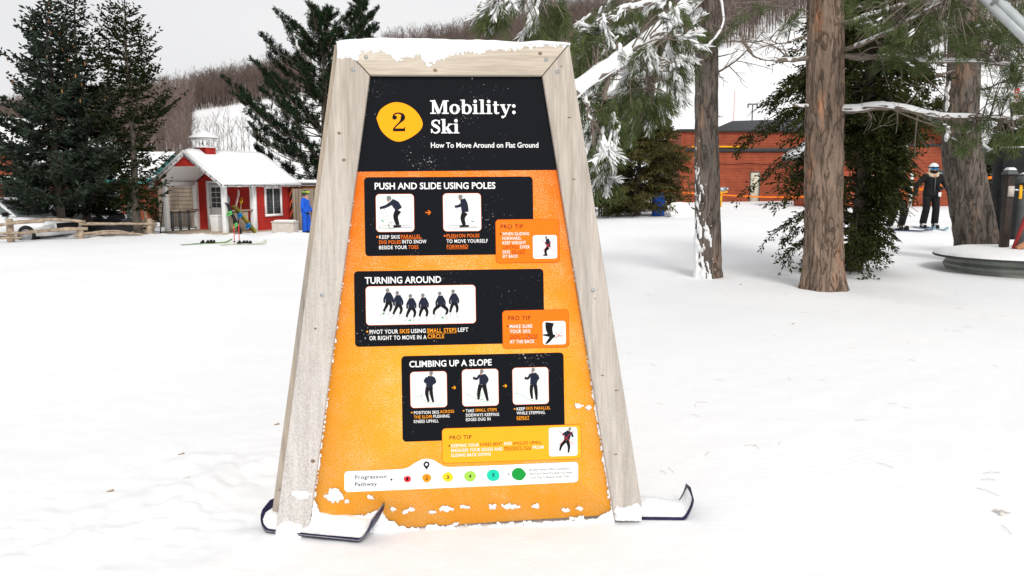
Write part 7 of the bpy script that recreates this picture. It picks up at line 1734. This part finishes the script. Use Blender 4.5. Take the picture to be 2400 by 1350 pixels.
def person(label, loc, rz, J, cloth, helm, goggles, boots, glove, collar=None, extra=None, group=None):
    """J: joints in local metres, facing -y. z = 0 is the sole"""
    t = thing("person", label, "person", loc, rz, group)
    V3 = {k: np.array(v, float) for k, v in J.items()}
    # body: one continuous skin under the clothes
    mb = MB(); hd = V3['head']
    mb.ell(hd, (.075, .095, .115), None, 14, 10); mb.ell(hd+np.array([0, -.09, -.015]), (.016, .03, .022), None, 8, 6); mb.ell(hd+np.array([0, -.075, -.075]), (.035, .035, .03), None, 8, 6)
    for s in (-1, 1): mb.ell(hd+np.array([s*.077, .01, -.01]), (.015, .03, .035), None, 8, 6)
    capsule(mb, hd+np.array([0, .015, -.09]), V3['neck'], .055, .062); capsule(mb, V3['neck']-np.array([0, 0, .05]), V3['pelvis'], .13, .14)
    for s in 'lr':
        capsule(mb, V3['sh'+s], V3['el'+s], .05, .042); capsule(mb, V3['el'+s], V3['ha'+s], .042, .03); capsule(mb, V3['hip'+s], V3['kn'+s], .085, .06); capsule(mb, V3['kn'+s], V3['an'+s], .058, .042)
        capsule(mb, V3['neck']-np.array([0, 0, .06]), V3['sh'+s], .06, .055); capsule(mb, V3['pelvis'], V3['hip'+s], .12, .09)
    solid("body", mb, SKIN, t, .016, 3)
    # jacket
    mb = MB(); ch = V3['neck']*.72+V3['pelvis']*.28; we = V3['neck']*.35+V3['pelvis']*.65; hem = V3['pelvis']-np.array([0, 0, .10])
    def ringtube(cs, rx, ry):
        n = 16; V = []
        for c, a, b in zip(cs, rx, ry): V += [(c[0]+a*cos(2*pi*k/n), c[1]+b*sin(2*pi*k/n), c[2]) for k in range(n)]
        V += [tuple(cs[0]), tuple(cs[-1])]; m = len(cs); mb.add(V, [(i*n+k, i*n+(k+1) % n, (i+1)*n+(k+1) % n, (i+1)*n+k) for i in range(m-1) for k in range(n)], [(m*n, (k+1) % n, k) for k in range(n)]+[(m*n+1, (m-1)*n+k, (m-1)*n+(k+1) % n) for k in range(n)])
    ringtube([hem, V3['pelvis'], we, ch, V3['neck']-np.array([0, 0, .03]), V3['neck']+np.array([0, 0, .03])], [.225, .215, .19, .215, .15, .085], [.165, .16, .145, .155, .11, .085])
    for s in 'lr':
        capsule(mb, V3['neck']*.35+V3['sh'+s]*.65-np.array([0, 0, .02]), V3['sh'+s], .085, .088); capsule(mb, V3['sh'+s], V3['el'+s], .084, .07); capsule(mb, V3['el'+s], V3['ha'+s]*.88+V3['el'+s]*.12, .07, .058)
    jk = solid("jacket", mb, cloth[0], t, .013, 4)
    # trousers
    mb = MB(); capsule(mb, V3['pelvis']-np.array([.06, 0, .04]), V3['pelvis']+np.array([.06, 0, -.04]), .15, .15)
    for s in 'lr': capsule(mb, V3['hip'+s], V3['kn'+s], .112, .092); capsule(mb, V3['kn'+s], V3['an'+s]+np.array([0, 0, .03]), .092, .092)
    solid("trousers", mb, cloth[1], t, .013, 4)
    for s in 'lr':
        an = V3['an'+s]; fd = V3['ft'+s]-an; fd[2] = 0; fd = fd/np.linalg.norm(fd)
        mb = MB(); capsule(mb, an+np.array([0, 0, .10]), an-np.array([0, 0, .03]), .072, .07); capsule(mb, an-fd*.05-np.array([0, 0, .05]), an+fd*.17-np.array([0, 0, .055]), .06, .048); bt = solid("boot", mb, boots[0], t, .011, 2)
        mb = MB()
        for z in (.06, .0): c = an+np.array([0, 0, z]); a_ = np.arange(13)*2*pi/12; mb.tube(np.stack([c[0]+.078*np.cos(a_), c[1]+.078*np.sin(a_), c[2]+0*a_], -1), .012, 5, False)
        mb.build("boot_buckle", boots[1], bt, fixn=False)
        # glove: palm, four fingers and a thumb
        ha = V3['ha'+s]; fo_ = unit(ha-V3['el'+s]); sd_ = unit(np.cross(fo_, [0, 1, .2])); nr_ = np.cross(sd_, fo_); mb = MB(); capsule(mb, ha-fo_*.04, ha+fo_*.05, .045, .042)
        for k, (o_, l_) in enumerate(((-.032, .055), (-.011, .068), (.011, .064), (.032, .05))):
            b0 = ha+fo_*.06+sd_*o_; b1 = b0+fo_*l_*.6-nr_*.02; b2 = b1+fo_*l_*.2-nr_*.04; capsule(mb, b0, b1, .014, .013, 7); capsule(mb, b1, b2, .013, .012, 7)
        sg = -1 if s == 'l' else 1; capsule(mb, ha+sd_*sg*.035, ha+sd_*sg*.055+fo_*.05-nr_*.03, .016, .014, 7); solid("glove", mb, glove, t, .008, 1)
    # helmet, goggles
    mb = MB(); n = 18; V = []; rows = 8
    for i in range(rows+1):
        th = i/rows*1.95; V += [(hd[0]+.118*sin(th)*cos(2*pi*k/n), hd[1]+.01+.138*sin(th)*sin(2*pi*k/n), hd[2]+.025+.125*cos(th)+(-.05 if (i == rows and sin(2*pi*k/n) > -.25) else 0)) for k in range(n)]
    mb.add(V, [(i*n+k, i*n+(k+1) % n, (i+1)*n+(k+1) % n, (i+1)*n+k) for i in range(rows) for k in range(n)]); hm_ = mb.build("helmet", helm, t, True)
    a_ = np.linspace(-1.15, 1.15, 12); V = []
    up_g = goggles[2]
    for z in (-.042, -.03, .03, .042): V += [(hd[0]+.108*sin(x), hd[1]-.118*cos(x)-.012*(abs(z) < .035), hd[2]+up_g+z) for x in a_]
    mb = MB(); mb.add(V, [(i*12+k, i*12+k+1, (i+1)*12+k+1, (i+1)*12+k) for i in range(3) for k in range(11)]); mb.build("goggle_lens", goggles[0], t, True)
    th_ = np.arange(25)*2*pi/24; mb = MB(); mb.tube(np.stack([hd[0]+.128*np.cos(th_), hd[1]+.01+.146*np.sin(th_), hd[2]+up_g+.012+0*th_], -1), .017, 6, False); mb.build("goggle_strap", goggles[1], t, True, fixn=False)
    if collar is not None:
        mb = MB(); c = V3['neck']; th_ = np.linspace(-pi*.5+.25, pi*1.5-.25, 20); V = []
        for r, z in ((.135, -.02), (.15, .04), (.11, .085)): V += [(c[0]+r*np.cos(x)*1.05, c[1]+r*.8*np.sin(x)-.01, c[2]+z-.05*(sin(x) < -.6)) for x in th_]
        mb.add(V, [(i*20+k, i*20+k+1, (i+1)*20+k+1, (i+1)*20+k) for i in range(2) for k in range(19)]); mb.build("collar", collar, t, True)
    if extra: extra(t, V3)
    return t
BLKC = mat("black_ski_jacket", (.011, .011, .012), .7, .3, 8, bump=.4, bscale=14); BLKT = mat("black_ski_trousers", (.009, .009, .010), .7, .3, 8, bump=.4, bscale=14); BLUC = mat("bright_blue_ski_suit", (.012, .10, .58), .6, .12, 8, bump=.4, bscale=14); BLUT = mat("bright_blue_ski_trousers", (.012, .09, .52), .6, .12, 8, bump=.4, bscale=14)
HW = mat("white_helmet", (.75, .75, .75), .3, .05, 6); HG = mat("dark_grey_helmet", (.04, .045, .05), .35, .1, 6); LENS = mat("blue_mirror_lens", (.02, .16, .36), .08, .6, 14, metal=.7); LIME = mat("lime_goggle", (.45, .62, .03), .4, .1, 8); BTW = mat("white_ski_boot", (.62, .62, .63), .35, .1, 8); BTK = mat("black_ski_boot", (.02, .02, .022), .4, .1, 8); BEI = mat("beige_fleece", (.55, .45, .30), .9, .1, 20); GLV = mat("black_glove", (.015, .015, .016), .7, .2, 10)
def stance(hands, feet, dz=.06, lean=0, knees=.06, sh=.19):
    J = {'head': (0, -.02+lean, 1.56), 'neck': (0, .01+lean*.8, 1.40), 'pelvis': (0, .03, .95)}
    for s, sg in (('l', -1), ('r', 1)):
        J['sh'+s] = (sg*sh, .01+lean*.7, 1.34); J['ha'+s] = hands[s]; e = (np.array(J['sh'+s])+np.array(hands[s]))/2; J['el'+s] = tuple(e+np.array([sg*.07, .09, -.02]))
        J['hip'+s] = (sg*.10, .03, .90); f = feet[s]; J['an'+s] = (f[0], f[1], f[2]+.12); J['kn'+s] = ((sg*.10+f[0])/2*1.02, f[1]-knees, .50); J['ft'+s] = (f[0]+f[3], f[1]-.2, f[2])
    return J
sk = G(2178, 536)
def face_mask(t, V3):
    mb = MB(); hd = V3['head']; mb.ell(hd+np.array([0, -.03, -.085]), (.078, .085, .05), None, 12, 8); mb.build("neck_warmer", BLKC, t, True)
    MB().box((.135, -.165, .88), (.07, .012, .11)).build("lift_pass", WHITE, t); MB().box((0, -.165, 1.15), (.015, .012, .42)).build("jacket_zip", GREYP, t)
    mb = MB(); c = V3['pelvis']; capsule(mb, c+np.array([.10, -.15, .12]), c+np.array([.2, -.1, .1]), .05, .04); mb.build("pocket_flap", BLKC, t, True, fixn=False)
skier = person("skier in black with white helmet and mirrored goggles, poles spread, facing the viewer", (sk.x, sk.y, sk.z+.03), radians(-6), stance({'l': (-.47, -.16, .93), 'r': (.40, -.14, .90)}, {'l': (-.17, 0, 0, -.03), 'r': (.13, .02, 0, .02)}), (BLKC, BLKT), HW, (LENS, BLACK, .012), (BTW, BLACK), GLV, BEI, face_mask)
def put(t, p): return Matrix.Translation(t.location) @ Matrix.Rotation(t.rotation_euler.z, 4, 'Z') @ Vector(p)
def ski_pole(label, top, tip, group):
    t = thing("ski_pole", label, "ski pole", tip, 0, group); d = Vector(top)-Vector(tip); n = d.normalized()
    MB().tube([(0, 0, 0), tuple(d)], [.010, .014], 6).build("shaft", mat("dark_pole_shaft", (.10, .10, .12), .4, .1, 6), t); MB().tube([tuple(n*.07), tuple(n*.085)], .05, 8).build("basket", BLACK, t); MB().tube([tuple(d*.92), tuple(d*1.03)], .022, 8).build("grip", BLACK, t)
def onground(P, dz=0): return Vector((P.x, P.y, gz(P.x, P.y)+dz))
GRPS = "ski poles held by the skiers"
ski_pole("ski pole in the facing skier's hand on the cedar side", put(skier, (-.49, -.20, .98)), onground(at(2112, 508, sk.y+.25), -.0), GRPS); ski_pole("ski pole held beside the leaning pine trunk", put(skier, (.42, -.17, .96)), onground(at(2240, 506, sk.y+.3), 0), GRPS)
SKB = mat("pale_blue_ski", (.35, .50, .58), .35, .4, 6)
for i, (x, lb_t) in enumerate(((-.17, "pale blue ski under the facing skier's foot nearer the cedar"), (.13, "pale blue ski under the facing skier's foot nearer the leaning pine"))):
    c = put(skier, (x, .62, 0)); e_ = put(skier, (x-.10+.02*i, -.95, 0)); d = e_-c; c = onground(c, .015); e_ = onground(e_, .015); ski("ski", lb_t, c, e_-c, (0, 0, 1), 1.6, SKB, "skis worn by the standing skiers", .09, BLACK)
s2 = G(2080, 540)
sk2 = person("skier in black mostly hidden behind the dark cedar's foliage", (s2.x, s2.y-.2, s2.z+.03), radians(40), stance({'l': (-.32, -.25, .98), 'r': (.34, -.28, .96)}, {'l': (-.12, 0, 0, -.02), 'r': (.24, -.14, 0, .05)}, knees=.10), (BLKC, BLKT), HG, (LENS, BLACK, .012), (BTW, BLACK), GLV)
for i, x in enumerate((-.12, .22)):
    c = onground(put(sk2, (x, .6, 0)), .015); e_ = onground(put(sk2, (x-.05, -1.0, 0)), .015); ski("ski", ["dark ski under the cedar-hidden skier's rear foot", "dark ski under the cedar-hidden skier's front foot"][i], c, e_-c, (0, 0, 1), 1.6, mat("navy_ski", (.03, .05, .14), .35, .4, 6), "skis worn by the standing skiers", .09, BLACK)
pbp = G(719, 549)
def gog(t, V3): pass
person("person in a bright blue ski suit and lime goggles beside the sign", (pbp.x, pbp.y, pbp.z), radians(82), stance({'l': (-.20, -.12, .86), 'r': (.20, -.16, .90)}, {'l': (-.10, .04, 0, 0), 'r': (.10, -.03, 0, 0)}, knees=.02), (BLUC, BLUT), HG, (LIME, LIME, .065), (BTK, BLACK), GLV)

# ================================================================== SMALL THINGS ON THE SNOW
LEAF = mat("dry_leaf", (.58, .54, .50), .9, .3, 12); r_ = np.random.default_rng(5)
lp_ = G(2348, 1214); lf_ = thing("snow_clod", "small grey-brown clod lying alone on the snow at lower right", "clod", (lp_.x, lp_.y, lp_.z))
mb = MB(); 
for k in range(5): mb.ell(r_.normal(size=3)*np.array([.018, .012, .004])+np.array([0, 0, .006]), (.014, .010, .007), None, 7, 5)
solid("clod_body", mb, LEAF, lf_, .004, 1)
mb = MB()
for k in range(45):      # fallen needles and bits of bark under the pines
    px = r_.uniform(1480, 2400); py = 690+560*r_.random()**2.0; p = G(px, py); a = r_.uniform(0, 6.28); L = r_.uniform(.04, .11); d = np.array([cos(a)*L, sin(a)*L, 0]); b = np.array(p)+np.array([0, 0, .003]); mb.tube([b, b+d*.5+np.array([0, 0, .006]), b+d], .0009, 3, False)
for px, py in ((430, 1118), (418, 1065), (643, 998), (250, 1150), (1855, 761), (1733, 668)):
    p = np.array(G(px, py)); mb.tube([p, p+np.array([.03, .01, .008])], .005, 4)
o = mb.build("needle_litter", mat("fallen_needles", (.42, .31, .20), .8, .3, 5), None, fixn=False); tag(o, "fallen pine needles scattered over the snow", "needles", kind="stuff")
